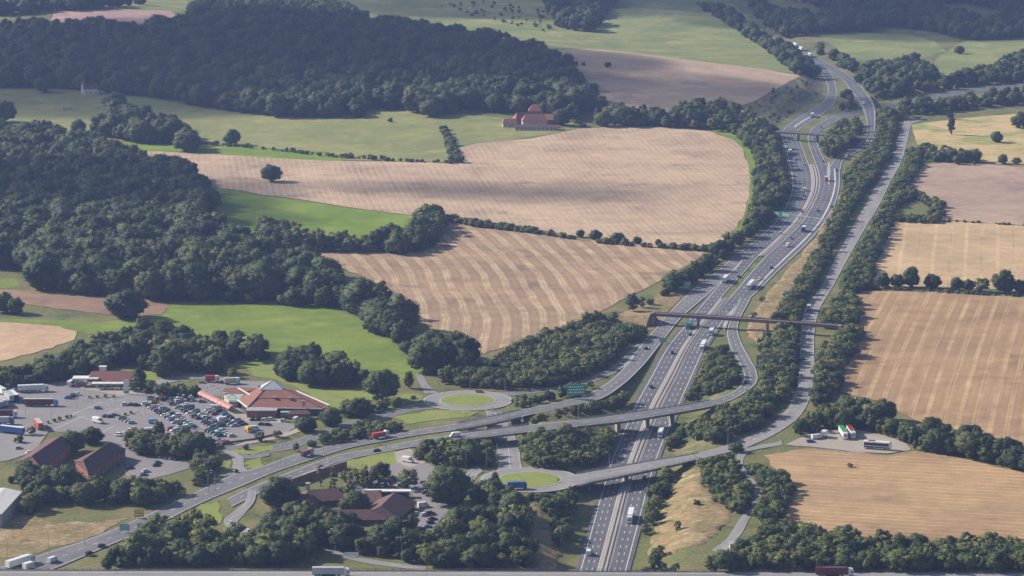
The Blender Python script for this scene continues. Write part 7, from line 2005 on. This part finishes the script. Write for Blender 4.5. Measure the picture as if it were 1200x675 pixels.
# car park furniture: kerbed planted islands between the rows and tall lamps
CPL = [(170, 486, 'among the left parking row'), (205, 486, 'between the left and middle parking rows'), (238, 486, 'between the middle and right parking rows'), (225, 508, 'in the lower part of the car park'), (135, 472, 'on the open car park below the forecourt'), (90, 478, 'on the line between lorry park and car park'), (60, 492, 'by the red container lorry'), (30, 484, 'in the middle of the lorry park'), (300, 500, 'in front of the brick annexes')]
for k, (px, py, where) in enumerate(CPL): lamp(px, py, 'grey lamp post ' + where, 9.0, k * 0.9, 0.25)
for k, (px, py, L_, w_, rz_, lab) in enumerate(((192, 470, 16, 2.4, 0.3, 'kerbed planted island at the head of the left parking row'), (226, 503, 14, 2.4, 0.2, 'kerbed planted island below the left parking row'), (258, 503, 12, 2.2, 0.2, 'kerbed planted island below the middle parking row'), (150, 486, 18, 2.2, 0.9, 'long kerbed island on the open car park'), (122, 466, 22, 3.0, 0.15, 'kerbed island along the forecourt edge'), (72, 492, 26, 2.0, 1.0, 'kerbed island between lorry park and car park'))):
    t = thing('planted_island', lab, 'traffic island', PZ(px, py, 0.2), rz_)
    m = MB(); m.loft([[(-L_ / 2, -w_ / 2, -.1), (L_ / 2, -w_ / 2, -.1), (L_ / 2, w_ / 2, -.1), (-L_ / 2, w_ / 2, -.1)], [(-L_ / 2 + .1, -w_ / 2 + .1, .16), (L_ / 2 - .1, -w_ / 2 + .1, .16), (L_ / 2 - .1, w_ / 2 - .1, .16), (-L_ / 2 + .1, w_ / 2 - .1, .16)]]); m.build('kerb', M_KERB, t)
    m = MB(); m.box(-L_ / 2 + .5, L_ / 2 - .5, -w_ / 2 + .45, w_ / 2 - .45, .1, .22); m.build('soil', M_LAWN, t)
    for i in range(int(L_ / 5)):
        cm, tm, H_ = KINDS['shrub'][i % 4]; o = link('shrub', cm, t); s_ = random.uniform(.22, .42); o.location = (-L_ / 2 + 2 + i * 5 + random.uniform(-.8, .8), 0, .1); o.scale = (s_, s_, s_); o.rotation_euler = (0, 0, i * 1.9)
# gantry across the motorway
ga, gb_ = PZ(895, 258, 0), PZ(968, 268, 0)
v = gb_ - ga; Lg = v.length; rz = math.atan2(v.y, v.x)
t = thing('sign_gantry', 'steel sign gantry with green panels over the motorway', 'gantry', ga, rz)
for x in (0, Lg): m = MB(); m.box(x - .35, x + .35, -.4, .4, -.5, 7.6); m.build('upright', M_POLE, t)
for zz in (5.9, 7.5):
    for yy in (-.45, .45): m = MB(); m.cyl((0, yy, zz), (Lg, yy, zz), .12, n=6); m.build('chord', M_POLE, t)
br = MB(); n = int(Lg / 2.5)
for i in range(n):
    x0, x1 = Lg * i / n, Lg * (i + 1) / n
    for yy in (-.45, .45): br.cyl((x0, yy, 5.9 if i % 2 else 7.5), (x1, yy, 7.5 if i % 2 else 5.9), .07, n=4)
br.build('bracing', M_POLE, t)
for k, (u, w, mt) in enumerate(((.17, 12.5, M_SIGN_G), (.37, 8, M_SIGN_G), (.60, 4.0, M_SIGN_BK), (.75, 3.0, M_SIGN_BK), (.88, 3.0, M_SIGN_BK))):
    x = Lg * u; m = MB(); m.box(x - w / 2, x + w / 2, -.75, -.58, 5.2, 8.6 if w > 5 else 7.4); pn = m.build('panel', mt, t)
    if w > 5: l = strokes(pn, w, 3.2, -.77, k + 3); l.location = (x, 0, 6.9)
# chain fence along the roadside lorry park
t = thing('fence', 'low post and rail fence along the gravel lorry park', 'fence', G(1000, 533))
fp = [G(x_, y_) - t.location for x_, y_ in ((918, 523), (950, 526), (1000, 533), (1040, 535.5), (1066, 531))]
for a, b in zip(fp, fp[1:]):
    n = max(2, int((b - a).length / 4))
    for zz in (.5, 1.0): m = MB(); m.cyl(a + Vector((0, 0, zz)), b + Vector((0, 0, zz)), .06, n=5); m.build('rail', M_POLE, t)
    for i in range(n): q = a + (b - a) * i / n; m = MB(); m.box(q.x - .07, q.x + .07, q.y - .07, q.y + .07, q.z - .4, q.z + 1.15); m.build('post', M_POLE, t)

# ------------------------------------------------------------------ people: small standing and walking figures
def person_mesh():
    me = bpy.data.meshes.new('person')
    J = {'pelvis': (0, 0, .95, .15, .12), 'chest': (0, 0, 1.3, .17, .12), 'neck': (0, 0, 1.5, .06, .06), 'head': (.02, 0, 1.66, .095, .11),
         'shL': (0, .19, 1.43, .065, .065), 'elL': (.03, .25, 1.16, .05, .05), 'haL': (.12, .24, .93, .035, .045), 'shR': (0, -.19, 1.43, .065, .065), 'elR': (-.05, -.25, 1.16, .05, .05), 'haR': (.02, -.25, .91, .035, .045),
         'hiL': (0, .1, .9, .1, .1), 'knL': (.1, .11, .5, .07, .07), 'anL': (.08, .11, .1, .045, .045), 'toL': (.24, .12, .04, .04, .035), 'hiR': (0, -.1, .9, .1, .1), 'knR': (-.02, -.11, .5, .07, .07), 'anR': (-.14, -.11, .12, .045, .045), 'toR': (0, -.12, .04, .04, .035)}
    nm = list(J); ix = {k: i for i, k in enumerate(nm)}
    Ed = [('pelvis', 'chest'), ('chest', 'neck'), ('neck', 'head'), ('chest', 'shL'), ('shL', 'elL'), ('elL', 'haL'), ('chest', 'shR'), ('shR', 'elR'), ('elR', 'haR'), ('pelvis', 'hiL'), ('hiL', 'knL'), ('knL', 'anL'), ('anL', 'toL'), ('pelvis', 'hiR'), ('hiR', 'knR'), ('knR', 'anR'), ('anR', 'toR')]
    me.from_pydata([J[k][:3] for k in nm], [(ix[a], ix[b]) for a, b in Ed], [])
    o = bpy.data.objects.new('tmp_person', me); COL.objects.link(o)
    o.modifiers.new('skin', 'SKIN'); 
    for i, k in enumerate(nm): me.skin_vertices[0].data[i].radius = J[k][3:5]
    me.skin_vertices[0].data[0].use_root = True
    s = o.modifiers.new('sub', 'SUBSURF'); s.levels = 1; s.render_levels = 1
    dg = bpy.context.evaluated_depsgraph_get(); out = bpy.data.meshes.new_from_object(o.evaluated_get(dg))
    bpy.data.objects.remove(o)
    out.materials.clear()
    return out
PM = person_mesh()
def person_colored(top, legs):
    me = PM.copy()
    for m in (plain('skin_tone', (0.42, 0.26, 0.19, 1), .6), top, legs): me.materials.append(m)
    for p in me.polygons:
        c = p.center
        p.material_index = 0 if c.z > 1.5 or (abs(c.y) > .2 and c.z < 1.0) else (1 if c.z > .92 else 2)
    return me
PEOPLE = [(112.5, 508, 'navy', 'black', 'person in dark clothes, left one of two below the white minibus'), (116.5, 509, 'grey', 'navy', 'person in dark clothes, right one of two below the white minibus'), (108, 470, 'black', 'black', 'person in black standing by the lorry park boundary line'), (286, 493, 'red', 'navy', 'person in red top near the services entrance'), (280, 491, 'dark blue', 'black', 'person in dark blue walking to the services entrance'), (283, 489.5, 'cream', 'grey', 'person in cream top by the services entrance'), (165, 488, 'black', 'black', 'person in black walking on the open car park')]
for k, (px, py, a, b, lab) in enumerate(PEOPLE):
    t = thing('person', lab, 'person', PZ(px, py, .29), k * 1.3); link('body', person_colored(P_(a), P_(b)), t)
finish_trees(300)

# ------------------------------------------------------------------ haze: the air between here and the hills
HAZE = 0.000058
mb = MB(); mb.box(-7200, 7200, -1700, 9700, -14, 420)
hz = mb.build('haze', plain('haze_surface_unused', (1, 1, 1, 1))); tag(hz, 'thin blue summer haze', kind='stuff')
hm = bpy.data.materials.new('haze'); hm.use_nodes = True; hm.node_tree.nodes.clear()
ho = hm.node_tree.nodes.new('ShaderNodeOutputMaterial'); hv = hm.node_tree.nodes.new('ShaderNodeVolumePrincipled')
hv.inputs['Color'].default_value = (0.38, 0.52, 1.0, 1)
hv.inputs['Density'].default_value = HAZE
hv.inputs['Anisotropy'].default_value = 0.2
hm.node_tree.links.new(hv.outputs[0], ho.inputs['Volume'])
hz.data.materials.clear(); hz.data.materials.append(hm)

# ------------------------------------------------------------------ fair weather clouds overhead: they shade parts of the far hills
cm_ = bpy.data.materials.new('cloud'); cm_.use_nodes = True; cm_.node_tree.nodes.clear()
co_ = cm_.node_tree.nodes.new('ShaderNodeOutputMaterial'); cv_ = cm_.node_tree.nodes.new('ShaderNodeVolumePrincipled')
cv_.inputs['Color'].default_value = (0.95, 0.95, 0.95, 1); cv_.inputs['Density'].default_value = 0.009
cm_.node_tree.links.new(cv_.outputs[0], co_.inputs['Volume'])
def cloud(px, py, rx, ry, rz_, label, seed, alt=950.0):
    g = G(px, py); c = g + sd * ((alt - g.z) / sd.z)
    bm = bmesh.new(); bmesh.ops.create_icosphere(bm, subdivisions=4, radius=1.0)
    R = random.Random(seed); ph = [R.uniform(0, 6.28) for _ in range(6)]
    for v in bm.verts:
        x, y, z_ = v.co
        k = 1 + 0.22 * math.sin(3.1 * x + ph[0]) * math.cos(2.7 * y + ph[1]) + 0.14 * math.sin(6.3 * y + ph[2] + 2 * z_) + 0.09 * math.sin(9.0 * x + ph[3]) * math.sin(8.0 * y + ph[4])
        v.co = (x * rx * k, y * ry * k, (z_ if z_ > 0 else z_ * 0.45) * rz_ * k)
    me = bpy.data.meshes.new('cloud'); bm.to_mesh(me); bm.free()
    me.polygons.foreach_set('use_smooth', [True] * len(me.polygons))
    o = link('cloud', me, None, cm_); o.location = c; tag(o, label, kind='stuff')
cloud(270, 70, 430, 300, 130, 'fair weather cloud above the great hill wood', 1)
cloud(1110, 5, 420, 260, 130, 'fair weather cloud above the far woods on the right', 2)
cloud(560, 5, 330, 130, 70, 'thin unseen cloud added to dim the far downland slope', 6)  # added out of view to darken the slope, which rendered too bright
cloud(800, 108, 150, 110, 70, 'small cloud above the distant mauve field', 3)
cloud(90, 235, 170, 150, 80, 'small cloud above the left wood', 4)
cloud(560, 222, 150, 60, 45, 'thin cloud above the pale stubble field', 5)
